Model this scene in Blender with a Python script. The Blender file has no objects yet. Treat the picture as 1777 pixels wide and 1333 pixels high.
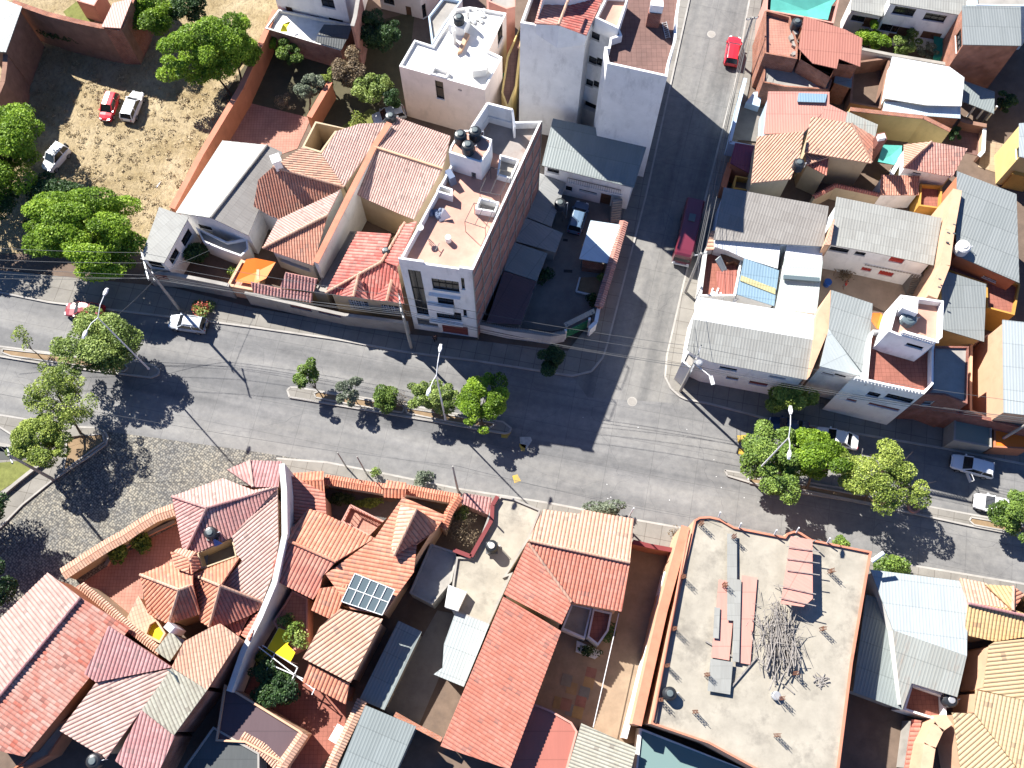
import bpy, math, random
import numpy as np
from mathutils import Vector, Matrix
from mathutils.geometry import tessellate_polygon
R=math.radians
sc=bpy.context.scene; COL=sc.collection
# ---------------- camera, sky, sun, exposure ----------------
CAM_H=98.0; FPX=1700.0; PPX,PPY=888.5,666.5; NX,NY=885.0,1270.0      # drone height, focal in px of the photograph, nadir point
_n=Vector((NX-PPX,NY-PPY,FPX)).normalized()
_up=-_n
_X=Vector((1,0,0))-_up*_up.x; _X.normalize(); _Y=_up.cross(_X)
M3=Matrix((_X,_Y,_up))                                               # camera-image axes (x right, y down, z forward) -> world
cam=bpy.data.cameras.new('camera'); co=bpy.data.objects.new('camera',cam); COL.objects.link(co); sc.camera=co
cam.sensor_fit='HORIZONTAL'; cam.sensor_width=36; cam.lens=FPX/1777*36; cam.clip_end=2000; cam.clip_start=1
_r=(M3@Vector((1,0,0)),M3@Vector((0,-1,0)),M3@Vector((0,0,-1)))
mw=Matrix.Identity(4)
for i in range(3):
    for j in range(3): mw[j][i]=_r[i][j]
mw[2][3]=CAM_H; co.matrix_world=mw
SUN_EL,SHADOW_AZ=43.0,-46.5                                           # elevation; direction the shadows run (from +X, counter-clockwise)
w=bpy.data.worlds.new('World'); sc.world=w; w.use_nodes=True
nt=w.node_tree; sky=nt.nodes.new('ShaderNodeTexSky'); sky.sky_type='NISHITA'; sky.sun_disc=False
sky.sun_elevation=R(SUN_EL); sky.sun_rotation=R(90-(SHADOW_AZ+180)); sky.altitude=2500; sky.air_density=1.0; sky.dust_density=0.0; sky.ozone_density=5.0
nt.nodes['Background'].inputs['Strength'].default_value=0.06
_t=nt.nodes.new('ShaderNodeMix'); _t.data_type='RGBA'; _t.blend_type='MULTIPLY'; _t.inputs[0].default_value=1.0; _t.inputs[7].default_value=(.84,.98,1.18,1); nt.links.new(sky.outputs[0],_t.inputs[6]); nt.links.new(_t.outputs[2],nt.nodes['Background'].inputs['Color'])
sl=bpy.data.lights.new('sun','SUN'); sl.energy=5.0; sl.angle=R(0.5); sl.color=(1.0,0.965,0.91)
so=bpy.data.objects.new('sun',sl); COL.objects.link(so); so.location=(-60,60,150)
_a=R(SHADOW_AZ); _e=R(SUN_EL)
so.rotation_euler=Vector((math.cos(_a)*math.cos(_e),math.sin(_a)*math.cos(_e),-math.sin(_e))).to_track_quat('-Z','Y').to_euler()
sc.view_settings.view_transform='Standard'; sc.view_settings.look='None'; sc.view_settings.exposure=1.42; sc.view_settings.gamma=1.0
# ---------------- measuring: a sight line of the photograph meets a real height or wall plane ----------------
TX=(0,440,880,1327); TY=(0,330,660,993)
FR={'A':(230,780,5.923),'B':(230,930,5.923),'C':(450,1080,5.923),'D':(1200,320,5.923),'E':(680,170,5.923),'F':(660,360,5.555),'Z':(0,0,1)}
for r in range(4):
    for c in range(4): FR[r*10+c]=(TX[c],TY[r],3.92)
def t(f,*a):
    x0,y0,s=FR[f]; return [(x0+a[i]/s,y0+a[i+1]/s) for i in range(0,len(a),2)]
def t3(f,*a):
    x0,y0,s=FR[f]; return [(x0+a[i]/s,y0+a[i+1]/s,a[i+2]) for i in range(0,len(a),3)]
def ray(x,y): return M3@Vector((x-PPX,y-PPY,FPX))
def P(x,y,h=0.0):
    d=ray(x,y); k=(CAM_H-h)/-d.z; return Vector((d.x*k,d.y*k,h))
def PL(pts,h): return [P(p[0],p[1],h) for p in pts]
def on_plane(x,y,o,n):
    d=ray(x,y); c0=Vector((0,0,CAM_H)); k=(o-c0).dot(n)/d.dot(n); return c0+d*k
# ---------------- mesh builder ----------------
class MB:
    def __init__(s): s.v=[]; s.f=[]; s.uv=[]; s.m=[]
    def face(s,pts,uv=None,m=0):
        i=len(s.v); s.v.extend([tuple(p) for p in pts]); s.f.append(tuple(range(i,i+len(pts))))
        if uv is None:
            uv=[(p[0],p[1]) for p in pts]
        s.uv.extend(uv); s.m.append(m)
    def box(s,c,sx,sy,sz,rz=0.0,m=0,top=1.0):
        ca,sa=math.cos(rz),math.sin(rz); c=Vector(c)
        def q(x,y,z,k=1): x*=k; y*=k; return Vector((c.x+x*ca-y*sa,c.y+x*sa+y*ca,c.z+z))
        x,y,z=sx/2,sy/2,sz
        b=[q(-x,-y,0),q(x,-y,0),q(x,y,0),q(-x,y,0)]; u=[q(-x,-y,z,top),q(x,-y,z,top),q(x,y,z,top),q(-x,y,z,top)]
        s.hull(b,u,m)
    def hull(s,b,u,m=0,bottom=True):
        n=len(b)
        for i in range(n):
            j=(i+1)%n; L=(Vector(b[j])-Vector(b[i])).length
            s.face([b[i],b[j],u[j],u[i]],[(0,b[i][2]),(L,b[j][2]),(L,u[j][2]),(0,u[i][2])],m)
        s.poly(u,m)
        if bottom: s.poly(b[::-1],m)
    def poly(s,pts,m=0,uv=None):
        if len(pts)<=4: s.face(pts,uv,m); return
        vv=[Vector(p) for p in pts]
        nrm=Vector((0,0,0))
        for i in range(len(vv)):
            a,b=vv[i],vv[(i+1)%len(vv)]; nrm+=a.cross(b)
        for tr in tessellate_polygon([vv]):
            a,b,c=[vv[k] for k in tr]
            if (b-a).cross(c-a).dot(nrm)<0: a,b=b,a
            s.face([a,b,c],None,m)
    def bar(s,a,b,wd,hg=None,m=0,up=Vector((0,0,1))):
        a=Vector(a); b=Vector(b); hg=hg or wd; d=(b-a)
        if d.length<1e-5: return
        d.normalize(); u=up if abs(d.dot(up))<.95 else Vector((1,0,0))
        x=d.cross(u).normalized()*wd/2; y=x.cross(d).normalized()*hg/2
        A=[a-x-y,a+x-y,a+x+y,a-x+y]; B=[p+(b-a) for p in A]
        for i in range(4):
            j=(i+1)%4; s.face([A[i],A[j],B[j],B[i]],None,m)
        s.face(A[::-1],None,m); s.face(B,None,m)
    def tube(s,pts,rs,n=8,m=0,cap=True):
        pts=[Vector(p) for p in pts]
        if not hasattr(rs,'__len__'): rs=[rs]*len(pts)
        rings=[]
        for i,p in enumerate(pts):
            d=(pts[min(i+1,len(pts)-1)]-pts[max(i-1,0)]); d.normalize()
            u=Vector((0,0,1)) if abs(d.z)<.9 else Vector((1,0,0))
            x=d.cross(u).normalized(); y=x.cross(d)
            rings.append([p+(x*math.cos(2*math.pi*k/n)+y*math.sin(2*math.pi*k/n))*rs[i] for k in range(n)])
        for i in range(len(pts)-1):
            for k in range(n):
                l=(k+1)%n; s.face([rings[i][k],rings[i+1][k],rings[i+1][l],rings[i][l]],None,m)
        if cap: s.face(rings[0],None,m); s.face(rings[-1][::-1],None,m)
    def lathe(s,c,prof,n=16,m=0,sx=1,sy=1):
        c=Vector(c)
        rg=[[c+Vector((r*sx*math.cos(2*math.pi*k/n),r*sy*math.sin(2*math.pi*k/n),z)) for k in range(n)] for r,z in prof]
        for i in range(len(rg)-1):
            for k in range(n):
                l=(k+1)%n; s.face([rg[i][k],rg[i][l],rg[i+1][l],rg[i+1][k]],None,m)
        s.face(rg[-1],None,m); s.face(rg[0][::-1],None,m)
    def build(s,name,mat,parent=None,smooth=False):
        me=bpy.data.meshes.new(name)
        if parent is None:
            a=np.array(s.v); org=Vector((float(a[:,0].mean()),float(a[:,1].mean()),float(a[:,2].min())))
        else: org=Vector(parent['_o'])
        me.from_pydata([(a[0]-org.x,a[1]-org.y,a[2]-org.z) for a in s.v],[],s.f)
        ul=me.uv_layers.new(name='uv')
        ul.data.foreach_set('uv',np.array(s.uv,dtype=np.float32).ravel())
        mats=mat if isinstance(mat,(list,tuple)) else [mat]
        for k in mats: me.materials.append(k)
        if len(mats)>1: me.polygons.foreach_set('material_index',s.m)
        if smooth: me.polygons.foreach_set('use_smooth',[True]*len(s.f))
        o=bpy.data.objects.new(name,me); COL.objects.link(o)
        o['_o']=tuple(org)
        if parent is None: o.location=org
        else: o.parent=parent
        return o
def tag(o,label,cat,group=None,kind=None):
    if label: o['label']=label
    if cat: o['category']=cat
    if group: o['group']=group
    if kind: o['kind']=kind
    return o
def thing(name,label,cat,loc,group=None):
    o=bpy.data.objects.new(name,None); COL.objects.link(o); o.location=loc; o['_o']=tuple(loc)
    o.empty_display_size=.3
    return tag(o,label,cat,group)
# ---------------- materials ----------------
def newmat(name,rough=.8,spec=.3):
    m=bpy.data.materials.new(name); m.use_nodes=True; b=m.node_tree.nodes['Principled BSDF']
    b.inputs['Roughness'].default_value=rough; b.inputs['Specular IOR Level'].default_value=spec
    return m,m.node_tree,b
def N(nt,ty,**k):
    n=nt.nodes.new('ShaderNode'+ty)
    for a,b in k.items(): setattr(n,a,b)
    return n
def ramp(nt,stops):
    r=N(nt,'ValToRGB'); e=r.color_ramp.elements
    while len(e)<len(stops): e.new(.5)
    for i,(p,c) in enumerate(stops): e[i].position=p; e[i].color=(*c,1)
    return r
def math_(nt,op,a,b=None):
    n=N(nt,'Math',operation=op)
    for i,v in enumerate((a,b)):
        if v is None: continue
        if isinstance(v,(int,float)): n.inputs[i].default_value=v
        else: nt.links.new(v,n.inputs[i])
    return n.outputs[0]
def mixc(nt,fac,a,b,mode='MIX'):
    n=N(nt,'Mix',data_type='RGBA',blend_type=mode)
    for s,v in ((0,fac),(6,a),(7,b)):
        if isinstance(v,(int,float)): n.inputs[s].default_value=v
        elif isinstance(v,tuple): n.inputs[s].default_value=(*v,1)
        else: nt.links.new(v,n.inputs[s])
    return n.outputs[2]
def noise(nt,scale,detail=3,vec=None,rough=.55):
    n=N(nt,'TexNoise'); n.inputs['Scale'].default_value=scale; n.inputs['Detail'].default_value=detail; n.inputs['Roughness'].default_value=rough
    if vec is not None: nt.links.new(vec,n.inputs['Vector'])
    return n.outputs['Fac']
def bump(nt,b,h,st,dist=.05):
    n=N(nt,'Bump'); n.inputs['Strength'].default_value=st; n.inputs['Distance'].default_value=dist
    nt.links.new(h,n.inputs['Height']); nt.links.new(n.outputs[0],b.inputs['Normal'])
def geo(nt): return N(nt,'NewGeometry').outputs['Position']
def uvs(nt): return N(nt,'UVMap').outputs[0]
def mapped(nt,vec,sc_=(1,1,1),rz=0):
    m=N(nt,'Mapping'); m.inputs['Scale'].default_value=sc_; m.inputs['Rotation'].default_value=(0,0,rz); nt.links.new(vec,m.inputs['Vector']); return m.outputs[0]
def sh(c,k): return tuple(min(1,x*k) for x in c)
def M_plain(name,c,rough=.7,spec=.3,metal=0):
    m,nt,b=newmat(name,rough,spec); b.inputs['Base Color'].default_value=(*c,1); b.inputs['Metallic'].default_value=metal; return m
def M_plaster(name,c,var=.18,stain=.35,rough=.85,scale=.6,stainc=None):
    m,nt,b=newmat(name,rough,.2); p=geo(nt)
    f1=noise(nt,scale,5,p,.65); r1=ramp(nt,[(.3,sh(c,1-var)),(.7,sh(c,1+var*.5))]); nt.links.new(f1,r1.inputs[0])
    f2=noise(nt,.9,7,mapped(nt,p,(1,1,.35)),.7); r2=ramp(nt,[(.52,(0,0,0)),(.72,(1,1,1))]); nt.links.new(f2,r2.inputs[0])
    dirt=math_(nt,'MULTIPLY',r2.outputs[0],stain)
    col=mixc(nt,dirt,r1.outputs[0],stainc or sh(c,.45)); nt.links.new(col,b.inputs['Base Color'])
    bump(nt,b,noise(nt,14,3,p),.25,.02); return m
def M_brick(name,c,c2,mort=(.28,.24,.2),sc_=1.0):
    m,nt,b=newmat(name,.9,.15); u=uvs(nt)
    br=N(nt,'TexBrick'); br.inputs['Scale'].default_value=1.0; nt.links.new(u,br.inputs['Vector'])
    br.inputs['Color1'].default_value=(*c,1); br.inputs['Color2'].default_value=(*c2,1); br.inputs['Mortar'].default_value=(*mort,1)
    br.inputs['Brick Width'].default_value=.26*sc_; br.inputs['Row Height'].default_value=.13*sc_; br.inputs['Mortar Size'].default_value=.012
    f=noise(nt,.7,5,geo(nt),.7); r=ramp(nt,[(.3,(.55,.5,.48)),(.65,(1.05,1,1))]); nt.links.new(f,r.inputs[0])
    nt.links.new(mixc(nt,1.0,br.outputs[0],r.outputs[0],'MULTIPLY'),b.inputs['Base Color']); bump(nt,b,br.outputs['Fac'],-.4,.02); return m
def M_tile(name,c,c2,stain=(.12,.09,.08),per=.3,course=.42,stf=.4,var=.5):
    m,nt,b=newmat(name,.78,.25); u=uvs(nt); s=N(nt,'SeparateXYZ'); nt.links.new(u,s.inputs[0])
    a=math_(nt,'FLOOR',math_(nt,'DIVIDE',s.outputs[0],per)); cc=math_(nt,'DIVIDE',s.outputs[1],course); d=math_(nt,'FLOOR',cc)
    cb=N(nt,'CombineXYZ'); nt.links.new(a,cb.inputs[0]); nt.links.new(d,cb.inputs[1])
    wn=N(nt,'TexWhiteNoise',noise_dimensions='3D'); nt.links.new(cb.outputs[0],wn.inputs['Vector'])
    p=geo(nt); f=noise(nt,.35,6,p,.65)
    fac=math_(nt,'ADD',math_(nt,'MULTIPLY',wn.outputs['Value'],var*1.3),math_(nt,'MULTIPLY',math_(nt,'SUBTRACT',f,.5),2.4))
    col=mixc(nt,fac,c,c2)
    f2=noise(nt,1.1,8,mapped(nt,u,(1.6,.5,1)),.78); r=ramp(nt,[(.47,(0,0,0)),(.72,(1,1,1))]); nt.links.new(f2,r.inputs[0])
    col=mixc(nt,math_(nt,'MULTIPLY',r.outputs[0],min(1,stf*1.8)),col,stain); fu=math_(nt,'FRACT',math_(nt,'DIVIDE',s.outputs[0],per)); valley_shade=math_(nt,'GREATER_THAN',math_(nt,'ABSOLUTE',math_(nt,'SUBTRACT',fu,.5)),.38); col=mixc(nt,math_(nt,'MULTIPLY',valley_shade,.45),col,stain); slip=math_(nt,'GREATER_THAN',wn.outputs['Value'],.955); col=mixc(nt,math_(nt,'MULTIPLY',slip,.45),col,stain); nt.links.new(col,b.inputs['Base Color'])  # rib valleys mixed towards the stain colour: shade painted in to sharpen the ribs
    fr=math_(nt,'FRACT',cc); bump(nt,b,fr,1.0,.05); return m
def M_metal(name,c,c2=None,rust=0.0,seam=2.4,rough=.5,wd=.85,spec=.4):
    c2=c2 or sh(c,.75)
    m,nt,b=newmat(name,rough,spec); u=uvs(nt); s=N(nt,'SeparateXYZ'); nt.links.new(u,s.inputs[0])
    a=math_(nt,'FLOOR',math_(nt,'DIVIDE',s.outputs[0],wd)); d=math_(nt,'FLOOR',math_(nt,'DIVIDE',s.outputs[1],seam))
    cb=N(nt,'CombineXYZ'); nt.links.new(a,cb.inputs[0]); nt.links.new(d,cb.inputs[1])
    wn=N(nt,'TexWhiteNoise',noise_dimensions='3D'); nt.links.new(cb.outputs[0],wn.inputs['Vector'])
    st=noise(nt,1.0,5,mapped(nt,u,(5,.5,1)),.7)
    fac=math_(nt,'ADD',math_(nt,'MULTIPLY',wn.outputs['Value'],.45),math_(nt,'MULTIPLY',math_(nt,'SUBTRACT',st,.35),1.5))
    col=mixc(nt,fac,c,c2)
    f2=noise(nt,.5,6,mapped(nt,u,(2.2,.45,1)),.7); r=ramp(nt,[(.53,(0,0,0)),(.72,(1,1,1))]); nt.links.new(f2,r.inputs[0])
    col=mixc(nt,math_(nt,'MULTIPLY',r.outputs[0],max(rust,.12)),col,(.22,.09,.04) if rust>.15 else sh(c,.5))
    fr=math_(nt,'FRACT',math_(nt,'DIVIDE',s.outputs[1],seam)); ln=math_(nt,'LESS_THAN',fr,.035)
    col=mixc(nt,math_(nt,'MULTIPLY',ln,.4),col,sh(c,.4)); nt.links.new(col,b.inputs['Base Color'])
    return m
def M_floor(name,c,stainc,grid=0,rz=0,stain=.5,scale=.5):
    m,nt,b=newmat(name,.85,.2); p=geo(nt)
    f=noise(nt,scale,7,p,.68); r=ramp(nt,[(.3,sh(c,.78)),(.68,sh(c,1.12))]); nt.links.new(f,r.inputs[0])
    f2=noise(nt,.33,8,p,.72); r2=ramp(nt,[(.5,(0,0,0)),(.7,(1,1,1))]); nt.links.new(f2,r2.inputs[0])
    col=mixc(nt,math_(nt,'MULTIPLY',r2.outputs[0],stain),r.outputs[0],stainc)
    if grid:
        br=N(nt,'TexBrick',offset=0.0); br.inputs['Scale'].default_value=1; nt.links.new(mapped(nt,p,(1,1,1),rz),br.inputs['Vector'])
        br.inputs['Brick Width'].default_value=grid; br.inputs['Row Height'].default_value=grid; br.inputs['Mortar Size'].default_value=.025 if grid>1 else .012
        br.inputs['Color1'].default_value=(1,1,1,1); br.inputs['Color2'].default_value=(.9,.9,.9,1); br.inputs['Mortar'].default_value=(.5,.48,.46,1)
        col=mixc(nt,1.0,col,br.outputs[0],'MULTIPLY')
    nt.links.new(col,b.inputs['Base Color']); bump(nt,b,noise(nt,20,2,p),.2,.02); return m
def M_leaf(name,ca,cb_,cc,tr=.25):
    m,nt,b=newmat(name,.55,.35); u=uvs(nt); s=N(nt,'SeparateXYZ'); nt.links.new(u,s.inputs[0])
    r=ramp(nt,[(0,ca),(.5,cb_),(1,cc)]); nt.links.new(s.outputs[0],r.inputs[0]); nt.links.new(r.outputs[0],b.inputs['Base Color'])
    tl=N(nt,'BsdfTranslucent'); nt.links.new(r.outputs[0],tl.inputs[0]); mx=N(nt,'MixShader'); mx.inputs[0].default_value=tr
    nt.links.new(b.outputs[0],mx.inputs[1]); nt.links.new(tl.outputs[0],mx.inputs[2]); nt.links.new(mx.outputs[0],nt.nodes['Material Output'].inputs[0]); return m
W={}
W['white']=M_plaster('white_plaster',(.74,.73,.71),.1,.45)
W['white2']=M_plaster('worn_white_plaster',(.62,.61,.58),.12,.45)
W['pinkwhite']=M_plaster('pale_pink_plaster',(.64,.54,.49),.1,.3)
W['beige']=M_plaster('beige_plaster',(.46,.36,.24),.1,.25)
W['peach']=M_plaster('peach_plaster',(.55,.34,.22),.12,.3)
W['orange']=M_plaster('orange_plaster',(.42,.16,.085),.15,.3)
W['yellow']=M_plaster('yellow_plaster',(.55,.42,.18),.12,.3)
W['ochre']=M_plaster('ochre_plaster',(.45,.25,.06),.15,.3)
W['pinkw']=M_plaster('pink_plaster',(.50,.25,.20),.15,.35)
W['adobe']=M_plaster('adobe_mud',(.24,.14,.10),.25,.5,.95,.9)
W['greyw']=M_plaster('grey_render',(.30,.28,.25),.18,.5)
W['brick']=M_brick('red_brick',(.30,.10,.07),(.22,.08,.06))
W['brick2']=M_brick('orange_brick',(.38,.15,.08),(.28,.11,.07),(.3,.27,.24))
W['hollow']=M_brick('hollow_brick',(.40,.20,.16),(.33,.17,.135),(.3,.24,.21),1.3)
W['blue']=M_plaster('pale_blue_plaster',(.42,.52,.62),.1,.25)
W['conc']=M_floor('concrete',(.30,.28,.25),(.17,.16,.15))
W['concw']=M_floor('pale_concrete_roof',(.32,.29,.235),(.16,.145,.12),0,0,.85,.45)
W['terr']=M_floor('terracotta_floor',(.40,.20,.15),(.30,.15,.12),.33,0,.35)
W['terrr']=M_floor('red_floor',(.28,.11,.08),(.2,.09,.07),.4,0,.35)
W['peachf']=M_floor('peach_roof_floor',(.47,.27,.205),(.36,.19,.15),0,0,.4)
W['brownf']=M_floor('brown_tiled_terrace',(.17,.10,.085),(.12,.08,.07),.5,0,.4)
W['whitef']=M_floor('white_roof_floor',(.68,.66,.62),(.42,.40,.37),0,0,.35)
W['earth']=M_floor('earth_ground',(.14,.10,.075),(.08,.06,.05),0,0,.6,.8)
W['yard']=M_floor('yard_concrete',(.19,.17,.15),(.11,.10,.09),0,0,.5,.6)
T={}
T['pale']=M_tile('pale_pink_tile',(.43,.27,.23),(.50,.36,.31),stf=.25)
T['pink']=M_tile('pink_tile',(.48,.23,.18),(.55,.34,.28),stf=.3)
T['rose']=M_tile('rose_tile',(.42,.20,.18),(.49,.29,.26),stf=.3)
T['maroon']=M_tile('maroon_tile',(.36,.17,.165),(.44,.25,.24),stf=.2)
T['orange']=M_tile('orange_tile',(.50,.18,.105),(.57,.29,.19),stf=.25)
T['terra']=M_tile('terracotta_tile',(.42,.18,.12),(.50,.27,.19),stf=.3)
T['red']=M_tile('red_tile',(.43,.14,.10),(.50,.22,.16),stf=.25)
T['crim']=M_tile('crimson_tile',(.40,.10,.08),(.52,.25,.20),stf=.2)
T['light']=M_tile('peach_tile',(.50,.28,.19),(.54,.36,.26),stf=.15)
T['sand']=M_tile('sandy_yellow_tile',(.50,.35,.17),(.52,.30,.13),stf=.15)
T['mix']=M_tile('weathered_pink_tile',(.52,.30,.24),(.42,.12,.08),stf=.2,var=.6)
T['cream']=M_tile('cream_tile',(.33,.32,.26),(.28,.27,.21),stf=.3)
Q={}
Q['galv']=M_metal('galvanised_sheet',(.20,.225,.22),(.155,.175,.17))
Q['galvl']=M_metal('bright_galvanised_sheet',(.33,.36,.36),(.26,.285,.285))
Q['green']=M_metal('grey_green_sheet',(.21,.225,.22),(.165,.18,.175))
Q['greyd']=M_metal('dull_grey_sheet',(.26,.26,.25),(.19,.195,.19),.15)
Q['asb']=M_metal('fibre_cement_sheet',(.28,.28,.255),(.21,.205,.185),.12,1.1)
Q['asbg']=M_metal('aged_fibre_cement_sheet',(.23,.215,.195),(.165,.15,.135),.15,1.1)
Q['white']=M_metal('white_sheet',(.62,.63,.64),(.50,.52,.53))
Q['pink']=M_metal('faded_red_sheet',(.50,.25,.20),(.42,.20,.16),.1)
Q['brownish']=M_metal('brown_red_sheet',(.36,.15,.11),(.30,.12,.09),.2)
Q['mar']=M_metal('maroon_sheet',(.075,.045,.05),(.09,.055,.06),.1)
Q['plum']=M_metal('plum_sheet',(.13,.03,.06),(.16,.04,.07))
Q['bluef']=M_metal('blue_fibreglass_sheet',(.18,.27,.34),(.15,.23,.29))
Q['bluew']=M_metal('blue_white_sheet',(.50,.60,.66),(.42,.5,.56))
Q['rusty']=M_metal('rust_streaked_sheet',(.30,.31,.28),(.24,.24,.21),.5)
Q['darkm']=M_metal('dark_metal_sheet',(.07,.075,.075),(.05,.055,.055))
Q['terrm']=M_metal('terracotta_red_sheet',(.33,.115,.085),(.29,.10,.075),.1)
G={}
def glassm(name,c=(.02,.025,.03),r=.08):
    m,nt,b=newmat(name,r,.6); b.inputs['Base Color'].default_value=(*c,1); return m
G['dark']=glassm('window_glass',(.012,.014,.018),.15); G['frame']=M_plain('dark_frame',(.018,.015,.013)); G['wframe']=M_plain('white_frame',(.65,.65,.63))
G['red']=M_plain('red_painted_door',(.35,.04,.03)); G['green']=M_plain('green_painted_metal',(.03,.18,.09)); G['brown']=M_plain('brown_wood',(.12,.06,.035))
G['black']=M_plain('black_void',(.01,.01,.01)); G['black_plastic']=M_plain('black_tank_plastic',(.018,.02,.022),.35,.5)
G['lid']=M_plain('grey_tank_lid',(.10,.12,.12),.4,.4); G['steel']=M_plain('painted_steel',(.12,.12,.12),.5,.4); G['wpole']=M_plain('white_painted_pole',(.6,.6,.6),.5)
G['pole']=M_plaster('concrete_pole',(.32,.30,.27),.15,.3); G['cable']=M_plain('black_cable',(.09,.09,.09),.6); G['galv']=M_plain('galvanised_steel',(.4,.4,.4),.4,.5,.4)
G['wood']=M_plaster('weathered_wood',(.27,.245,.22),.35,.5,.9,3); G['rust']=M_plain('rusty_rebar',(.16,.07,.04),.9)
G['yellow']=M_plain('yellow_sheet',(.70,.50,.0),.5); G['tarpo']=M_plain('orange_tarpaulin',(.75,.17,.02),.5); G['tarpt']=M_plaster('turquoise_shade_net',(.09,.36,.30),.15,.2)
G['tarpg']=M_plaster('green_shade_net',(.02,.20,.15),.2,.2); G['shut']=M_plain('roller_shutter',(.20,.06,.05),.6); G['bark']=M_plaster('bark',(.12,.09,.065),.3,.5,.95,4)
G['wtank']=M_plain('white_tank_plastic',(.62,.60,.55),.4); G['bluep']=M_plain('blue_plastic',(.02,.09,.35),.4); G['orpl']=M_plain('orange_red_plastic',(.7,.10,.03),.4)
G['clo']=M_plain('white_cloth',(.7,.7,.68)); G['cloy']=M_plain('yellow_cloth',(.7,.62,.03)); G['clod']=M_plain('grey_blue_cloth',(.12,.15,.22)); G['capo']=M_plaster('orange_painted_coping',(.48,.19,.12),.15,.3)
G['capb']=M_plain('dark_red_metal',(.16,.03,.03),.5); G['sol']=glassm('grey_skylight_panel',(.10,.13,.14),.25)
for k_,v_ in G.items(): W.setdefault(k_,v_)
# ---------------- building kit ----------------
def ccw(p): 
    a=sum(p[i][0]*p[(i+1)%len(p)][1]-p[(i+1)%len(p)][0]*p[i][1] for i in range(len(p)))
    return list(p) if a>0 else list(p)[::-1]
def inset(p,d):                                       # p counter-clockwise, d>0 moves the outline inwards
    n=len(p); o=[]
    for i in range(n):
        a,b,c=Vector(p[i-1][:2]),Vector(p[i][:2]),Vector(p[(i+1)%n][:2])
        e1=(b-a).normalized(); e2=(c-b).normalized(); n1=Vector((-e1.y,e1.x)); n2=Vector((-e2.y,e2.x))
        k=n1+n2; k=k/max(.35,k.length_squared)*2 if k.length>1e-3 else n1
        q=b+k*d; o.append(Vector((q.x,q.y,p[i][2])))
    return o
def clip_u(poly,a,b):
    def cut(pl,k,sg):
        o=[]
        for i in range(len(pl)):
            p,q=pl[i],pl[(i+1)%len(pl)]; dp,dq=(p[0]-k)*sg,(q[0]-k)*sg
            if dp>=0: o.append(p)
            if dp*dq<0:
                f=dp/(dp-dq); o.append((p[0]+(q[0]-p[0])*f,p[1]+(q[1]-p[1])*f))
        return o
    return cut(cut(poly,a,1),b,-1)
def sheet(mb,poly,kind='tile',per=.3,vdir=None,thick=.12):
    """a roof plane with real corrugation running down its slope"""
    poly=[Vector(p) for p in poly]; n=Vector((0,0,0))
    for i in range(len(poly)): n+=(poly[i]-poly[0]).cross(poly[(i+1)%len(poly)]-poly[0])
    n.normalize()
    if n.z<0: n=-n; poly=poly[::-1]
    if vdir is None:
        d=Vector((n.x*n.z,n.y*n.z,n.z*n.z-1)); d=d.normalized() if d.length>.02 else Vector((0,-1,0))
    else:
        d=Vector(vdir); d=(d-n*d.dot(n)).normalized()
    u=d.cross(n).normalized(); o=poly[0]
    amp={'tile':.085,'metal':.02,'flat':0}[kind]; seg={'tile':5,'metal':3,'flat':1}[kind]
    if kind=='metal': per=.3
    st=per/seg if seg>1 else 1e9
    def prof(x): 
        if amp==0: return 0
        return amp*abs(math.sin(math.pi*x/per))**.8 if kind=='tile' else amp*(.5+.5*math.cos(2*math.pi*x/per))
    uv=[((p-o).dot(u),(p-o).dot(d)) for p in poly]; dn=[(p-o).dot(n) for p in poly]
    W3=lambda a,b,h: o+u*a+d*b+n*h
    tris=[[uv[k] for k in tr] for tr in tessellate_polygon([[Vector((a,b,0)) for a,b in uv]])] if len(uv)>3 else [list(uv)]
    u0=min(a for a,b in uv); u1=max(a for a,b in uv)
    k0=math.floor(u0/st) if seg>1 else 0; k1=math.ceil(u1/st) if seg>1 else 1
    cuts=[k*st for k in range(k0,k1+1)] if seg>1 else [u0,u1]
    for tr in tris:
        ar=(tr[1][0]-tr[0][0])*(tr[2][1]-tr[0][1])-(tr[2][0]-tr[0][0])*(tr[1][1]-tr[0][1])
        if ar>0: tr=tr[::-1]
        tr=tr[::-1]
        a0=min(p[0] for p in tr); a1=max(p[0] for p in tr)
        for i in range(len(cuts)-1):
            if cuts[i+1]<=a0 or cuts[i]>=a1: continue
            c=clip_u(tr,cuts[i],cuts[i+1])
            if len(c)<3: continue
            pts=[W3(a,b,prof(a)) for a,b in c]
            nn=Vector((0,0,0))
            for k in range(1,len(pts)-1): nn+=(pts[k]-pts[0]).cross(pts[k+1]-pts[0])
            if nn.length<1e-9: continue
            if nn.dot(n)<0: pts=pts[::-1]; c=c[::-1]
            mb.face(pts,[(a*.3/per,b) for a,b in c] if kind=='tile' else c)
    m=len(uv)
    for i in range(m):
        a,b=uv[i],uv[(i+1)%m]; fr=[0,1]
        if seg>1 and abs(b[0]-a[0])>1e-4:
            for k in cuts:
                f=(k-a[0])/(b[0]-a[0])
                if 0<f<1: fr.append(f)
        fr.sort()
        for j in range(len(fr)-1):
            p=(a[0]+(b[0]-a[0])*fr[j],a[1]+(b[1]-a[1])*fr[j]); q=(a[0]+(b[0]-a[0])*fr[j+1],a[1]+(b[1]-a[1])*fr[j+1])
            mb.face([W3(*p,-thick),W3(*q,-thick),W3(*q,prof(q[0])),W3(*p,prof(p[0]))],[p,q,q,p])
    mb.poly([W3(a,b,-thick) for a,b in uv][::-1])
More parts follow.
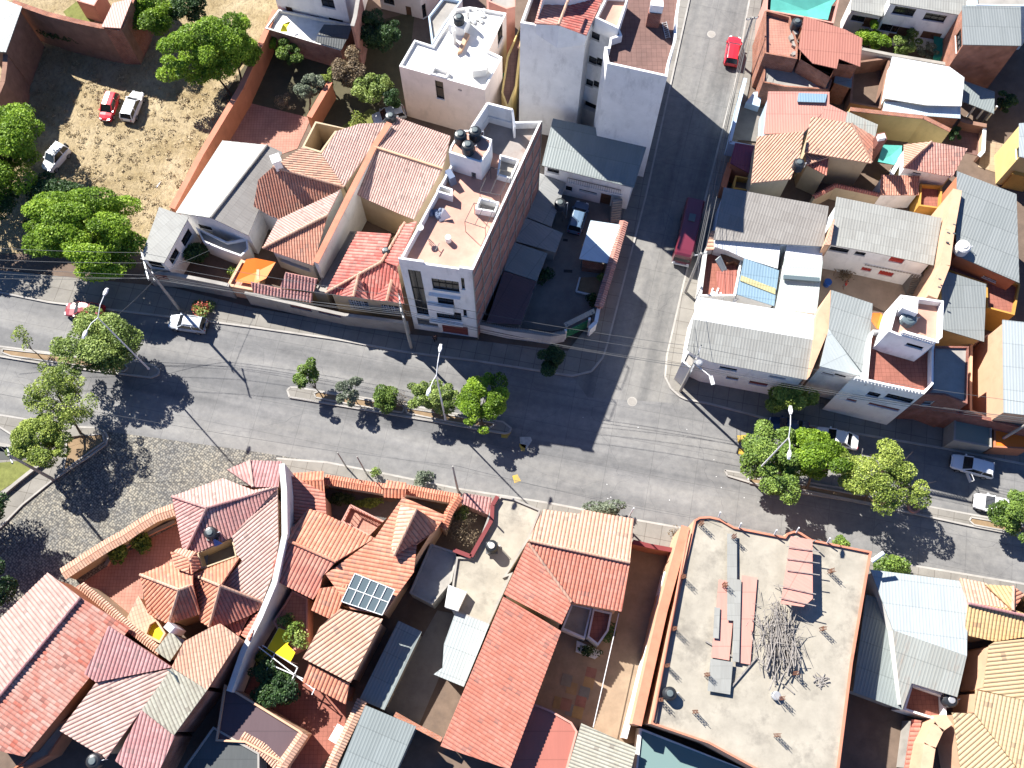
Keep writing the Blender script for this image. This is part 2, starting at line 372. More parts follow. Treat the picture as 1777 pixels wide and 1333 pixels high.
def plane_face(spec):
    """spec: (x,y,h) px/height triples, h None = lies in the plane of the first three given"""
    kn=[i for i,q in enumerate(spec) if q[2] is not None]; g=[P(*spec[i]) for i in kn]
    if len(g)<3:
        h=sum(spec[i][2] for i in kn)/max(1,len(g)); return [P(q[0],q[1],q[2] if q[2] is not None else h) for q in spec]
    best=None
    for i in range(len(g)):
        for j in range(i+1,len(g)):
            for k in range(j+1,len(g)):
                ar=(g[j]-g[i]).cross(g[k]-g[i]).length
                if best is None or ar>best[0]*1.05: best=(ar,i,j,k)
    _,i,j,k=best; keep={kn[i],kn[j],kn[k]}; g0=g[i]
    n=(g[j]-g[i]).cross(g[k]-g[i]).normalized(); out=[]
    for q,sp in enumerate(spec): out.append(P(*sp) if q in keep else on_plane(sp[0],sp[1],g0,n))
    return out
def opening(parent,kind,A,d,nrm,s0,z0,s1,z1,dep):
    """window / door / shutter set in a wall hole"""
    o=Vector((A.x,A.y,0)); I=-nrm
    q=lambda s,z,k: o+d*s+Vector((0,0,z))+I*k
    if kind in('w','ww','wb'):
        fm={'w':G['frame'],'ww':G['wframe'],'wb':G['wframe']}[kind]
        f=MB(); t_=.07
        for (a,b) in ((q(s0,z0+t_/2,dep-.04),q(s1,z0+t_/2,dep-.04)),(q(s0,z1-t_/2,dep-.04),q(s1,z1-t_/2,dep-.04)),(q(s0+t_/2,z0+t_,dep-.04),q(s0+t_/2,z1-t_,dep-.04)),(q(s1-t_/2,z0+t_,dep-.04),q(s1-t_/2,z1-t_,dep-.04))): f.bar(a,b,t_,.05)
        nm=max(1,round((s1-s0)/.7))
        for i in range(1,nm): x=s0+(s1-s0)*i/nm; f.bar(q(x,z0+t_,dep-.04),q(x,z1-t_,dep-.04),.05,.045)
        if z1-z0>1.1: z=z0+(z1-z0)*.6; f.bar(q(s0+t_,z,dep-.04),q(s1-t_,z,dep-.04),.045,.05)
        if kind=='wb':
            for i in range(1,int((s1-s0)/.28)): x=s0+.28*i; f.bar(q(x,z0,-.05),q(x,z1,-.05),.05)
            for i in range(1,4): z=z0+(z1-z0)*i/4; f.bar(q(s0,z,-.05),q(s1,z,-.05),.05)
        w_=f.build('window',fm,parent)
        g=MB(); g.face([q(s0,z0,dep),q(s1,z0,dep),q(s1,z1,dep),q(s0,z1,dep)]); g.build('pane',G['dark'],w_)
        b=MB(); b.bar(q(s0-.06,z0-.04,-.03),q(s1+.06,z0-.04,-.03),.12,.06); b.build('sill',W['white2'],w_)
    else:
        mm={'d':G['brown'],'dr':G['red'],'g':G['shut'],'gg':G['green'],'o':G['black'],'dg':G['steel']}[kind]
        g=MB(); g.face([q(s0,z0,dep),q(s1,z0,dep),q(s1,z1,dep),q(s0,z1,dep)])
        if kind!='o':
            for i in range(1,max(2,round((s1-s0)/(.5 if kind!='g' else .9)))):
                x=s0+(s1-s0)*i/max(2,round((s1-s0)/(.5 if kind!='g' else .9))); g.bar(q(x,z0,dep-.02),q(x,z1,dep-.02),.04)
            g.bar(q(s0,(z0+z1)/2,dep-.03),q(s1,(z0+z1)/2,dep-.03),.05)
        g.build({'d':'door','dr':'door','g':'garage_door','gg':'gate','o':'doorway','dg':'door'}[kind],mm,parent)
def wall_mesh(parent,W3,wins=(),z0=0.0,mat=None,name='wall',mats=None,sub=None):
    """vertical walls under the outline W3 (world points, z = wall top) with real holes for the openings given as px corners"""
    W3=ccw(W3); n=len(W3); ops={i:[] for i in range(n)}
    for (x0,y0,x1,y1,kind) in wins:
        cx,cy=(x0+x1)/2,(y0+y1)/2; best=None
        for i in range(n):
            A,B=W3[i],W3[(i+1)%n]; d=Vector((B.x-A.x,B.y-A.y,0)); L=d.length
            if L<.3: continue
            d/=L; nr=Vector((d.y,-d.x,0)); r=ray(cx,cy)
            if r.dot(nr)>=0: continue
            h=on_plane(cx,cy,A,nr); s=(h-A).dot(d)
            if s<-.3 or s>L+.3 or h.z<z0-.5 or h.z>max(A.z,B.z)+.5: continue
            D=(h-Vector((0,0,CAM_H))).length
            if best is None or D<best[0]: best=(D,i,A,d,nr,L)
        if best is None: continue
        D,i,A,d,nr,L=best; a=on_plane(x0,y0,A,nr); b=on_plane(x1,y1,A,nr)
        s0,s1=sorted(((a-A).dot(d),(b-A).dot(d))); q0,q1=sorted((a.z,b.z))
        if kind in('d','dr','g','gg','o','dg') and q0<z0+.6: q0=z0
        s0=max(.08,s0); s1=min(L-.08,s1); q0=max(z0,q0); q1=min(min(A.z,W3[(i+1)%n].z)-.1,q1)
        if s1-s0<.2 or q1-q0<.2: continue
        ops[i].append((s0,q0,s1,q1,kind,A,d,nr))
    objs=[]; mbs={}
    for i in range(n):
        A,B=W3[i],W3[(i+1)%n]; d=Vector((B.x-A.x,B.y-A.y,0)); L=d.length
        if L<1e-3: continue
        d/=L; nr=Vector((d.y,-d.x,0)); key=(mats or {}).get(i,mat); mb=mbs.setdefault(key,MB())
        zt=min(A.z,B.z); q=lambda s,z,k=0: Vector((A.x,A.y,0))+d*s+Vector((0,0,z))-nr*k
        S=sorted({0,L,*[o[0] for o in ops[i]],*[o[2] for o in ops[i]]}); Z=sorted({z0,zt,*[o[1] for o in ops[i]],*[o[3] for o in ops[i]]})
        for a,b in zip(S,S[1:]):
            for c,e in zip(Z,Z[1:]):
                ms,mz=(a+b)/2,(c+e)/2
                if any(o[0]<ms<o[2] and o[1]<mz<o[3] for o in ops[i]): continue
                mb.face([q(a,c),q(b,c),q(b,e),q(a,e)],[(a,c),(b,c),(b,e),(a,e)])
        if abs(A.z-B.z)>1e-3:
            if A.z>B.z: mb.face([q(0,zt),q(L,zt),q(0,A.z)],[(0,zt),(L,zt),(0,A.z)])
            else: mb.face([q(0,zt),q(L,zt),q(L,B.z)],[(0,zt),(L,zt),(L,B.z)])
        for (s0,a,s1,b,kind,AA,dd,nn) in ops[i]:
            dep=.55 if kind=='o' else .14
            for p1,p2 in (((s0,a),(s1,a)),((s1,a),(s1,b)),((s1,b),(s0,b)),((s0,b),(s0,a))):
                mb.face([q(*p1),q(*p1,dep),q(*p2,dep),q(*p2)],[(0,0),(dep,0),(dep,1),(0,1)])
            opening(parent,kind,AA,dd,nn,s0,a,s1,b,dep)
    for k,mb in mbs.items(): objs.append(mb.build(name,W[k] if isinstance(k,str) else k,parent))
    return objs
def center(pts): 
    v=sum((Vector((p[0],p[1],0)) for p in pts),Vector()); return v/len(pts)
def flat(name,label,cat,pts,h,wall='white',floor='conc',par=.7,wins=(),cap=None,mats=None,z0=0.0,th=.18,drop=None,group=None,oname='wall'):
    """flat-roofed building: walls, roof slab and parapet. pts = px outline of the parapet top"""
    Wp=ccw(PL(pts,h) if len(pts[0])==2 else [P(*p) for p in pts]); r=thing(name,label,cat,(center(Wp).x,center(Wp).y,z0),group)
    hr=(h if not isinstance(h,(list,tuple)) else h[0])-par
    Wi=inset(Wp,th); zmin=min(p.z for p in Wp)
    wall_mesh(r,Wp,wins,z0,wall,mats=mats)
    pm=MB(); n=len(Wp)
    for i in range(n):
        j=(i+1)%n; a,b,c,d=Wp[i],Wp[j],Wi[j],Wi[i]
        lo=zmin-par
        pm.face([a,b,c,d]); L=(c-d).length
        pm.face([d,c,Vector((c.x,c.y,lo)),Vector((d.x,d.y,lo))],[(0,d.z),(L,c.z),(L,lo),(0,lo)])
    pm.build('parapet' if par>.25 else 'roof_edge',W[cap] if cap else (W[wall] if isinstance(wall,str) else wall),r)
    fm=MB(); fm.poly([Vector((p.x,p.y,zmin-par)) for p in Wi]); fm.build('roof',W[floor] if isinstance(floor,str) else floor,r)
    r['_hr']=zmin-par
    return r
def roofed(name,label,cat,faces,rm,outline=None,wall='white',wins=(),kind='tile',per=.3,ins=.3,caps=(),capm=None,z0=0.0,vdir=None,mats=None,group=None,thick=.12,open_=False,posts=None):
    """building under pitched planes. faces: list of triples lists (px,py,h|None); rm: material or one per face"""
    F=[plane_face(f) for f in faces]
    if outline is None:
        if len(F)==1: O=[p.copy() for p in F[0]]
        else: O=[P(*p) for p in [q for f in faces for q in f if q[2] is not None][:4]]
    else: O=[P(*p) for p in outline]
    c=center(O); r=thing(name,label,cat,(c.x,c.y,z0),group)
    O=ccw(O); Oi=inset(O,ins)
    for p in Oi: p.z-=.16
    if open_:
        for p in (Oi if posts is None else [P(*q) for q in posts]): m=MB(); m.bar((p.x,p.y,z0),(p.x,p.y,p.z),.12); m.build('post',G['steel'],r)
    else: wall_mesh(r,Oi,wins,z0,wall,mats=mats)
    groups={}
    rms=rm if isinstance(rm,(list,tuple)) else [rm]*len(F)
    vds=vdir if isinstance(vdir,list) else [vdir]*len(F)
    for f,mt,vd in zip(F,rms,vds):
        mb=groups.setdefault(mt.name,(MB(),mt)); sheet(mb[0],f,kind,per,vd,thick)
    rf=None
    for mb,mt in groups.values():
        o=mb.build('roof',mt,r); rf=rf or o
    if caps:
        cm=MB()
        for a,b in caps:
            pa,pb=P(*a),P(*b); up=Vector((0,0,.05)); cm.tube([pa+up,pb+up],.15,8)
        cm.build('ridge_cap',capm or rms[0],rf)
    return r
def slab(name,pts,h0,h1,mat,label=None,cat=None,kind=None,group=None,world=False):
    m=MB(); Wp=ccw(pts if world else PL(pts,0)); b=[Vector((p.x,p.y,h0)) for p in Wp]; u=[Vector((p.x,p.y,h1)) for p in Wp]
    m.hull(b,u,bottom=False); o=m.build(name,mat); tag(o,label,cat,group,kind); return o
def fence(name,label,pts,h,th=.25,wall='adobe',cap=None,z0=0.0,closed=False,capw=.15,wins=(),cat='wall'):
    """free-standing wall along px points of its top line, with coping ('tile' = little tiled roof)"""
    hs=[p[2] if len(p)>2 else h for p in pts]; p3=[P(p[0],p[1],k) for p,k in zip(pts,hs)]
    n=len(p3); L_=[];R_=[]
    for i in range(n):
        a=p3[max(0,i-1)]; b=p3[min(n-1,i+1)]; d=Vector((b.x-a.x,b.y-a.y,0)).normalized(); nr=Vector((-d.y,d.x,0))*th/2
        L_.append(p3[i]+nr); R_.append(p3[i]-nr)
    O=R_+L_[::-1]; c=center(O); r=thing(name,label,cat,(c.x,c.y,z0))
    wall_mesh(r,O,wins,z0,wall)
    m=MB(); 
    for i in range(n-1): m.face([R_[i],R_[i+1],L_[i+1],L_[i]])
    if cap is None: m.build('wall_top',W[wall],r)
    elif isinstance(cap,tuple):        # tiled coping: (material, half width)
        mt,hw=cap; mb=MB()
        for i in range(n-1):
            a,b=p3[i]+Vector((0,0,.06)),p3[i+1]+Vector((0,0,.06)); d=Vector((b.x-a.x,b.y-a.y,0)).normalized(); nr=Vector((-d.y,d.x,0))*hw
            for sg in (1,-1):
                q=nr*sg; up=Vector((0,0,.22)); pp=[a+up,b+up,b+q,a+q]
                sheet(mb,pp,'tile',.26,None,.05)
        mb.build('tiled_coping',mt,r)
    else:
        mb=MB(); 
        for i in range(n-1): mb.bar(p3[i]+Vector((0,0,.05)),p3[i+1]+Vector((0,0,.05)),th+capw,.1)
        mb.build('coping',W[cap] if isinstance(cap,str) else cap,r)
    return r
def tank(px,py,h,label,r=.55,ht=1.25,body=None,lid=None,stand=0,name='water_tank',group='rooftop water tanks'):
    """px,py = middle of the lid, h = height of the surface it stands on"""
    p=P(px,py,h+stand+ht); b=Vector((p.x,p.y,h)); o=thing(name,label,'water tank',b,group)
    body=body or G['black_plastic']; lid=lid or G['lid']
    if stand:
        m=MB()
        for sx in(-1,1):
            for sy in(-1,1): m.bar(b+Vector((sx*r*.7,sy*r*.7,0)),b+Vector((sx*r*.7,sy*r*.7,stand)),.1)
        m.box(b+Vector((0,0,stand-.08)),2*r*.95,2*r*.95,.08); m.build('stand',G['steel'],o); 
    z=stand; pr=[(r*.96,z)]
    for k in range(6):
        a=z+ht*.78*k/6; pr+=[(r,a+.03),(r,a+ht*.09),(r*.95,a+ht*.11)]
    pr+=[(r,z+ht*.8),(r*.8,z+ht*.92),(r*.5,z+ht*.96)]
    m=MB(); m.lathe(b,pr,20); m.build('body',body,o,True)
    m=MB(); m.lathe(b,[(r*.48,z+ht*.95),(r*.5,z+ht*1.0),(r*.42,z+ht*1.04),(.05,z+ht*1.05)],16); m.build('lid',lid,o)
    m=MB(); m.tube([b+Vector((r*.9,0,z+ht*.7)),b+Vector((r*1.35,.1,z+ht*.7)),b+Vector((r*1.35,.1,0))],.03,6); m.build('pipe',G['wpole'],o)
    return o
# ---------------- plants ----------------
def leaves(c,rad,n,size,rng,lean=None):
    """n leaf quads on the shell of one clump"""
    d=rng.normal(size=(n,3)); d/=np.linalg.norm(d,axis=1)[:,None]; d[:,2]=np.abs(d[:,2])*.9+d[:,2]*.1
    rr=rng.uniform(.55,1.0,n)**.6
    pos=np.array(c)+d*rr[:,None]*np.array(rad)
    nr=d*.5+rng.normal(size=(n,3))*.7; nr[:,2]+=.6; nr/=np.linalg.norm(nr,axis=1)[:,None]
    a=np.cross(nr,rng.normal(size=(n,3))); a/=np.linalg.norm(a,axis=1)[:,None]; b=np.cross(nr,a)
    s=size*rng.uniform(.6,1.4,n)[:,None]
    q=np.stack([pos-a*s-b*s*.5,pos+a*s-b*s*.6,pos+a*s*.7+b*s*.6,pos-a*s*.6+b*s*.5],1)
    return q,np.clip(rng.normal(.5,.2,n)+rng.normal(0,.17),0,1)
def leafmesh(name,parent,qs,cs,mat):
    q=np.concatenate(qs); c=np.concatenate(cs); n=len(q); me=bpy.data.meshes.new(name); org=np.array(parent['_o'] if parent is not None else (0,0,0))
    me.vertices.add(4*n); me.vertices.foreach_set('co',(q-org).reshape(-1).astype(np.float32))
    me.loops.add(4*n); me.loops.foreach_set('vertex_index',np.arange(4*n,dtype=np.int32))
    me.polygons.add(n); me.polygons.foreach_set('loop_start',np.arange(0,4*n,4,dtype=np.int32))
    me.update(); ul=me.uv_layers.new(name='uv'); uv=np.zeros((4*n,2),dtype=np.float32); uv[:,0]=np.repeat(c,4); ul.data.foreach_set('uv',uv.ravel())
    me.materials.append(mat); me.validate(); o=bpy.data.objects.new(name,me); COL.objects.link(o)
    if parent is not None: o.parent=parent; o['_o']=parent['_o']
    return o
L={}
L['bright']=M_leaf('bright_green_leaf',(.07,.13,.012),(.20,.33,.025),(.38,.52,.05),.4)
L['green']=M_leaf('green_leaf',(.045,.085,.015),(.13,.21,.035),(.27,.37,.07))
L['dark']=M_leaf('dark_green_leaf',(.015,.035,.012),(.03,.07,.02),(.07,.13,.03))
L['olive']=M_leaf('olive_leaf',(.06,.10,.02),(.18,.25,.05),(.36,.44,.12))
L['yellow']=M_leaf('yellow_green_leaf',(.08,.12,.02),(.22,.29,.045),(.42,.48,.10))
L['grey']=M_leaf('grey_green_leaf',(.07,.09,.06),(.14,.17,.11),(.24,.27,.18))
L['dry']=M_leaf('dry_leaf',(.09,.07,.04),(.18,.13,.08),(.28,.21,.12))
L['flower']=M_leaf('red_flower',(.3,.04,.03),(.45,.08,.06),(.5,.16,.1))
SEED=[7]
def tree(name,label,px,py,h,rx,rz,n=3000,mat='green',size=.16,base=None,ry=None,clumps=14,cat='tree',tr=.16,fill=1.0,group=None,twigs=0,hb=0.0,cr=.38):
    """px,py,h = middle of the crown; rx,rz = crown radii in metres; base = px of the trunk foot"""
    SEED[0]+=1; rng=np.random.default_rng(SEED[0]); ry=ry or rx
    rx*=1.1; ry*=1.1; n=int(n*1.9)
    c=P(px,py,h); g=P(*base,hb) if base else Vector((c.x+.2,c.y-.1,hb)); o=thing(name,label,cat,g,group)
    cl=[]
    ph=rng.uniform(0,6.28,4)
    for i in range(clumps):
        th=rng.uniform(0,6.283); z=rng.uniform(-.8,.9); rr=math.sqrt(max(0,1-z*z))*rng.uniform(.25,.92)**.7*fill
        rr*=.86+.2*math.sin(2*th+ph[0])+.14*math.sin(3*th+ph[1])+.1*math.sin(5*th+ph[2])
        cl.append(np.array([c.x+math.cos(th)*rr*rx,c.y+math.sin(th)*rr*ry,c.z+z*rz*.66]))
    m=MB(); fork=g.lerp(c,.45); fork.z=hb+(c.z-rz*.7-hb)*.75 if c.z-rz*.7>hb else hb+.2
    m.tube([g,g.lerp(fork,.5)+Vector((.05,.04,0)),fork],[tr,tr*.8,tr*.65],8); m.build('trunk',G['bark'],o)
    m=MB()
    for q in cl:
        e=Vector(q); mid=fork.lerp(e,.55)+Vector((0,0,.12*rz)); m.tube([fork,mid,e],[tr*.5,tr*.25,tr*.08],5,cap=False)
        for k in range(twigs):
            v=Vector(rng.normal(size=3))*rx*.28; m.tube([mid.lerp(e,.5),e+v],[tr*.12,tr*.04],4,cap=False)
    m.build('limbs',G['bark'],o)
    qs,cs=[],[]
    for q in cl:
        k=rng.uniform(.5,1.25)*cr; kk=rng.uniform(.8,1.25)
        a,b=leaves(q,(rx*k*kk,ry*k/kk,rz*k*.95),max(20,int(1.35*n/clumps*(k/cr)**1.6)),size*.7,rng); qs.append(a); cs.append(b)
    if n>0: leafmesh('crown',o,qs,cs,L[mat])
    return o
def shrub(label,px,py,r,rz=None,n=500,mat='green',size=.1,name='shrub',ry=None,h=None,flowers=0,group=None):
    SEED[0]+=1; rng=np.random.default_rng(SEED[0]); rz=rz or r*.9; ry=ry or r
    c=P(px,py,(h or 0)+rz*.7); o=thing(name,label,'plant' if name!='shrub' else 'shrub',(c.x,c.y,h or 0),group)
    m=MB()
    for k in range(5):
        a=k*1.3; m.tube([Vector((c.x,c.y,h or 0)),Vector((c.x+math.cos(a)*r*.5,c.y+math.sin(a)*ry*.5,c.z+rz*.3))],[.04,.015],5,cap=False)
    m.build('stems',G['bark'],o); qs,cs=[],[]
    for k in range(7):
        q=np.array(c)+rng.normal(size=3)*np.array([r,ry,rz])*.33
        a,b=leaves(q,(r*.6,ry*.6,rz*.6),max(10,n//7),size,rng); qs.append(a); cs.append(b)
    leafmesh('foliage',o,qs,cs,L[mat])
    if flowers:
        a,b=leaves(c,(r*.95,ry*.95,rz*1.0),flowers,size*.8,rng); leafmesh('flowers',o,[a],[b],L['flower'])
    return o
# ---------------- cars ----------------
def carpaint(name,c):
    m,nt,b=newmat(name,.28,.5); b.inputs['Base Color'].default_value=(*c,1); b.inputs['Coat Weight'].default_value=.6; b.inputs['Coat Roughness'].default_value=.06; return m
PAINT={k:carpaint(k+'_car_paint',c) for k,c in dict(red=(.55,.02,.03),white=(.72,.72,.72),silver=(.38,.41,.44),darkred=(.22,.015,.02),blue=(.10,.16,.24),navy=(.02,.04,.09)).items()}
G['tyre']=M_plain('tyre_rubber',(.02,.02,.02),.85); G['rim']=M_plain('wheel_rim',(.35,.35,.36),.35,.5,.6); G['lamp']=M_plain('headlight_glass',(.7,.72,.75),.15,.6); G['tail']=M_plain('tail_light_red',(.4,.01,.01),.25,.5); G['grille']=M_plain('black_trim',(.02,.02,.02),.5)
def car(label,front,rear,paint,style='hatch',Lc=4.1,Wc=1.72,Hc=1.5,door=False,h=0.0,spare=False,name='parked_car',stripe=False,group=None):
    a=P(front[0],front[1],h+.7); b=P(rear[0],rear[1],h+.7); c=(a+b)/2; c.z=h; f=Vector((a.x-b.x,a.y-b.y,0)).normalized(); s=Vector((-f.y,f.x,0))
    o=thing(name,label,'car',c,group); pm=PAINT[paint]
    X=lambda x,y,z: c+f*(x*Lc)+s*(y*Wc/2)+Vector((0,0,z))
    # stations along the car: x(-.5 rear .. .5 front), half width, deck height
    bl=.92 if style!='sedan' else .9
    if style=='sedan': dk=[(-.5,.80,.62),(-.485,.9,.80),(-.38,.97,.90),(-.25,1,.92),(.0,1,.90),(.2,1,.88),(.36,.97,.80),(.46,.88,.70),(.5,.74,.55)]; cab=(-.33,-.2,.08,.23)
    elif style=='pickup': dk=[(-.5,.93,.70),(-.48,.97,1.0),(-.3,1,1.0),(0,1,.98),(.2,1,.95),(.36,.98,.88),(.46,.9,.76),(.5,.8,.6)]; cab=(-.5,-.44,.14,.26)
    else: dk=[(-.5,.84,.62),(-.485,.92,.90),(-.38,.98,.93),(-.2,1,.92),(.0,1,.90),(.18,1,.88),(.34,.97,.80),(.45,.88,.70),(.5,.74,.55)]; cab=(-.48,-.41,.07,.24)
    k=Hc/1.5; m=MB(); rg=[]
    for x,wd,z in dk:
        z*=k; zb=.28 if abs(x)<.47 else .34
        rg.append([X(x,-wd*.93,zb),X(x,-wd,.5*k),X(x,-wd*.98,z-.1),X(x,-wd*.86,z),X(x,0,z+.03),X(x,wd*.86,z),X(x,wd*.98,z-.1),X(x,wd,.5*k),X(x,wd*.93,zb)])
    for i in range(len(rg)-1):
        for j in range(8): m.face([rg[i][j],rg[i][j+1],rg[i+1][j+1],rg[i+1][j]])
        m.face([rg[i][8],rg[i][0],rg[i+1][0],rg[i+1][8]])
    m.face(rg[0]); m.face(rg[-1][::-1]); m.build('body',pm,o,False)
    r0,r1,r2,r3=cab; zd=.9*k; zr=Hc
    # roof
    m=MB(); n_=5; rr=[]
    for i in range(n_+1):
        x=r1+(r2-r1)*i/n_; e=.0 if 0<i<n_ else .04
        rr.append([X(x,-.74+e,zr-.06),X(x,-.62,zr-.01-e*.5),X(x,0,zr+.03-e*.5),X(x,.62,zr-.01-e*.5),X(x,.74-e,zr-.06)])
    for i in range(n_):
        for j in range(4): m.face([rr[i][j],rr[i+1][j],rr[i+1][j+1],rr[i][j+1]][::-1])
    # pillars
    for sg in (-1,1):
        for (xa,xb) in ((r0,r1+.005),(r3,r2-.005),((r1+r2)/2-.03,(r1+r2)/2-.02)): m.bar(X(xa,.86*sg,zd),X(xb,.745*sg,zr-.05),.09,.07)
    m.build('roof',pm,o)
    gl=G['dark']
    def pane(nm,pts): g=MB(); g.face(pts); return g.build(nm,gl,o)
    pane('windshield',[X(r3,-.83,zd),X(r3,.83,zd),X(r2,.70,zr-.05),X(r2,-.70,zr-.05)])
    pane('rear_window',[X(r0,.83,zd),X(r0,-.83,zd),X(r1,-.70,zr-.05),X(r1,.70,zr-.05)])
    for sg in (-1,1): pane('side_window',[X(r0,.87*sg,zd-.03),X(r3,.87*sg,zd-.03),X(r2,.74*sg,zr-.06),X(r1,.74*sg,zr-.06)])
    for x in (-.31,.31):
        for sg in (-1,1):
            w_=MB(); cc=X(x,.9*sg,.32); n=16; 
            rg=[]
            for dy,rd in ((-.1,.27),(-.08,.32),(.09,.32),(.11,.27)):
                rg.append([cc+s*(dy*sg)+f*(rd*math.cos(2*math.pi*i/n))+Vector((0,0,rd*math.sin(2*math.pi*i/n))) for i in range(n)])
            for i in range(3):
                for j in range(n): w_.face([rg[i][j],rg[i][(j+1)%n],rg[i+1][(j+1)%n],rg[i+1][j]])
            wh=w_.build('wheel',G['tyre'],o); q=MB(); q.face([p*.68+(cc+s*(.125*sg))*.32 for p in rg[3]] if False else [cc+s*(.115*sg)+f*(.2*math.cos(2*math.pi*i/n))+Vector((0,0,.2*math.sin(2*math.pi*i/n))) for i in range(n)]); q.build('rim',G['rim'],wh)
    for sg in (-1,1):
        q=MB(); q.bar(X(.485,.45*sg,.62*k),X(.46,.78*sg,.64*k),.14,.14); q.build('headlight',G['lamp'],o)
        q=MB(); q.bar(X(-.497,.55*sg,.68*k),X(-.48,.84*sg,.70*k),.07,.2); q.build('tail_light',G['tail'],o)
        q=MB(); q.bar(X(r3-.03,.9*sg,zd+.05),X(r3-.035,1.12*sg,zd+.07),.16,.12); q.build('wing_mirror',pm,o)
    q=MB(); q.bar(X(.505,-.4,.48),X(.505,.4,.48),.05,.16); q.build('grille',G['grille'],o)
    q=MB(); q.bar(X(.5,-.7,.36),X(.5,.7,.36),.1,.12); q.bar(X(-.5,-.78,.42),X(-.5,.78,.42),.1,.14); q.build('bumper',G['grille'] if style=='hatch' else pm,o)
    if door:
        q=MB(); hx=.1; a=X(hx,1,0); d=(s*.8-f*.45).normalized(); b2=a+d*1.0
        if door<0: a=X(hx,-1,0); d=(-s*.8-f*.45).normalized(); b2=a+d*1.0
        q.bar(a+Vector((0,0,.6)),b2+Vector((0,0,.6)),.06,.55); q.bar(a+Vector((0,0,1.0))+d*.1,a+Vector((0,0,1.4))+d*.35,.05); q.bar(a+Vector((0,0,1.4))+d*.35,b2+Vector((0,0,1.4)),.05); q.bar(b2+Vector((0,0,.9)),b2+Vector((0,0,1.4)),.05)
        q.build('open_door',pm,o)
    if spare:
        q=MB(); cc=X(-.52,0,.85); q.tube([cc,cc-f*.18],.33,16); q.build('spare_wheel',G['tyre'],o)
        q=MB(); q.bar(X(-.3,.6,zr+.05),X(.05,.6,zr+.05),.04); q.bar(X(-.3,-.6,zr+.05),X(.05,-.6,zr+.05),.04); q.build('roof_rail',G['grille'],o)
    return o
# ---------------- poles and wires ----------------
def pole(label,base,top,r=.14,arms=((.9,1.9,(.35,-1)),),name='utility_pole',mat=None,cat='utility pole',group=None,hmax=None):
    b=P(*base); d=ray(*top); kk=(b.x*d.x+b.y*d.y)/(d.x**2+d.y**2); h=CAM_H+kk*d.z
    if hmax: h=hmax
    o=thing(name,label,cat,b,group); tp=Vector((b.x,b.y,h)); m=MB(); m.tube([b,tp],[r*1.25,r*.8],10); m.build('shaft',mat or G['pole'],o)
    for fr,ln,dr in arms:
        dd=Vector((dr[0],dr[1],0)).normalized(); c=b+Vector((0,0,h*fr)); q=MB(); q.bar(c-dd*ln/2,c+dd*ln/2,.11,.11); arm=q.build('crossarm',G['galv'],o)
        for k in (-.48,-.16,.16,.48): q=MB(); q.lathe(c+dd*ln*k+Vector((0,0,.05)),[(.05,0),(.07,.06),(.04,.12),(.06,.2),(.02,.24)],8); q.build('insulator',G['lid'],arm)
    return o,tp
def lamp(label,base,junction,heads,group='double-armed street lamps'):
    b=P(*base,.15); d=ray(*junction); kk=(b.x*d.x+b.y*d.y)/(d.x**2+d.y**2); h=CAM_H+kk*d.z
    o=thing('street_lamp',label,'street lamp',b,group); j=Vector((b.x,b.y,h)); m=MB(); m.tube([b,b+Vector((0,0,.5)),j],[.16,.1,.06],10); m.build('post',G['wpole'],o)
    for hx,hy in heads:
        e=P(hx,hy,h+.7); q=MB(); mid=j.lerp(e,.5)+Vector((0,0,.25)); q.tube([j,mid,e],[.045,.045,.04],8); a=q.build('arm',G['wpole'],o)
        dd=Vector((e.x-j.x,e.y-j.y,0)).normalized(); sd=Vector((-dd.y,dd.x,0)); q=MB(); l=.75
        bt=[e-dd*.1-sd*.08,e+dd*l*.4-sd*.2,e+dd*l-sd*.12,e+dd*l+sd*.12,e+dd*l*.4+sd*.2,e-dd*.1+sd*.08]
        tp=[p+Vector((0,0,.16)) for p in [(q_-e)*.75+e for q_ in bt]]; q.hull([p-Vector((0,0,.02)) for p in bt],tp); q.build('lamp_head',G['wpole'],a)
    return o
def wire(label,a,b,sag=.5,r=.018,name='power_cable',group='overhead cables'):
    a=Vector(a); b=Vector(b); m=MB(); n=14; pts=[a.lerp(b,i/n)-Vector((0,0,sag*4*(i/n)*(1-i/n))) for i in range(n+1)]
    m.tube(pts,r,5,cap=False); o=m.build(name,G['cable']); tag(o,label,'cable',group); return o
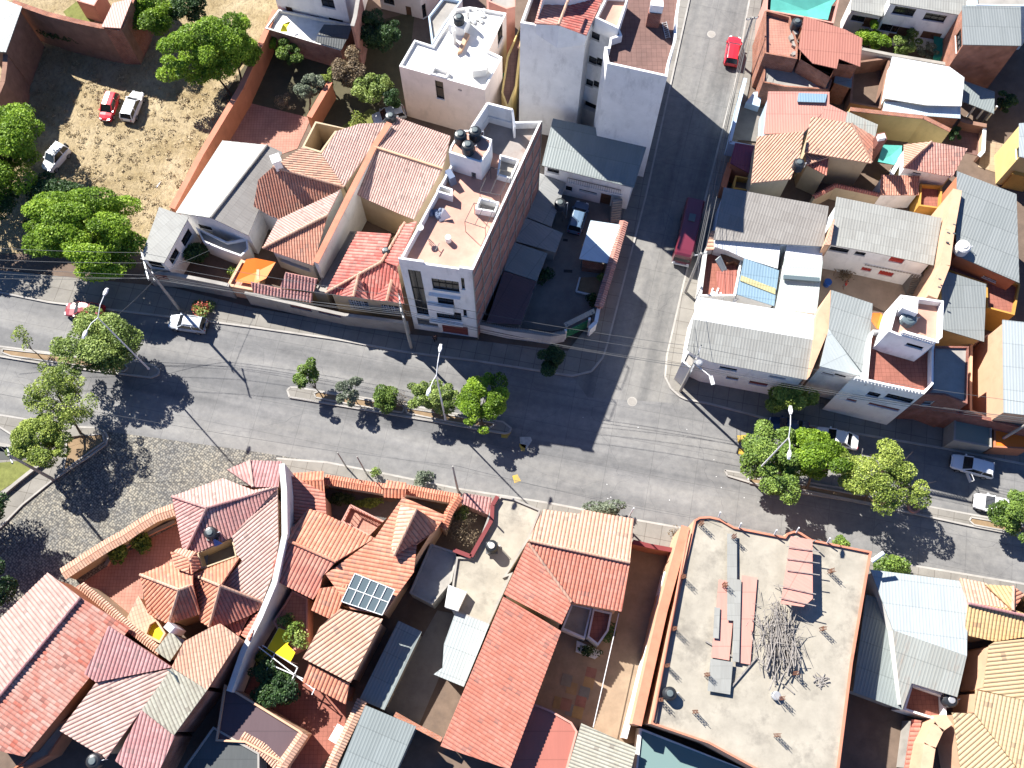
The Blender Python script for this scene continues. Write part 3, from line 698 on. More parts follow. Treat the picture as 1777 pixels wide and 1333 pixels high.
def person(label,px,py,shirt,trou,h=0.0,az=0.0):
    """standing figure, one continuous body; px,py = feet"""
    b=P(px,py,h); o=thing('person',label,'person',b); ca,sa=math.cos(az),math.sin(az)
    q=lambda x,y,z: Vector((b.x+x*ca-y*sa,b.y+x*sa+y*ca,h+z))
    def skin(name,V,E,Rr,mat,root=0):
        me=bpy.data.meshes.new(name); org=Vector(o['_o']); me.from_pydata([tuple(q(*v)-org) for v in V],E,[]); ob=bpy.data.objects.new(name,me); COL.objects.link(ob); ob.parent=o; ob['_o']=o['_o']
        sk=ob.modifiers.new('skin','SKIN'); su=ob.modifiers.new('sub','SUBSURF'); su.levels=su.render_levels=2
        for i,r in enumerate(Rr): me.skin_vertices[0].data[i].radius=(r,r)
        me.skin_vertices[0].data[root].use_root=True; me.materials.append(mat); return ob
    sk=M_plain('skin_tone',(.30,.16,.10)) if 'sk' not in G else G['sk']; G['sk']=sk
    V=[(0,0,.95),(0,0,1.2),(0,0,1.42),(0,.0,1.5),(0,.01,1.6),(0,.0,1.72),(.19,0,1.4),(.25,.05,1.12),(.24,.18,.9),(-.19,0,1.4),(-.26,0,1.12),(-.27,.08,.87),(.1,0,.9),(.12,.08,.5),(.12,-.02,.08),(.13,.16,.04),(-.1,0,.9),(-.12,-.06,.5),(-.12,-.12,.08),(-.13,.04,.04)]
    E=[(0,1),(1,2),(2,3),(3,4),(4,5),(2,6),(6,7),(7,8),(2,9),(9,10),(10,11),(0,12),(12,13),(13,14),(14,15),(0,16),(16,17),(17,18),(18,19)]
    Rr=[.12,.11,.12,.055,.09,.085,.055,.045,.035,.055,.045,.035,.08,.06,.045,.04,.08,.06,.045,.04]
    skin('body',V,E,Rr,sk)
    skin('shirt',[(0,0,.95),(0,0,1.2),(0,0,1.4),(.2,0,1.4),(.25,.05,1.14),(-.2,0,1.4),(-.26,0,1.14)],[(0,1),(1,2),(2,3),(3,4),(2,5),(5,6)],[.16,.15,.14,.08,.065,.08,.065],shirt)
    skin('trousers',[(0,0,.95),(.1,0,.86),(.12,.08,.5),(.12,-.02,.12),(-.1,0,.86),(-.12,-.06,.5),(-.12,-.12,.12)],[(0,1),(1,2),(2,3),(0,4),(4,5),(5,6)],[.15,.1,.08,.065,.1,.08,.065],trou)
    skin('hair',[(0,-.03,1.64),(0,-.01,1.74)],[(0,1)],[.09,.09],G['grille'])
    return o
# ---------------- ground, roads, pavements ----------------
def M_road(name,c,rz,joint=True,tar=.35):
    m,nt,b=newmat(name,.8,.25); p=geo(nt); v=mapped(nt,p,(1,1,1),rz)
    f=noise(nt,.22,7,mapped(nt,v,(.35,1,1)),.68); r=ramp(nt,[(.3,sh(c,.8)),(.5,c),(.72,sh(c,1.22))]); nt.links.new(f,r.inputs[0])
    f2=noise(nt,1.1,8,p,.75); r2=ramp(nt,[(.3,(.76,.76,.77)),(.62,(1.08,1.07,1.05))]); nt.links.new(f2,r2.inputs[0])
    col=mixc(nt,1.0,r.outputs[0],r2.outputs[0],'MULTIPLY')
    wv=noise(nt,.2,4,mapped(nt,v,(.05,1.5,1)),.6); r3=ramp(nt,[(.36,(.70,.71,.73)),(.5,(1,1,1)),(.64,(1.16,1.15,1.12))]); nt.links.new(wv,r3.inputs[0])
    col=mixc(nt,1.0,col,r3.outputs[0],'MULTIPLY')
    if joint:
        br=N(nt,'TexBrick',offset=.0); br.inputs['Scale'].default_value=1; nt.links.new(v,br.inputs['Vector'])
        br.inputs['Brick Width'].default_value=4.6; br.inputs['Row Height'].default_value=3.4; br.inputs['Mortar Size'].default_value=.028; br.inputs['Mortar Smooth'].default_value=.3
        br.inputs['Color1'].default_value=(1,1,1,1); br.inputs['Color2'].default_value=(.93,.93,.94,1); br.inputs['Mortar'].default_value=(.62,.62,.63,1)
        col=mixc(nt,.75,col,br.outputs[0],'MULTIPLY')
        # tar-filled cracks: thin wandering lines
        w2=N(nt,'TexVoronoi',feature='DISTANCE_TO_EDGE'); w2.inputs['Scale'].default_value=.11; nz=N(nt,'TexNoise'); nz.inputs['Scale'].default_value=.5; nt.links.new(p,nz.inputs['Vector'])
        ad=N(nt,'Vector' 'Math',operation='ADD'); nt.links.new(p,ad.inputs[0]); nt.links.new(nz.outputs['Color'],ad.inputs[1]); nt.links.new(ad.outputs[0],w2.inputs['Vector'])
        ln=math_(nt,'LESS_THAN',w2.outputs['Distance'],.0013); col=mixc(nt,math_(nt,'MULTIPLY',ln,tar),col,(.04,.04,.045))
    nt.links.new(col,b.inputs['Base Color']); bump(nt,b,noise(nt,30,2,p),.15,.01); return m
_d=P(1500,860)-P(100,590); AVE=math.atan2(_d.y,_d.x)
_d=P(1246,0)-P(1105,600); CRO=math.atan2(_d.y,_d.x)
MR=M_road('avenue_concrete',(.175,.172,.167),-AVE); MR2=M_road('side_street_concrete',(.175,.17,.16),-CRO)
MS=M_floor('pavement_concrete',(.22,.205,.18),(.14,.13,.12),1.6,-AVE,.5,.4); MK=M_floor('kerb_concrete',(.34,.32,.29),(.2,.19,.17))
def M_cobble():
    m,nt,b=newmat('cobblestones',.8,.3); p=geo(nt); v=N(nt,'TexVoronoi'); v.inputs['Scale'].default_value=4.4; v.inputs['Randomness'].default_value=.55; nt.links.new(mapped(nt,p,(1,1,0),.6),v.inputs['Vector'])
    d=ramp(nt,[(.18,(1.15,1.12,1.05)),(.5,(.62,.62,.62)),(.62,(.35,.35,.36))]); nt.links.new(v.outputs['Distance'],d.inputs[0])
    s=N(nt,'SeparateColor'); nt.links.new(v.outputs['Color'],s.inputs[0]); c=mixc(nt,s.outputs[0],(.19,.19,.18),(.27,.255,.22))
    f=noise(nt,.3,5,p,.6); r=ramp(nt,[(.35,(.8,.8,.82)),(.65,(1.15,1.1,1.0))]); nt.links.new(f,r.inputs[0])
    c=mixc(nt,1.0,mixc(nt,1.0,c,d.outputs[0],'MULTIPLY'),r.outputs[0],'MULTIPLY'); nt.links.new(c,b.inputs['Base Color'])
    bump(nt,b,v.outputs['Distance'],-.8,.08); return m
def M_drygrass():
    m,nt,b=newmat('dry_grass_ground',.95,.1); p=geo(nt)
    f=noise(nt,.16,8,p,.72); r=ramp(nt,[(.3,(.20,.145,.075)),(.42,(.29,.225,.125)),(.58,(.38,.305,.19)),(.72,(.46,.385,.26))]); nt.links.new(f,r.inputs[0])
    f2=noise(nt,2.6,6,mapped(nt,p,(1,.6,1),.4),.8); r2=ramp(nt,[(.32,(.55,.52,.48)),(.5,(1,1,1)),(.7,(1.25,1.2,1.1))]); nt.links.new(f2,r2.inputs[0])
    nt.links.new(mixc(nt,1.0,r.outputs[0],r2.outputs[0],'MULTIPLY'),b.inputs['Base Color']); bump(nt,b,f2,.9,.25); return m
MC=M_cobble(); MG=M_drygrass(); MB_=M_floor('planting_soil',(.24,.165,.095),(.16,.11,.06),0,0,.6,1.2)
ME=M_plaster('garden_grass',(.16,.17,.05),.35,.4,.95,1.5,(.08,.09,.03))
def flatpoly(name,pts,z,mat,label=None,kind='structure',world=False):
    m=MB(); q=ccw([P(x,y,z) for x,y in pts]); m.poly(q); o=m.build(name,mat); tag(o,label,None,None,kind); return o
m=MB(); m.face([(-600,-500,-.03),(600,-500,-.03),(600,700,-.03),(-600,700,-.03)]); tag(m.build('ground',W['earth']),'bare earth ground under the blocks',None,None,'structure')
NK=[(-140,497),(0,508),(84,525),(383,561),(450,570),(588,590),(700,611),(828,627),(993,653)]
COR=[(1026,645),(1046,621),(1054,598)]
CL=[(1121,340),(1196,0),(1222,-120)]
CRt=[(1325,-130),(1298,13),(1277,135),(1186,493),(1157,618)]
CO2=[(1154,655),(1164,675),(1178.6,688),(1189,693),(1234,702)]
NE_=[(1330,727),(1493,754),(1646,780),(1777,806),(1900,830)]
SKp=[(480,796),(529,800),(568,803),(670,823),(797,849),(956,874),(1099,902),(1173,915),(1500,968),(1777,1014),(1900,1036)]
flatpoly('avenue_road',[(-140,470)]+NK+[(1054,640),(1157,660)]+CO2+NE_+SKp[::-1]+[(450,800),(-140,760)],.002,MR,'grey concrete avenue crossing the whole picture')
flatpoly('side_street_road',[(1020,690)]+[(993,653)]+COR+CL+CRt+CO2[:3]+[(1178,700)],.006,MR2,'narrow concrete side street running up from the junction')
COBP=[(189,749),(357,772),(450,785),(560,803),(540,860),(240,1010),(60,1150),(-140,1250),(-140,860),(0,800),(92,800)]
flatpoly('cobbled_road',COBP,.008,MC,'cobblestone roadway branching off at lower left')
flatpoly('vacant_lot',[(-160,-120),(520,-120),(470,60),(415,160),(345,275),(295,365),(250,440),(-160,440)],.01,MG,'vacant lot of dry trampled grass')
def pavement(name,front,back,label,mat=None):
    """raised pavement: front = kerb line px, back = inner line px"""
    q=ccw([P(x,y,0) for x,y in front+back]); m=MB(); m.hull([Vector((p.x,p.y,0)) for p in q],[Vector((p.x,p.y,.14)) for p in q],bottom=False); o=m.build(name,mat or MS); tag(o,label,None,None,'structure')
    k=MB()
    for a,b in zip(front,front[1:]):
        A,B=P(*a),P(*b); k.bar(A+Vector((0,0,.075)),B+Vector((0,0,.075)),.2,.156)
    c=k.build('kerb',MK); tag(c,'concrete kerb edging the '+label,None,None,'structure'); return o
pavement('pavement',NK+COR+CL,[(1190,-120),(1165,0),(1080,340),(1025,560),(985,610),(828,592),(700,580),(440,535),(300,500),(0,470),(-140,455)],'north pavement of the avenue and west side of the side street')
pavement('pavement',CRt+CO2+NE_,[(1900,780),(1700,755),(1560,715),(1420,690),(1206,650),(1190,630),(1225,500),(1300,150),(1340,-130)],'east corner pavement of the side street and avenue')
pavement('pavement',SKp,[(1900,1075),(1777,1060),(1500,1010),(1210,960),(1095,950),(930,905),(800,880),(650,850),(500,830)],'south pavement along the walls of the tiled houses')
def median(outline,label,beds,z=.17):
    q=ccw([P(x,y,0) for x,y in outline]); m=MB(); m.hull([Vector((p.x,p.y,0)) for p in q],[Vector((p.x,p.y,z)) for p in q],bottom=False); o=m.build('median',MS); tag(o,label,None,None,'structure')
    k=MB(); n=len(q)
    for i in range(n):
        a,b=q[i],q[(i+1)%n]; k.bar(a+Vector((0,0,z*.55)),b+Vector((0,0,z*.55)),.18,z*1.1)
    tag(k.build('kerb',MK),'concrete kerb around the '+label,None,None,'structure')
    for i,bd in enumerate(beds):
        g=ccw([P(x,y,z) for x,y in bd]); mb=MB(); mb.poly([p+Vector((0,0,.012)) for p in g]); tag(mb.build('planting_bed',MB_),'brown soil bed in the '+label,None,None,'structure')
        k=MB()
        for j in range(len(g)): k.bar(g[j]+Vector((0,0,.03)),g[(j+1)%len(g)]+Vector((0,0,.03)),.14,.14)
        tag(k.build('kerb',MK),'pale edging of the soil bed in the '+label,None,None,'structure')
median([(-60,592),(0,602),(127,618),(240,628),(268,635),(277,643),(275,651),(263,656),(191,647),(102,636),(0,619),(-60,610)],'upper left traffic median',[[(5,606),(60,612),(150,622),(215,631),(222,639),(215,645),(120,632),(20,618),(4,612)]])
median([(499,678),(504,673),(515,673),(618,689),(720,706),(800,720),(873,733),(887,744),(884,751),(876,753),(823,744),(760,733),(670,718),(600,706),(503,690)],'central traffic median',[[(545,683),(552,680),(620,692),(698,704),(702,709),(698,716),(620,704),(548,690)],[(704,708),(790,722),(860,735),(850,743),(770,730),(706,717)]])
median([(1257,817),(1300,824),(1400,838),(1475,850),(1580,874),(1687,894),(1777,909),(1880,928),(1880,950),(1777,931),(1684,913),(1577,890),(1475,869),(1400,857),(1324,845),(1262,826)],'right-hand traffic median',[[(1300,829),(1400,843),(1560,872),(1560,883),(1400,852),(1300,838)],[(1685,898),(1777,914),(1860,930),(1860,943),(1777,927),(1690,911),(1682,904)]])
# lower-left island with the open storm drain
median([(-40,716),(0,721),(70,732),(138,742),(168,743),(183,750),(188,760),(184,772),(158,791),(92,834),(40,876),(0,917),(-40,950),(-40,800),(20,775),(45,770)],'lower left island',[t(20,455,405,560,378,700,365,710,420,630,475,540,540,430,620,450,520)])
flatpoly('garden_grass',t(20,-120,560,0,560,170,545,265,560,180,640,0,755,-120,830),.19,ME,'patch of green grass beside the storm drain')
m=MB(); a,b,c,d=[P(x,y,.2) for x,y in t(20,-100,430,165,465,210,530,-100,545)]
m.poly(ccw([a,b,c,d])); tag(m.build('storm_drain',M_plain('storm_drain_dark_water',(.015,.018,.015),.4)),'dark open storm drain at the left edge',None,None,'structure')
fence('parapet_wall','low pale parapet wall along the open storm drain',t(20,-60,425,0,437,160,466),.75,.22,'conc','conc')
fence('parapet_wall','low kerb wall curving between the grass patch and the concrete path',t(20,-40,815,0,790,120,690,240,595,290,555,285,540),.5,.2,'conc','conc')
# road marks
MKY=M_floor('worn_yellow_paint',(.45,.30,.05),(.17,.16,.15),0,0,1.0,3); MKW=M_floor('worn_white_paint',(.40,.39,.35),(.17,.17,.16),0,0,1.0,3)
for nm,pts,mt,lb in (('road_marking',t(22,-40,340,30,350,0,395,-40,390),MKY,'worn yellow paint patch beside the median tip'),('road_marking',t(22,85,385,160,385,170,410,130,470,90,440),MKW,'worn white crossing paint beyond the median tip'),('road_marking',t(22,80,430,130,440,120,485,95,480),MKY,'small yellow paint patch under the white crossing paint'),
  ('road_marking',t(22,35,650,70,640,95,685,50,700),MKY,'yellow paint patch in the tree shadow near the south kerb'),('road_marking',t(22,1565,375,1635,370,1640,415,1570,425),MKY,'yellow paint patch right of the junction'),('road_marking',t(22,1575,460,1620,470,1610,510,1570,500),MKY,'faded yellow paint patch by the right-hand median tip')):
    flatpoly(nm,pts,.011,mt,lb)
def manhole(x,y,r,label):
    c=P(x,y,.012); m=MB(); m.lathe(c,[(r*1.25,0),(r*1.2,.006)],20); tag(m.build('manhole_surround',MK),'pale concrete ring of the '+label,None,None,'structure')
    m=MB(); m.lathe(c+Vector((0,0,.008)),[(r,0),(r,.006)],20); tag(m.build('manhole_cover',W['conc']),label,'manhole cover')
manhole(1097,697,.42,'round manhole cover at the junction'); manhole(1234.5,59.5,.42,'round manhole cover in the side street near the red car')
# yards
flatpoly('courtyard',[(820,470),(935,285),(985,320),(1110,330),(1085,400),(1030,545),(978,590),(826,575)],.012,W['yard'],'concrete courtyard with the parked car behind the corner wall')
flatpoly('drain_cover',t(12,385,540,445,543,443,563,385,560),.016,G['grille'],'dark drain grating in the courtyard'); flatpoly('drain_cover',t(12,382,330,413,334,412,350,380,347),.016,G['grille'],'small dark drain grating near the parked car in the courtyard')
flatpoly('garden_plot',t(11,1764,0,1764,1,1765,2) if False else t(12,480,595,640,590,640,720,470,680),.05,MB_,'bare planting plot in the courtyard')
flatpoly('patio',[(430,178),(540,205),(516,258),(490,267),(385,242),(395,212)],.012,W['terr'],'pinkish paved patio under the tree shadow')
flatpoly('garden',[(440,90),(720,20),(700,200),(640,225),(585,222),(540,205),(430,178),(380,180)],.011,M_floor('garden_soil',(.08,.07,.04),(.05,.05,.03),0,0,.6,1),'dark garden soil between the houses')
flatpoly('lawn',t(1,600,860,790,740,850,760,800,890,640,890),.02,ME,'yellowish lawn beyond the garden')
flatpoly('lawn',t(0,430,80,520,10,650,40,640,160,450,110),.02,ME,'yellowish lawn behind the long wall')
flatpoly('courtyard',t(13,395,460,700,470,1180,560,1100,740,860,850,720,780,440,690,355,800),.012,M_floor('beige_courtyard',(.34,.27,.20),(.22,.17,.12),0,0,.4,.6),'beige courtyard behind the white balcony house')
flatpoly('courtyard',[(1099,900),(1185,930),(1100,1290),(1005,1290),(915,1250),(990,1040)],.012,M_floor('brown_courtyard',(.26,.19,.13),(.18,.13,.09),0,0,.5,.6),'brown paved courtyard with coloured squares')
for i,(x,y,c,nm) in enumerate(((570,690,(.30,.07,.06),'red'),(555,755,(.38,.22,.06),'yellow'),(525,820,(.10,.16,.18),'blue'),(500,885,(.30,.07,.06),'dark red'),(440,790,(.36,.22,.07),'ochre'),(435,940,(.10,.16,.18),'grey blue'),(480,955,(.40,.26,.06),'pale yellow'),(405,735,(.16,.18,.16),'grey green'),(350,890,(.30,.2,.05),'dull yellow'),(400,900,(.28,.10,.07),'brick red'))):
    m=MB(); p=P(*t(32,x,y)[0],.016+.005*i); m.box(p,1.0,1.1,.003,-.25); tag(m.build('paving_square',M_plaster('paint_'+nm.replace(' ','_'),tuple(.45*k+.55*q for k,q in zip(c,(.23,.17,.12))),.2,.6)),'%s painted square in the brown courtyard'%nm,None,None,'structure')
flatpoly('yard_floor',t(31,1250,260,1400,290,1270,700,1100,1100,890,940,1000,700),.012,W['yard'],'grey stained yard floor between the tiled houses')
flatpoly('patio',t(31,0,700,640,780,620,1100,450,1333,-100,1333,-100,900),.012,W['terrr'],'terracotta patio floor at the bottom edge')
flatpoly('patio',[(100,1040),(250,940),(330,900),(330,960),(250,1000),(245,1100),(180,1110)],.012,W['terr'],'terracotta paved patio inside the curved wall')
flatpoly('yard_floor',t(33,580,820,950,900,1000,960,960,1333,500,1333),.012,W['earth'],'dark earth yard at the bottom right')
# ================= north-west block =================
roofed('shed','grey-green sheet roofed shed at the upper left edge above the vacant lot','shed',[t3(0,-120,-60,7,150,45,6.8,40,355,6.6,-120,340,None)],Q['green'],wall='adobe',kind='metal',ins=.35,vdir=None)
roofed('shed','small white sheet roofed shed at the left edge below the grey-green one','shed',[t3(0,-80,580,3.4,75,595,3.2,20,700,3.0,-80,720,None)],Q['white'],wall='greyw',kind='metal')
fence('retaining_wall','tall brown mud wall along the top of the vacant lot',[(22,4,6.2),(82,25,6.2),(130,37,6.2),(172,46,6.2),(209,50,6.2),(233,-8,6.2),(245,-60,6.2)],6.2,.45,'adobe','brick2')
fence('boundary_wall','lower brown mud wall down the left side of the vacant lot',t(0,40,350,35,450,20,560,-30,680,-90,800),5.6,.4,'adobe','adobe')
roofed('brick_house','brick house with faded red sheet roof behind the tall mud wall','house',[t3(0,768,20,7,900,-10,7,820,192,6.6,690,183,None)],Q['pink'],wall='brick2',kind='metal',ins=.1)
flat('outbuilding','pink walled outbuilding cut by the top edge above the yellowish lawn','building',t(0,520,-90,700,-60,640,40,520,5),3,'pinkw','whitef',.3)
fence('boundary_wall','long orange painted wall between the vacant lot and the terraced houses',[(478,18),(450,83),(418,153),(349,268),(299,362)],3.4,.5,'orange','capo')
roofed('garden_house','narrow white house with pale sheet roof and barred windows beside the big street tree','house',[t3(10,1082,115,5.7,1283,185,5.4,1115,497,5.2,955,468,None)],Q['asb'],wall='white',kind='metal',ins=.15,wins=[(*t(10,1232,346.8)[0],*t(10,1310,301.8)[0],'w'),(*t(10,1150,471.8)[0],*t(10,1222,426.8)[0],'w'),(*t(10,1000,479.8)[0],*t(10,1125,536.8)[0],'w')])
roofed('gabled_house','white gabled house with a pale and a dull fibre cement roof slope','house',
  [[(386,244,5.0),(464,252,5.9),(366,378,5.9),(305,369,None)],[(464,252,5.9),(490,264,5.4),(431,409,5.0),(366,378,5.9)]],[Q['asb'],Q['asbg']],
  outline=[(386,244,5.0),(464,252,5.9),(490,264,5.2),(431,409,5.0),(366,378,5.8),(305,369,4.9)],wall='white',kind='metal',ins=.25,wins=[(*t(10,1345,230)[0],*t(10,1450,280)[0],'w'),(*t(10,1500,330)[0],*t(10,1600,390)[0],'o')],caps=[((464,252,5.95),(366,378,5.95))],capm=W['greyw'])
flat('porch','white walled porch in front of the gabled house','porch',t(10,1330,250,1545,350,1680,325,1690,400,1640,450,1500,400,1380,350),2.9,'white','greyw',.4,wins=[(*t(10,1540,350)[0],*t(10,1660,420)[0],'w')])
fence('street_wall','grey street wall with gates in front of the white garden house',t(10,985,560,1190,575,1520,640,1560,650),3.1,.25,'greyw','conc',wins=[(*t(10,1040,570)[0],*t(10,1160,620)[0],'g')])
# terracotta house
roofed('tiled_house','hip-roofed terracotta house between the pink patio and the orange tarpaulin','house',
 [[(524,256,7.4),(557,268,7.0),(597,325,6.2),(473,290,8.2)],[(473,290,8.2),(597,325,6.2),(545,352,None),(482,382,None),(440,358,5.8),(448,312,None)],
  [(482,382,5.6),(590,331,6.6),(569,373,7.0),(456,431,None)],[(569,373,6.9),(456,431,5.9),(543,461,5.2)]],
 [T['light'],T['terra'],T['pale'],T['terra']],outline=[(524,256,6.4),(557,268,6.2),(597,325,5.6),(569,373,5.2),(543,461,4.8),(462,430,5.0),(482,386,5.2),(440,358,5.4),(448,312,5.6)],wall='white2',ins=.35,per=.28,
 caps=[((473,290,8.3),(597,325,6.3)),((569,373,7.05),(456,431,6.0))],capm=T['light'],wins=[(*t(11,165,455)[0],*t(11,390,560)[0],'o')])
m=MB(); p=P(*t(1,150,1080)[0],9.6); m.box((p.x,p.y,7.2),.8,.8,2.4,.4); m.box((p.x,p.y,9.6),1.0,1.0,.12,.4); tag(m.build('chimney',W['white']),'square white chimney on the terracotta hip roof','chimney')
roofed('tiled_house','wide house with pale pink tile roof split by a long ridge band','house',
 [[(681,201.5,6.6),(782,237,6.6),(768,293,7.6),(649,255,None)],[(649,255,7.6),(768,293,7.6),(718,381,6.2),(692,371,None),(631,344,None),(610,332,None)]],
 T['pale'],outline=[(681,201.5,6.5),(782,237,6.5),(768,293,7.4),(718,381,6.1),(692,371,6.1),(631,344,6.1),(610,332,6.1),(649,255,7.4)],wall='beige',per=.27,ins=.3,caps=[((649,255,7.7),(768,293,7.7))],capm=W['peach'])
roofed('tiled_house','house under a plain pale pink tile slope beside the patio','house',[[(585,228,6.9),(624,215,6.9),(672,214,7.2),(650,247,None),(597,324,6.2),(558,268,None)]],T['pale'],wall='beige',per=.27,ins=.3,z0=0)
fence('party_wall','tall orange capped party wall between the terracotta and the red roofed houses',[(676,214,7.6),(652,250,7.8),(610,332,7.6),(585,382,7.4),(548,456,6.6)],7.5,.45,'white2',G['capo'],capw=.2)
flat('lean_to','flat grey concrete strip roof between party wall and red tile roof','outbuilding',t(11,650,280,700,280,488,695,410,690),3.2,'greyw','conc',.15)
roofed('tiled_house','bright red tiled house with twin dormer gables and white window grilles','house',
 [t3(11,705,285,None,935,300,7.0,875,490,7.0,490,700,5.4),t3(11,870,490,7.0,975,520,6.6,1025,775,5.2,780,745,None,490,700,5.2),t3(11,1000,240,7.1,1110,215,7.8,978,520,None,885,485,7.0)],
 [T['crim'],T['crim'],T['crim']],outline=t3(11,705,285,5.8,935,300,6.6,1010,240,7.0,1100,220,6.6,985,520,6.2,1025,775,5.2,780,745,5.2,490,700,5.1),wall='beige',per=.36,ins=.35,
 wins=[(*t(11,640,736.4)[0],*t(11,795,816.4)[0],'wb'),(*t(11,865,776.4)[0],*t(11,1000,839.4)[0],'wb')],caps=[(t3(11,490,700,5.3)[0],t3(11,870,490,7.1)[0]),(t3(11,870,490,7.1)[0],t3(11,1030,220,7.3)[0])],capm=T['light'])
for lb,a,b,c,d in (('left dormer gable over the barred window of the red tiled house',(715,575),(680,725),(585,718),(780,745)),('right dormer gable beside the white four-storey building',(940,610),(905,755),(808,748),(1018,775))):
    roofed('dormer',lb,'dormer',[t3(11,*a,6.75,*b,6.3,*c,5.5),t3(11,*a,6.75,*b,6.3,*d,5.5)],T['crim'],outline=t3(11,*a,6.1,*c,5.4,*b,5.7,*d,5.4),wall='beige',per=.36,ins=.15,z0=4.4,caps=[(t3(11,*a,6.8)[0],t3(11,*b,6.35)[0])],capm=T['light'])
roofed('canopy','long striped tile canopy over the street wall beside the grey strip roof','canopy',[t3(11,-20,625,3.3,180,672,3.4,400,700,3.4,400,765,2.7,0,700,None)],T['rose'],wall='beige',per=.36,ins=.3)
roofed('canopy','small pyramid tile canopy above the street wall next to the grey strip roof','canopy',[t3(11,218,560,4.6,435,605,4.6,410,690,3.6,180,665,None)],T['rose'],wall='beige',per=.36,ins=.3)
fence('street_wall','beige street wall with pink garage shutters under the tile canopy',t(11,-60,700,0,712,620,850,790,870,1050,905),2.8,.2,'greyw','conc',wins=[(*t(11,240,770)[0],*t(11,400,830)[0],'g'),(*t(11,430,800)[0],*t(11,600,870)[0],'g')])
flat('small_yard_house','peach walled yard covered by an orange tarpaulin','outbuilding',t(10,1640,470,1764,520,1764,690,1540,650),2.7,'peach','peachf',.35,th=.3)
m=MB(); q=[P(*t(10,1675,470)[0],3.1),P(*t(11,10,462)[0],3.2),P(*t(11,150,490)[0],3.0),P(*t(11,85,600)[0],2.7),P(*t(11,0,640)[0],2.75),P(*t(10,1600,620)[0],2.9)]
cc=sum(q,Vector())/6; cc.z-=.35
for i in range(6): m.face([q[i],q[(i+1)%6],cc]); m.face([cc-Vector((0,0,.02)),q[(i+1)%6]-Vector((0,0,.02)),q[i]-Vector((0,0,.02))])
tag(m.build('tarpaulin',G['tarpo']),'bright orange tarpaulin slung over the peach walled yard','tarpaulin')
# wall between patio and yard
fence('garden_wall','orange garden wall between the dark garden and the pink patio',t(1,520,560,380,800),3.0,.5,'orange','capo')
flat('yard_structure','beige walled light well with a slatted opening beside the pink patio','outbuilding',t(1,420,825,700,890,560,900,460,1040,330,1000),4.5,'beige','earth',4.0,th=.2)
# white two-storey house at the top
def wallhouse(name,label,basepts,h,wall,floor,wins,par=.5,z0=0,cat='house'):
    """basepts are px of the foot of the walls at height z0"""
    g=[P(x,y,z0) for x,y in basepts]; px=[]
    Wp=ccw([Vector((p.x,p.y,h)) for p in g]); r=thing(name,label,cat,(center(Wp).x,center(Wp).y,0)); Wi=inset(Wp,.18)
    wall_mesh(r,Wp,wins,0.0,wall); pm=MB(); n=len(Wp)
    for i in range(n):
        j=(i+1)%n; a,b,c,d=Wp[i],Wp[j],Wi[j],Wi[i]; pm.face([a,b,c,d]); pm.face([d,c,c-Vector((0,0,par)),d-Vector((0,0,par))])
    pm.build('parapet',W[wall],r); fm=MB(); fm.poly([p-Vector((0,0,par)) for p in Wi]); fm.build('roof',W[floor],r); return r
wallhouse('two_storey_house','white two-storey house with dark windows above the brick terrace',t(1,168,60,660,172,760,-150,220,-260),9.0,'white','whitef',[(*t(1,213,42)[0],*t(1,292,158)[0],'d'),(*t(1,382,100)[0],*t(1,464,178)[0],'w'),(*t(1,452,-20)[0],*t(1,557,62)[0],'w'),(*t(1,508,118)[0],*t(1,612,163)[0],'w')],.5,3.2)
flat('brick_terrace','brick walled roof terrace in front of the white two-storey house','terrace',t(1,78,192,170,62,665,165,592,345),3.6,'hollow','whitef',.45,cap='white2')
for lb,q in (('dark sheet roof panel nearest the white wall',(478,165,670,175,640,265,435,235)),('dark sheet roof panel at the corner of the brick terrace',(430,245,632,270,598,335,420,285))):
    m=MB(); sheet(m,[P(*p,z) for p,z in zip(t(1,*q),(4.4,4.3,4.0,4.1))],'metal',.3); tag(m.build('roof_panel',Q['darkm']),lb+' of the terrace','roof panel')
m=MB(); q=[P(*p,z) for p,z in zip(t(1,180,215,200,165,245,145,250,150,225,190,232,215),(3.3,4.2,4.4,4.2,4.1,3.4))]; m.poly(q); m.poly([p-Vector((0,0,.03)) for p in q][::-1]); tag(m.build('cloth',G['cloy']),'yellow cloth draped on the brick terrace wall','cloth')
fence('side_wall','tall brick side wall right of the white two-storey house',t(1,720,-60,690,120,672,180),7.5,.3,'hollow','conc')
wallhouse('apartment_house','pink and white house in shade at the top behind the dark garden',t(1,870,60,1150,130,1260,60,1300,-200,880,-250),7.0,'pinkwhite','conc',[(*t(1,880,-20)[0],*t(1,960,40)[0],'w'),(*t(1,1030,40)[0],*t(1,1080,125)[0],'d'),(*t(1,1100,65)[0],*t(1,1180,110)[0],'w')])
flat('annex','low grey roofed annex left of the white flat-roofed house','annex',t(1,1188,112,1290,-20,1420,0,1300,165,1215,300),6.0,'blue','conc',.4,wins=[(*t(1,1222,160)[0],*t(1,1285,235)[0],'w')])
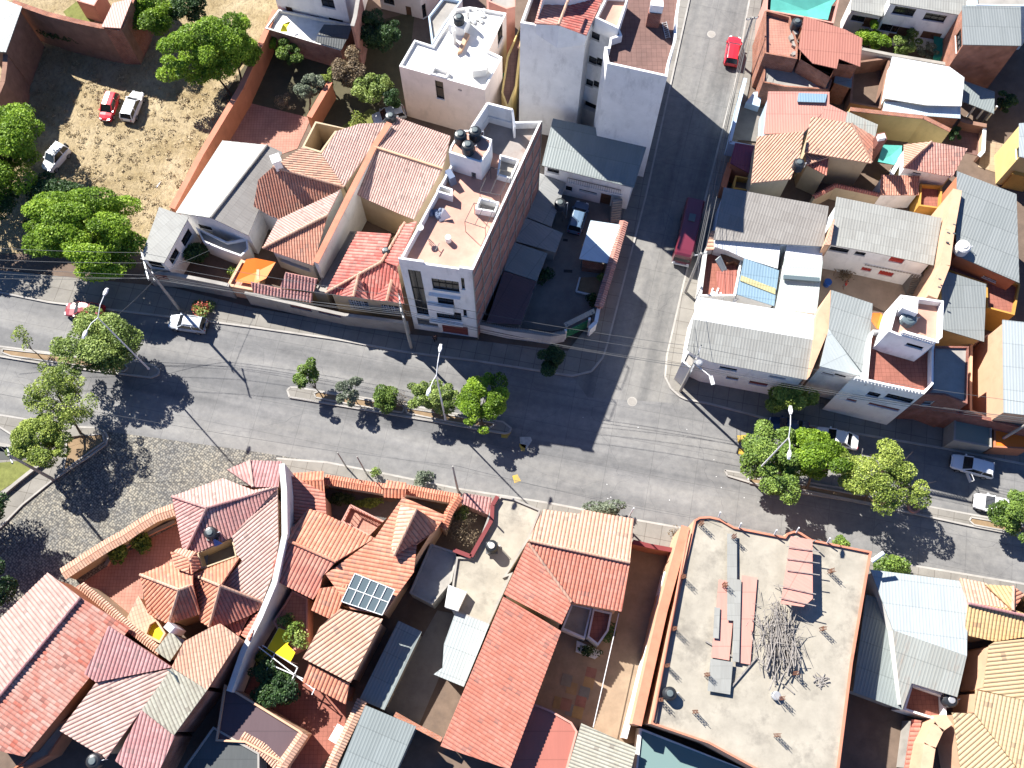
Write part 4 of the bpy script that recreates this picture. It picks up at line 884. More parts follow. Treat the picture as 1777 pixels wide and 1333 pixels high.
# pale house with water tank box
r=flat('flat_roofed_house','white flat-roofed three-storey house with blank pinkish south wall','house',t(1,1095,270,1222,310,1375,60,1470,45,1720,88,1598,345,1692,388,1572,612,990,450),9.2,'pinkwhite','whitef',.35,cap='white',wins=[(*t(1,1232,545)[0],*t(1,1300,680)[0],'w'),(*t(1,1390,603)[0],*t(1,1416,622)[0],'o'),(*t(1,1660,175)[0],*t(1,1695,250)[0],'w')])
def rblock(name,lb,cat,pts,h0,h1,mat,top=None,ins_=0):
    Wp=ccw(PL(pts,h1)); m=MB(); m.hull([Vector((p.x,p.y,h0)) for p in Wp],Wp,bottom=False); o=m.build(name,mat); tag(o,lb,cat)
    return o
def openbox(name,lb,cat,pts,h0,h1,mat,floor,th=.15):
    Wp=ccw(PL(pts,h1)); Wi=inset(Wp,th); c=center(Wp); r=thing(name,lb,cat,(c.x,c.y,h0)); m=MB(); n=len(Wp)
    D=lambda p,z: Vector((p.x,p.y,z))
    for i in range(n):
        j=(i+1)%n; m.face([D(Wp[i],h0),D(Wp[j],h0),Wp[j],Wp[i]]); m.face([Wp[i],Wp[j],Wi[j],Wi[i]]); m.face([Wi[i],Wi[j],D(Wi[j],h0),D(Wi[i],h0)])
    m.build('frame',mat,r); m=MB(); m.poly([D(p,h0+.05) for p in Wi]); m.build('cover',floor,r); return r
HR=8.85
rblock('tank_pedestal','white concrete box carrying the black tanks on the white flat roof','pedestal',t(1,1325,165,1430,200,1470,120,1370,95),HR,10.2,W['white'])
tank(*t(1,1395,110)[0],10.2,'black water tank on the white box of the flat-roofed house',.6,1.0); 
openbox('skylight','square open light shaft near the south edge of the white flat roof','skylight',t(1,1228,452,1338,485,1310,530,1200,500),HR,9.35,W['white'],W['whitef'])
rblock('roof_box','grey boxy vent housing near the south-east corner of the white flat roof','vent',t(1,1510,418,1600,440,1580,475,1490,485),HR,10.0,W['white2'])
rblock('roof_trough','small orange tiled trough on the white flat roof','trough',t(1,1440,220,1470,232,1415,345,1385,360),HR,9.3,W['peach'])
for i,(x,y,lb) in enumerate(((1455,75,'tall thin white wall column by the bags on the white flat roof'),(1360,200,'tall grey wall column standing beside the tank box'))):
    a=P(*t(1,x,y)[0],11.0); m=MB(); m.box((a.x,a.y,HR),.3,.5,2.2,.3); tag(m.build('column',W['white2']),lb,'column')
random.seed(3); m=MB(); 
for k in range(16):
    p=P(*t(1,1475+random.random()*105,60+random.random()*85)[0],9.1); m.lathe((p.x,p.y,HR),[(.05,0),(.28,.08),(.3,.22),(.12,.36)],7,sx=random.uniform(.7,1.2))
tag(m.build('rubble_bags',G['clo'],smooth=True),'heap of pale cement bags near the north edge of the white flat roof','bags')
flat('rear_house','white and red house front at the top between the two tall buildings','house',t(1,1580,-150,1780,-140,1780,45,1720,60,1600,10),8.0,'pinkw','conc',.4,wins=[(*t(1,1620,-5)[0],*t(1,1700,20)[0],'w')])
flat('narrow_house','cream house in the narrow gap left of the tall white apartment block','house',[(880,95),(905,40),(906,62),(896,150),(881,190),(870,160)],5.5,'yellow','brownf',.5)
roofed('awning','green awning in the narrow gap beside the flat-roofed house','awning',[t3(1,1672,560,4,1690,520,4.6,1745,430,4.4,1742,470,None)],M_plain('green_awning',(.03,.35,.15)),kind='metal',open_=True)
# tall white apartment block
TL=18.4
tallA=flat('apartment_block','tall white five-storey apartment block with a window recess in its south face','apartment block',
 [*t(2,90,155,435,230,542,250,585,130,755,200,800,60,820,-60,990,-80,1150,-60,1165,80,1160,270,1145,300,1090,520,685,430,660,320,1500,1500)[:0],*t(2,90,155,265,183,445,225,537,245,582,128,752,202,765,235,700,255,690,318,662,318,682,432,1090,522,1105,420,1150,270,1163,90,1215,-255,240,-255)],TL,'white','brownf',1.0,
 wins=[(*t(2,572,210)[0],*t(2,626,282)[0],'w'),(*t(2,555,375)[0],*t(2,605,445)[0],'w'),(*t(2,612,388)[0],*t(2,645,455)[0],'w'),(*t(2,532,530)[0],*t(2,582,595)[0],'w'),(*t(2,590,545)[0],*t(2,622,600)[0],'w'),(*t(2,490,665)[0],*t(2,604,775)[0],'o')],th=.22)
roofed('roof_house','red tiled gable roof standing on the left half of the apartment block','roof structure',
 [t3(2,440,-60,18.9,350,172,18.9,185,160,19.0,250,-70,None),t3(2,440,-60,18.9,350,172,18.9,540,240,19.0,655,-20,None)],[T['pink'],T['crim']],outline=t3(2,440,-60,20.8,350,172,20.8,540,240,19.0,655,-20,19.0,250,-70,19.0,185,160,19.0)[0:1]+t3(2,655,-20,18.9,540,240,18.9,350,172,20.8,190,160,18.9,250,-70,21.0),wall='white',per=.3,ins=.1,z0=17.3,caps=[(t3(2,440,-60,21.1)[0],t3(2,350,172,21.1)[0])],capm=T['light'])
flat('roof_terrace','peach floored raised terrace between the gable roof and the brown terrace','terrace',t(2,600,120,680,-40,830,-30,757,195),19.2,'white','peachf',.7,z0=17.3)
rblock('barbecue','white brick barbecue hut with chimney on the brown roof terrace','barbecue',t(2,965,50,1060,60,1045,100,960,90),17.4,19.4,W['brick'])
rblock('chimney_hood','white tapered chimney hood over the barbecue','chimney',t(2,985,-30,1060,-25,1065,45,975,35),19.4,20.4,W['white'])
m=MB(); a,b=P(*t(2,1068,150)[0],17.46),P(*t(2,1095,260)[0],17.46); s_=Vector((.22,.05,0))
m.bar(a-s_,b-s_,.06); m.bar(a+s_,b+s_,.06)
for k in range(8): c=a.lerp(b,(k+.5)/8); m.bar(c-s_,c+s_,.05)
tag(m.build('ladder',G['galv']),'metal ladder lying on the brown roof terrace','ladder')
# metal roofed house in the tall block's shade
roofed('balcony_house','low two-storey white house with grey sheet roof and a railed balcony in the courtyard','house',[t3(2,312,806,6.2,965,945,6.2,862,1278,5.4,235,1125,None)],Q['galv'],wall='white',kind='metal',ins=.3,
 wins=[(*t(2,275,1140)[0],*t(2,352,1185)[0],'w'),(*t(12,400,-30)[0],*t(12,440,10)[0],'w'),(*t(12,490,0)[0],*t(12,610,20)[0],'w'),(*t(12,640,20)[0],*t(12,700,90)[0],'d')])
m=MB(); sheet(m,[P(*p,6.0-.1*i) for i,p in enumerate(t(2,655,912,712,925,680,1028,628,1015))],'flat'); tag(m.build('roof_light',M_plain('translucent_panel',(.45,.55,.62),.3)),'pale translucent panel in the grey sheet roof','roof panel')
r=thing('balcony','white slab balcony with vertical railing on the house in the courtyard','balcony',P(*t(2,600,1290)[0],3.0))
m=MB(); q=ccw(PL(t(2,415,1245,780,1330,775,1290,428,1205),3.0)); m.hull([p-Vector((0,0,.15)) for p in q],q); m.build('slab',W['white'],r)
m=MB(); a,b=P(*t(2,412,1210)[0],4.0),P(*t(2,775,1295)[0],4.0)
m.bar(a,b,.06)
for k in range(25): c=a.lerp(b,k/24); m.bar(c,c-Vector((0,0,.95)),.03)
m.build('railing',G['steel'],r)
# ---- courtyard sheds ----
for nm,lb,q,h,mt in (('shed','lean-to roof highest up beside the brick side wall of the courtyard',t3(2,215,1175,3.2,400,1245,2.8,380,1310,None,262,1600,None,85,1500,3.1)[:3]+t3(12,300,250,None)+t3(12,100,170,3.1),0,Q['greyd']),
   ('shed','second lean-to roof from the balcony house along the brick side wall',t3(12,102,178,3.2,380,292,2.7,330,424,2.6,36,342,None),0,Q['greyd']),
   ('shed','bluish lean-to roof in the middle of the courtyard sheds',t3(12,34,350,3.3,276,430,2.8,202,618,2.7,-20,545,None),0,Q['galv']),
   ('shed','dark maroon lean-to roof nearest the avenue wall',t3(12,-22,550,3.2,200,622,2.7,92,915,2.6,-140,900,None),0,Q['mar'])):
    roofed(nm,lb,'shed',[q],mt,wall='greyw',kind='metal',ins=.25)
roofed('carport','pale blue and white carport roof beside the tile-capped wall','carport',[t3(12,568,206,3.0,772,236,2.8,702,500,2.6,490,466,None)],Q['bluew'],kind='metal',open_=True)
m=MB(); q=t(12,515,475,660,505,650,545,510,525); qq=ccw(PL(q,.9)); m.hull([Vector((p.x,p.y,.0)) for p in qq],qq,bottom=False); tag(m.build('brick_planter',W['brick2']),'low red brick block under the front of the pale blue carport','brick block')
fence('street_wall','street wall with striped tile coping along the side street',t(12,795,215,745,390,712,510,672,640,622,800),2.6,.35,'pinkw',(T['pink'],.45))
m=MB(); a,b=P(*t(12,470,690)[0],.2),P(*t(12,610,725)[0],.2); c=P(*t(12,495,595)[0],.2); m.bar(a,b,.18,.25); m.bar(a,c,.18,.25); tag(m.build('plot_edging',W['white2']),'white edging round the bare planting plot of the courtyard','edging')
fence('corner_wall','white walled corner beside the green gate of the courtyard',t(12,622,808,604,900,560,940),2.2,.25,'white','white')
fence('street_wall','white avenue wall with dark spiked railing on top, right of the four-storey building',t(12,-185,905,0,945,300,985,395,968),2.3,.25,'white2','conc')
m=MB(); pts=t(12,-180,900,0,938,300,978,380,960); 
for a,b in zip(pts,pts[1:]):
    A,B=P(*a,2.35),P(*b,2.35); A2,B2=A+Vector((0,0,.55)),B+Vector((0,0,.55)); m.bar(A2,B2,.04); n_=int((B-A).length/.18)
    for k in range(n_): c=A.lerp(B,k/n_); m.bar(c,c+Vector((0,0,.7)),.03)
tag(m.build('railing',G['frame']),'dark spiked railing on the white avenue wall','railing')
r=thing('gate','green metal double gate set across the courtyard corner','gate',P(*t(12,475,975)[0],0)); m=MB(); a,b=P(*t(12,398,958)[0],2.1),P(*t(12,560,880)[0],2.1); a.z=b.z=1.05
m.bar(a,b,.08,2.0); 
for k in range(9): c=a.lerp(b,k/8); m.bar(c+Vector((.05,-.05,-1)),c+Vector((.05,-.05,1)),.06)
m.build('gate_leaf',G['green'],r); m=MB(); m.bar(a-Vector((0,0,1.05)),a+Vector((0,0,1.3)),.25); m.bar(b-Vector((0,0,1.05)),b+Vector((0,0,1.3)),.25); m.build('gate_post',W['white'],r)
roofed('gate_roof','narrow grey sheet canopy behind the green gate','canopy',[t3(12,385,905,2.9,590,805,2.9,600,835,2.6,400,935,None)],Q['galv'],kind='metal',open_=True)
tank(*t(12,362,80)[0],0,'dark water tank on a tall stand in the courtyard',.62,1.1,None,None,2.6)
m=MB(); 
for k in range(9): a=P(*t(12,735+k*2,205-k*17)[0],.25+k*.3); m.box((a.x,a.y,0),1.1,.32,.25+k*.3,.15)
tag(m.build('staircase',W['conc']),'dark concrete outside staircase at the courtyard end of the balcony house','stairs')
# ================= the four-storey building =================
H4=16.2; PARA=1.0
Bo=[(692,453),(736,461),(796,478),(820,471),(941,204),(933,220),(889,190),(846,179),(806,243),(783,285)]
base=[P(717,575),P(826,585)]
ct=[P(692,453,H4),P(820,471,H4),P(940,210,H4),P(889,192,18),P(846,180,18),P(783,285,H4)]
ct[3].z=ct[4].z=H4
ct[0].z=ct[1].z=H4
r4=thing('four_storey_building','narrow white four-storey building with long brick side wall and peach roof terrace','building',(center(ct).x,center(ct).y,0))
O=ccw(ct); wn=[(*t('F',262,598)[0],*t('F',468,1030)[0],'o'),]
fa,fb=P(692,453,H4),P(820,471,H4)
# facade openings measured on the photograph
FO=[(*t('F',262,598)[0],*t('F',470,1042)[0],'w'),(*t('F',490,682)[0],*t('F',765,822)[0],'w'),(*t('F',775,680)[0],*t('F',818,790)[0],'w'),(*t('F',545,850)[0],*t('F',716,968)[0],'w'),(*t('F',535,985)[0],*t('F',786,1096)[0],'w'),(*t('F',797,985)[0],*t('F',836,1052)[0],'w'),(*t('F',590,1120)[0],*t('F',850,1235)[0],'g'),(*t('F',350,1062)[0],*t('F',560,1160)[0],'dg')]
idx=None
for i in range(len(O)):
    a,b=O[i],O[(i+1)%len(O)]
    if {(round(a.x,2),round(a.y,2)),(round(b.x,2),round(b.y,2))}=={(round(fb.x,2),round(fb.y,2)),(round(ct[2].x,2),round(ct[2].y,2))}: idx=i
wall_mesh(r4,O,FO,0,'white',mats={idx:'hollow'})
# concrete frame lines on the brick side
A,B=fb,ct[2]; d=Vector((B.x-A.x,B.y-A.y,0)).normalized(); nr=Vector((d.y,-d.x,0)); Ln=(Vector((B.x,B.y,0))-Vector((A.x,A.y,0))).length
if nr.x<0: nr=-nr
m=MB()
for k in range(9): s=Ln*k/8; q=Vector((A.x,A.y,0))+d*s+nr*.03; m.bar(q,q+Vector((0,0,H4-.15)),.28,.08)
for z in (3.0,5.9,8.8,11.7,14.9): q=Vector((A.x,A.y,z))+nr*.04; m.bar(q,q+d*Ln,.08,.22,up=Vector((0,0,1)))
m.build('concrete_frame',W['greyw'],r4)
Wi=inset(O,.2); pm=MB(); n=len(O); low=P(736,461,H4)
dF=Vector((fb.x-fa.x,fb.y-fa.y,0)); LF=dF.length; dF/=LF
for i in range(n):
    j=(i+1)%n; a,b,c,e=O[i],O[j],Wi[j],Wi[i]
    pm.face([a,b,c,e]); pm.face([e,c,c-Vector((0,0,PARA)),e-Vector((0,0,PARA))])
pm.build('parapet',W['white'],r4); fm=MB(); fm.poly([p-Vector((0,0,PARA)) for p in Wi]); fm.build('roof',W['peachf'],r4)
# projecting balcony boxes on the facade, from px on the facade plane
nF=Vector((dF.y,-dF.x,0)); nF=nF if nF.y<0 else -nF
def fz(x,y): return on_plane(*t('F',x,y)[0],fa,nF)
for (x0,y0,x1,y1,dp) in ((470,822,775,862,.35),(460,905,716,1005,.4),(478,1070,800,1130,.35)):
    a,b=fz(x0,y0),fz(x1,y1); s0,s1=sorted(((a-fa).dot(dF),(b-fa).dot(dF))); z0,z1=sorted((a.z,b.z))
    o=Vector((fa.x,fa.y,0)); q=[o+dF*s0,o+dF*s1,o+dF*s1+nF*dp,o+dF*s0+nF*dp]
    if (q[1]-q[0]).cross(q[2]-q[0]).z<0: q=q[::-1]
    m=MB(); m.hull([p+Vector((0,0,z0)) for p in q],[p+Vector((0,0,z1)) for p in q]); m.build('balcony',W['white'],r4)
a=Vector((fa.x,fa.y,H4))
for s0,s1,hh in ((0,LF*.34,.45),(LF*.82,LF,.35)):
    q0=a+dF*s0-nF*.1; q1=a+dF*s1-nF*.1; m=MB(); m.bar(q0+Vector((0,0,hh/2)),q1+Vector((0,0,hh/2)),.2,hh); m.build('parapet_step',W['white'],r4)
HR4=H4-PARA
W_STEEL=M_plain('dark_painted_steel',(.05,.05,.05),.5)
fence('rear_terrace_wall','high white wall around the grey rear terrace of the four-storey building',[(812,232,18),(846,180,18),(889,191,18),(893,222,17)],18,.2,'white','white',z0=HR4,capw=.02)
rblock('terrace_floor','worn grey and brown floor slab of the rear terrace','floor',t('E',1000,255,1250,240,1530,300,1345,650,1110,590,1005,545,925,370),HR4,HR4+.05,M_floor('worn_terrace',(.27,.24,.22),(.20,.12,.09),0,0,.9,.5))
flat('stair_tower','white stair tower carrying three black tanks on the four-storey building','stair tower',t('E',600,500,700,330,800,330,925,385,1030,425,1000,540,915,665,585,560),18.3,'white','peachf',.08,z0=HR4,wins=[(*t('E',815,760)[0],*t('E',865,810)[0],'dg')])
for x,y,lb in ((703,362,'left black water tank on the stair tower of the four-storey building'),(852,325,'right black water tank on the stair tower of the four-storey building'),(780,470,'front black water tank on the stair tower of the four-storey building')): tank(*t('E',x,y)[0],18.22,lb,.6,1.35)
openbox('skylight','white framed light shaft with glass cover at the left parapet','skylight',t('E',490,890,625,935,620,1010,455,960),HR4,HR4+1.1,W['white'],W['yard'])
openbox('skylight','white light shaft with concrete cover in the middle of the east parapet','skylight',t('E',905,1020,1105,1070,1060,1175,855,1140),HR4,HR4+1.0,W['white'],W['conc'])
openbox('skylight','long light shaft with concrete panels next to the stair tower','skylight',t('E',1110,580,1310,635,1225,830,1080,790),HR4,HR4+.9,W['white'],W['conc'])
def wireframe(lb,corners,h,mat=W_STEEL):
    q=PL(corners,HR4+h); m=MB(); n=len(q)
    for i in range(n):
        m.bar(q[i],q[(i+1)%n],.05); m.bar(q[i],Vector((q[i].x,q[i].y,HR4)),.05)
    m.bar(q[0].lerp(q[1],.5),q[3].lerp(q[2],.5),.05); tag(m.build('clothes_line_frame',mat),lb,'metal frame')
wireframe('thin metal frame beside the long light shaft on the roof terrace',t('E',1015,715,1220,765,1115,1000,905,960),2.0)
wireframe('thin metal frame over the middle light shaft on the roof terrace',t('E',845,1080,1050,1140,960,1340,750,1270),2.0)
m=MB(); p=P(*t('F',652,285)[0],HR4+.8); m.tube([(p.x,p.y,HR4),(p.x,p.y,HR4+.8)],.28,14); tag(m.build('vent_pipe',W['white']),'short white vent pipe standing on the peach terrace','vent')
m=MB(); q=[P(*a,z) for a,z in zip(t('E',520,1130,545,1140,610,1225,560,1245,480,1280,500,1210),(HR4+1.2,HR4+1.2,HR4+.2,HR4+.1,HR4+.05,HR4+.5))]; m.poly(q); m.poly([p-Vector((0,0,.04)) for p in q][::-1]); tag(m.build('sheet_pile',G['clo']),'crumpled white sheet by the left parapet','cloth')
m=MB(); random.seed(5)
for k in range(9): p=P(*t('E',400+random.random()*110,1150+random.random()*80)[0],HR4+.2); m.lathe((p.x,p.y,HR4),[(.08,0),(.3,.1),(.24,.35),(.05,.5)],7)
tag(m.build('junk_bags',G['clod'],smooth=True),'grey-blue bags piled by the left parapet of the terrace','bags')
m=MB(); a,b=P(*t('F',465,300)[0],HR4+.5),P(*t('F',548,380)[0],HR4+.5); m.bar(a,b,.06); c,d_=P(*t('F',570,345)[0],HR4+.5),P(*t('F',530,415)[0],HR4+.5); m.bar(c,d_,.06); m.bar(b,Vector((b.x,b.y,HR4)),.05); m.bar(a,Vector((a.x,a.y,HR4)),.05); tag(m.build('antenna',G['steel']),'thin T-shaped antenna on the peach terrace','antenna')
m=MB(); p=P(*t('F',385,195)[0],16.9); m.lathe((p.x,p.y,16.2),[(.05,0),(.05,.5),(.3,.65),(.34,.75)],12); tag(m.build('satellite_dish',G['galv']),'small satellite dish on the left parapet of the four-storey building','dish')
m=MB(); p=P(*t('E',600,790)[0],HR4+1); m.box((p.x,p.y,HR4),.7,1.3,1.2,.5,top=.8); tag(m.build('covered_grill',G['clod']),'grey covered object left of the stair tower','cover')
tank(*t(1,930,780)[0],6.3,'black water tank at the top corner of the pale pink roofs',.6,1.3)
tank(*t(11,900,405)[0],6.4,'dark green water tank on the red tiled roof',.45,1.0,None,G['lid'])

rng=np.random.default_rng(77); q_=[]; c_=[]; A_,B_=P(*t(0,250,215)[0],2.6),P(*t(0,890,335)[0],2.4)
r=thing('creeper','line of dark weeds growing along the face of the tall brown mud wall','weeds',(A_.x,A_.y,0))
for k in range(60):
    p=A_.lerp(B_,rng.random()); a,b=leaves((p.x,p.y-.1,p.z+rng.uniform(-.5,.3)),(.35,.3,.3),40,.07,rng); q_.append(a); c_.append(b)
leafmesh('foliage',r,q_,c_,L['dark'])
# ================= north-east block =================
flat('corner_yard_house','pink floored roof terrace house at the top right beside the side street','house',t(3,0,75,20,70,175,112,225,300,222,402,0,362),6.2,'brick2','terr',.6,wins=[],mats=None)
flat('net_covered_house','house whose terrace is covered by a turquoise net at the top edge','house',t(3,15,-60,520,-60,470,160,330,130,8,72),5.6,'pinkw','brownf',.8)
m=MB(); q=[P(*a,z) for a,z in zip(t(3,45,-20,500,-20,455,40,430,135,300,120,38,72),(5.6,5.6,5.4,5.3,5.0,5.3))]; c=sum(q,Vector())/6-Vector((0,0,.4))
for i in range(6): m.face([q[i],q[(i+1)%6],c][::-1]); m.face([q[i]-Vector((0,0,.03)),q[(i+1)%6]-Vector((0,0,.03)),c-Vector((0,0,.03))])
tag(m.build('shade_net',G['tarpt']),'turquoise shade net stretched over the terrace at the top edge','shade net')
roofed('brick_house','two-storey brick house with terracotta coloured sheet roof near the top right','house',[t3(3,268,110,7.2,545,200,7.0,665,262,6.9,650,455,6.4,505,400,None,490,468,None,325,430,None,230,330,None)],Q['brownish'],outline=t3(3,268,110,7.1,665,262,6.8,650,455,6.3,500,440,6.2,460,540,6.2,228,400,6.3),wall='brick2',kind='metal',ins=.25)
flat('brick_annex','brick annex with a grey concrete top below the terracotta sheet roof','annex',t(3,0,372,222,402,460,545,440,610,140,590,-10,560),4.0,'brick2','conc',.25)
tank(*t(3,225,140)[0],6.0,'black water tank between the pink terrace and the terracotta sheet roof',.6,1.3)
m=MB(); random.seed(9)
for k in range(14): p=P(*t(3,185+random.random()*35,200+random.random()*180)[0],6.0); m.box((p.x,p.y,5.6),random.uniform(.3,.8),random.uniform(.3,.7),random.uniform(.2,.7),random.random()*3)
tag(m.build('junk_pile',W['greyw']),'row of stacked junk along the edge of the pink roof terrace','junk')
roofed('lean_to','grey-green lean-to roof under the terracotta coloured sheet roof','lean-to',[t3(3,500,420,4.2,598,470,4.0,590,600,3.6,470,560,None)],Q['galv'],wall='brick2',kind='metal',ins=.15)
roofed('white_row_house','white single-storey wing with two windows and a door beside the round tree','house',[t3(3,600,-60,5.0,850,-40,5.0,800,112,4.6,585,68,None)],Q['asb'],wall='white2',kind='metal',ins=.15,wins=[(*t(3,600,100)[0],*t(3,670,155)[0],'w'),(*t(3,690,115)[0],*t(3,745,200)[0],'d')])
roofed('white_row_house','long white two-storey house with four dark windows behind the courtyard trees','house',[t3(3,850,-60,7.0,1375,0,7.0,1360,108,6.8,850,22,None)],Q['asb'],wall='white',kind='metal',ins=.2,
  wins=[(*t(3,890,40)[0],*t(3,1005,115)[0],'w'),(*t(3,1100,85)[0],*t(3,1215,155)[0],'w'),(*t(3,800,160)[0],*t(3,895,225)[0],'w'),(*t(3,875,175)[0],*t(3,970,285)[0],'d'),(*t(3,1080,210)[0],*t(3,1180,280)[0],'d')])
fence('courtyard_wall','white courtyard wall in front of the olive bush and the round tree',t(3,540,200,660,335,860,375,1250,440),2.8,.25,'white2','conc')
m=MB(); q=[P(*a,z) for a,z in zip(t(3,1150,240,1270,235,1265,360,1150,400),(2.6,2.6,2.3,2.2))]; m.face(q); m.face([p-Vector((0,0,.03)) for p in q][::-1]); q2=[P(*a,z) for a,z in zip(t(3,1145,385,1262,365,1275,420,1235,432,1148,420),(2.2,2.3,1.5,1.5,1.5))]; m.poly(q2); m.poly([p-Vector((0,0,.03)) for p in q2][::-1]); tag(m.build('shade_net',G['tarpg']),'dark green shade net hung beside the white house yard','shade net')
roofed('brick_house','tall brick house with large pale sheet roof at the upper right corner','house',[t3(3,1345,38,8.2,1742,45,8.2,1745,312,7.8,1348,304,None)],Q['green'],wall='brick2',kind='metal',ins=.15,wins=[(*t(3,1300,245)[0],*t(3,1340,310)[0],'w')])
flat('brick_house','plain brick house cut by the right edge at the top','house',t(3,1755,300,1950,340,1950,620,1560,600,1700,420),3.5,'brick2','conc',.2) if False else None
flat('corner_house','house cut by the upper right corner with a dark roof','house',t(3,1430,-80,1950,-80,1950,40,1745,42,1440,36),7.6,'blue','conc',.3)
roofed('workshop','wide bright white sheet roof with a lower bluish strip','workshop',[t3(3,868,385,4.6,1258,455,4.6,1358,528,4.5,1338,722,4.1,1100,716,None,808,668,None)],Q['white'],wall='white2',kind='metal',ins=.25)
roofed('lean_to','bluish white lean-to strip along the front of the bright white sheet roof','lean-to',[t3(3,815,690,3.6,1332,718,3.6,1332,806,3.2,800,766,None)],Q['bluew'],wall='brick2',kind='metal',ins=.15)
flat('yard_house','dark shaded yard walls with rubbish between brick house and bright white roof','yard wall',t(3,600,420,860,385,790,740,580,700,590,560),2.4,'adobe','earth',2.2,th=.25)
roofed('lean_to','dark blue lean-to with white posts behind the bright white roof','lean-to',[t3(3,1345,545,3.2,1565,625,3.2,1560,775,2.8,1345,690,None)],Q['galv'],kind='metal',open_=True)
for i in range(3):
    p=P(*t(3,1398+65*i,770+10*i)[0],.8); m=MB(); m.box((p.x,p.y,0),.18,.18,2.7); tag(m.build('yard_post',W['white']),('left','middle','right')[i]+' of three white posts in the shaded yard','post')
roofed('shed','faded pink sheet roof house with a blue roof sheet in its shaded corner','house',[t3(3,25,622,5.4,440,625,5.4,440,712,None,420,740,None,265,902,None,-5,912,4.4)],Q['pink'],wall='blue',kind='metal',ins=.2)
m=MB(); sheet(m,[P(*p,5.45-.02*i) for i,p in enumerate(t(3,232,632,425,640,412,697,222,692))],'metal',.3); tag(m.build('roof_sheet',Q['bluef']),'blue translucent sheet set in the faded pink roof','roof panel')
roofed('shed','small faded pink sheet roof between the pink house and the yellow wall','shed',[t3(3,438,708,5.2,562,768,5.0,548,832,4.7,320,800,None,402,742,None)],Q['pink'],wall='brick2',kind='metal',ins=.15)
roofed('shed','aged greenish sheet roof beside the tall yellow wall','shed',[t3(3,562,758,5.0,770,848,4.8,748,950,4.5,548,835,None)],Q['rusty'],wall='brick2',kind='metal',ins=.15)
fence('boundary_wall','tall yellow plastered wall with brick top behind the tile roofs',t(3,580,745,800,770,1080,800,1262,890),4.6,.35,'yellow','brick2')
# orange tile houses
roofed('tiled_house','orange tiled hip roof house with beige end wall and black tank','house',
 [t3(3,315,795,6.6,590,840,7.0,725,1112,None,270,1036,5.9),t3(3,590,840,7.0,745,930,6.2,725,1112,5.7)],[T['light'],T['terra']],outline=t3(3,315,795,6.3,590,840,6.5,745,930,6.0,725,1112,5.6,270,1036,5.8),wall='beige',per=.33,ins=.3,caps=[(t3(3,590,840,7.1)[0],t3(3,728,1108,5.8)[0])],capm=T['light'])
roofed('tiled_house','pale tiled roof house with tall beige gable wall facing the avenue','house',[[(1314,237,6.8),(1395,228,7.2),(1388,272,None),(1372,311,6.6),(1303,318,6.2)]],T['light'],wall='beige',per=.28,ins=.15)
roofed('tiled_annex','small two-sloped tile roof tucked below the orange hip roof','annex',[t3(3,275,1040,5.2,435,1072,5.4,285,1122,None),t3(3,435,1072,5.3,420,1196,4.6,285,1122,4.9)],[T['light'],T['red']],outline=t3(3,275,1040,5.0,435,1072,5.1,420,1196,4.5,285,1122,4.8),wall='beige',per=.3,ins=.12)
tank(*t(3,240,1100)[0],6.6,'black water tank beside the small two-sloped tile roof',.6,1.3)
fence('garden_wall','beige garden wall with thin tile coping under the orange tiled house',t(3,330,1345,480,1265,780,1330),2.6,.3,'beige',(T['red'],.25))
m=MB(); p=P(*t(3,785,950)[0],7.0); m.box((p.x,p.y,3.0),.9,.9,4.6,.2); tag(m.build('chimney',W['brick']),'dark brick chimney right of the orange hip roof','chimney')
m=MB(); p=P(*t(3,795,930)[0],8.0); m.box((p.x,p.y,7.6),.75,.55,.5,.2); tag(m.build('chimney_cowl',W['white']),'white cowl on the dark brick chimney','chimney cowl')
m=MB(); q=[P(*a,2.6) for a in t(3,805,985,935,990,930,1050,880,1122,770,1100)]; cc=sum(q,Vector())/5-Vector((0,0,.3))
for i in range(5): m.face([q[i],q[(i+1)%5],cc][::-1]); m.face([q[i]-Vector((0,0,.03)),q[(i+1)%5]-Vector((0,0,.03)),cc-Vector((0,0,.03))])
tag(m.build('shade_net',G['tarpt']),'small turquoise shade net between the two tiled houses','shade net')
roofed('tiled_house','compact house with salmon tile roof and a hip line near the right side','house',[t3(3,945,985,5.3,1135,965,6.0,945,1142,None),t3(3,1135,965,6.0,1378,1010,5.6,1275,1206,None,945,1142,4.9)],[T['light'],T['pink']],outline=t3(3,945,985,5.0,1135,965,5.4,1378,1010,5.2,1275,1206,4.7,945,1142,4.7),wall='white',per=.3,ins=.25,caps=[(t3(3,1135,965,6.05)[0],t3(3,945,1142,5.0)[0])],capm=T['light'],wins=[(*t(3,1010,1170)[0],*t(3,1060,1190)[0],'w')])
roofed('tiled_lean_to','little square tile lean-to with white trim in front of the salmon roof','lean-to',[t3(3,795,1190,3.6,1052,1198,3.6,1046,1328,3.0,785,1328,None)],T['terra'],wall='white',per=.26,ins=.12)
fence('yard_wall','yellow yard wall joining the tile lean-to and the long orange building',t(3,860,1190,940,1060,945,1150,1070,1190,1260,1200),3.0,.3,'yellow','white')
flat('terrace_house','red floored terrace behind the little tile lean-to','terrace',t(3,1060,1250,1210,1262,1200,1420,1050,1400),3.0,'ochre','terrr',.6)
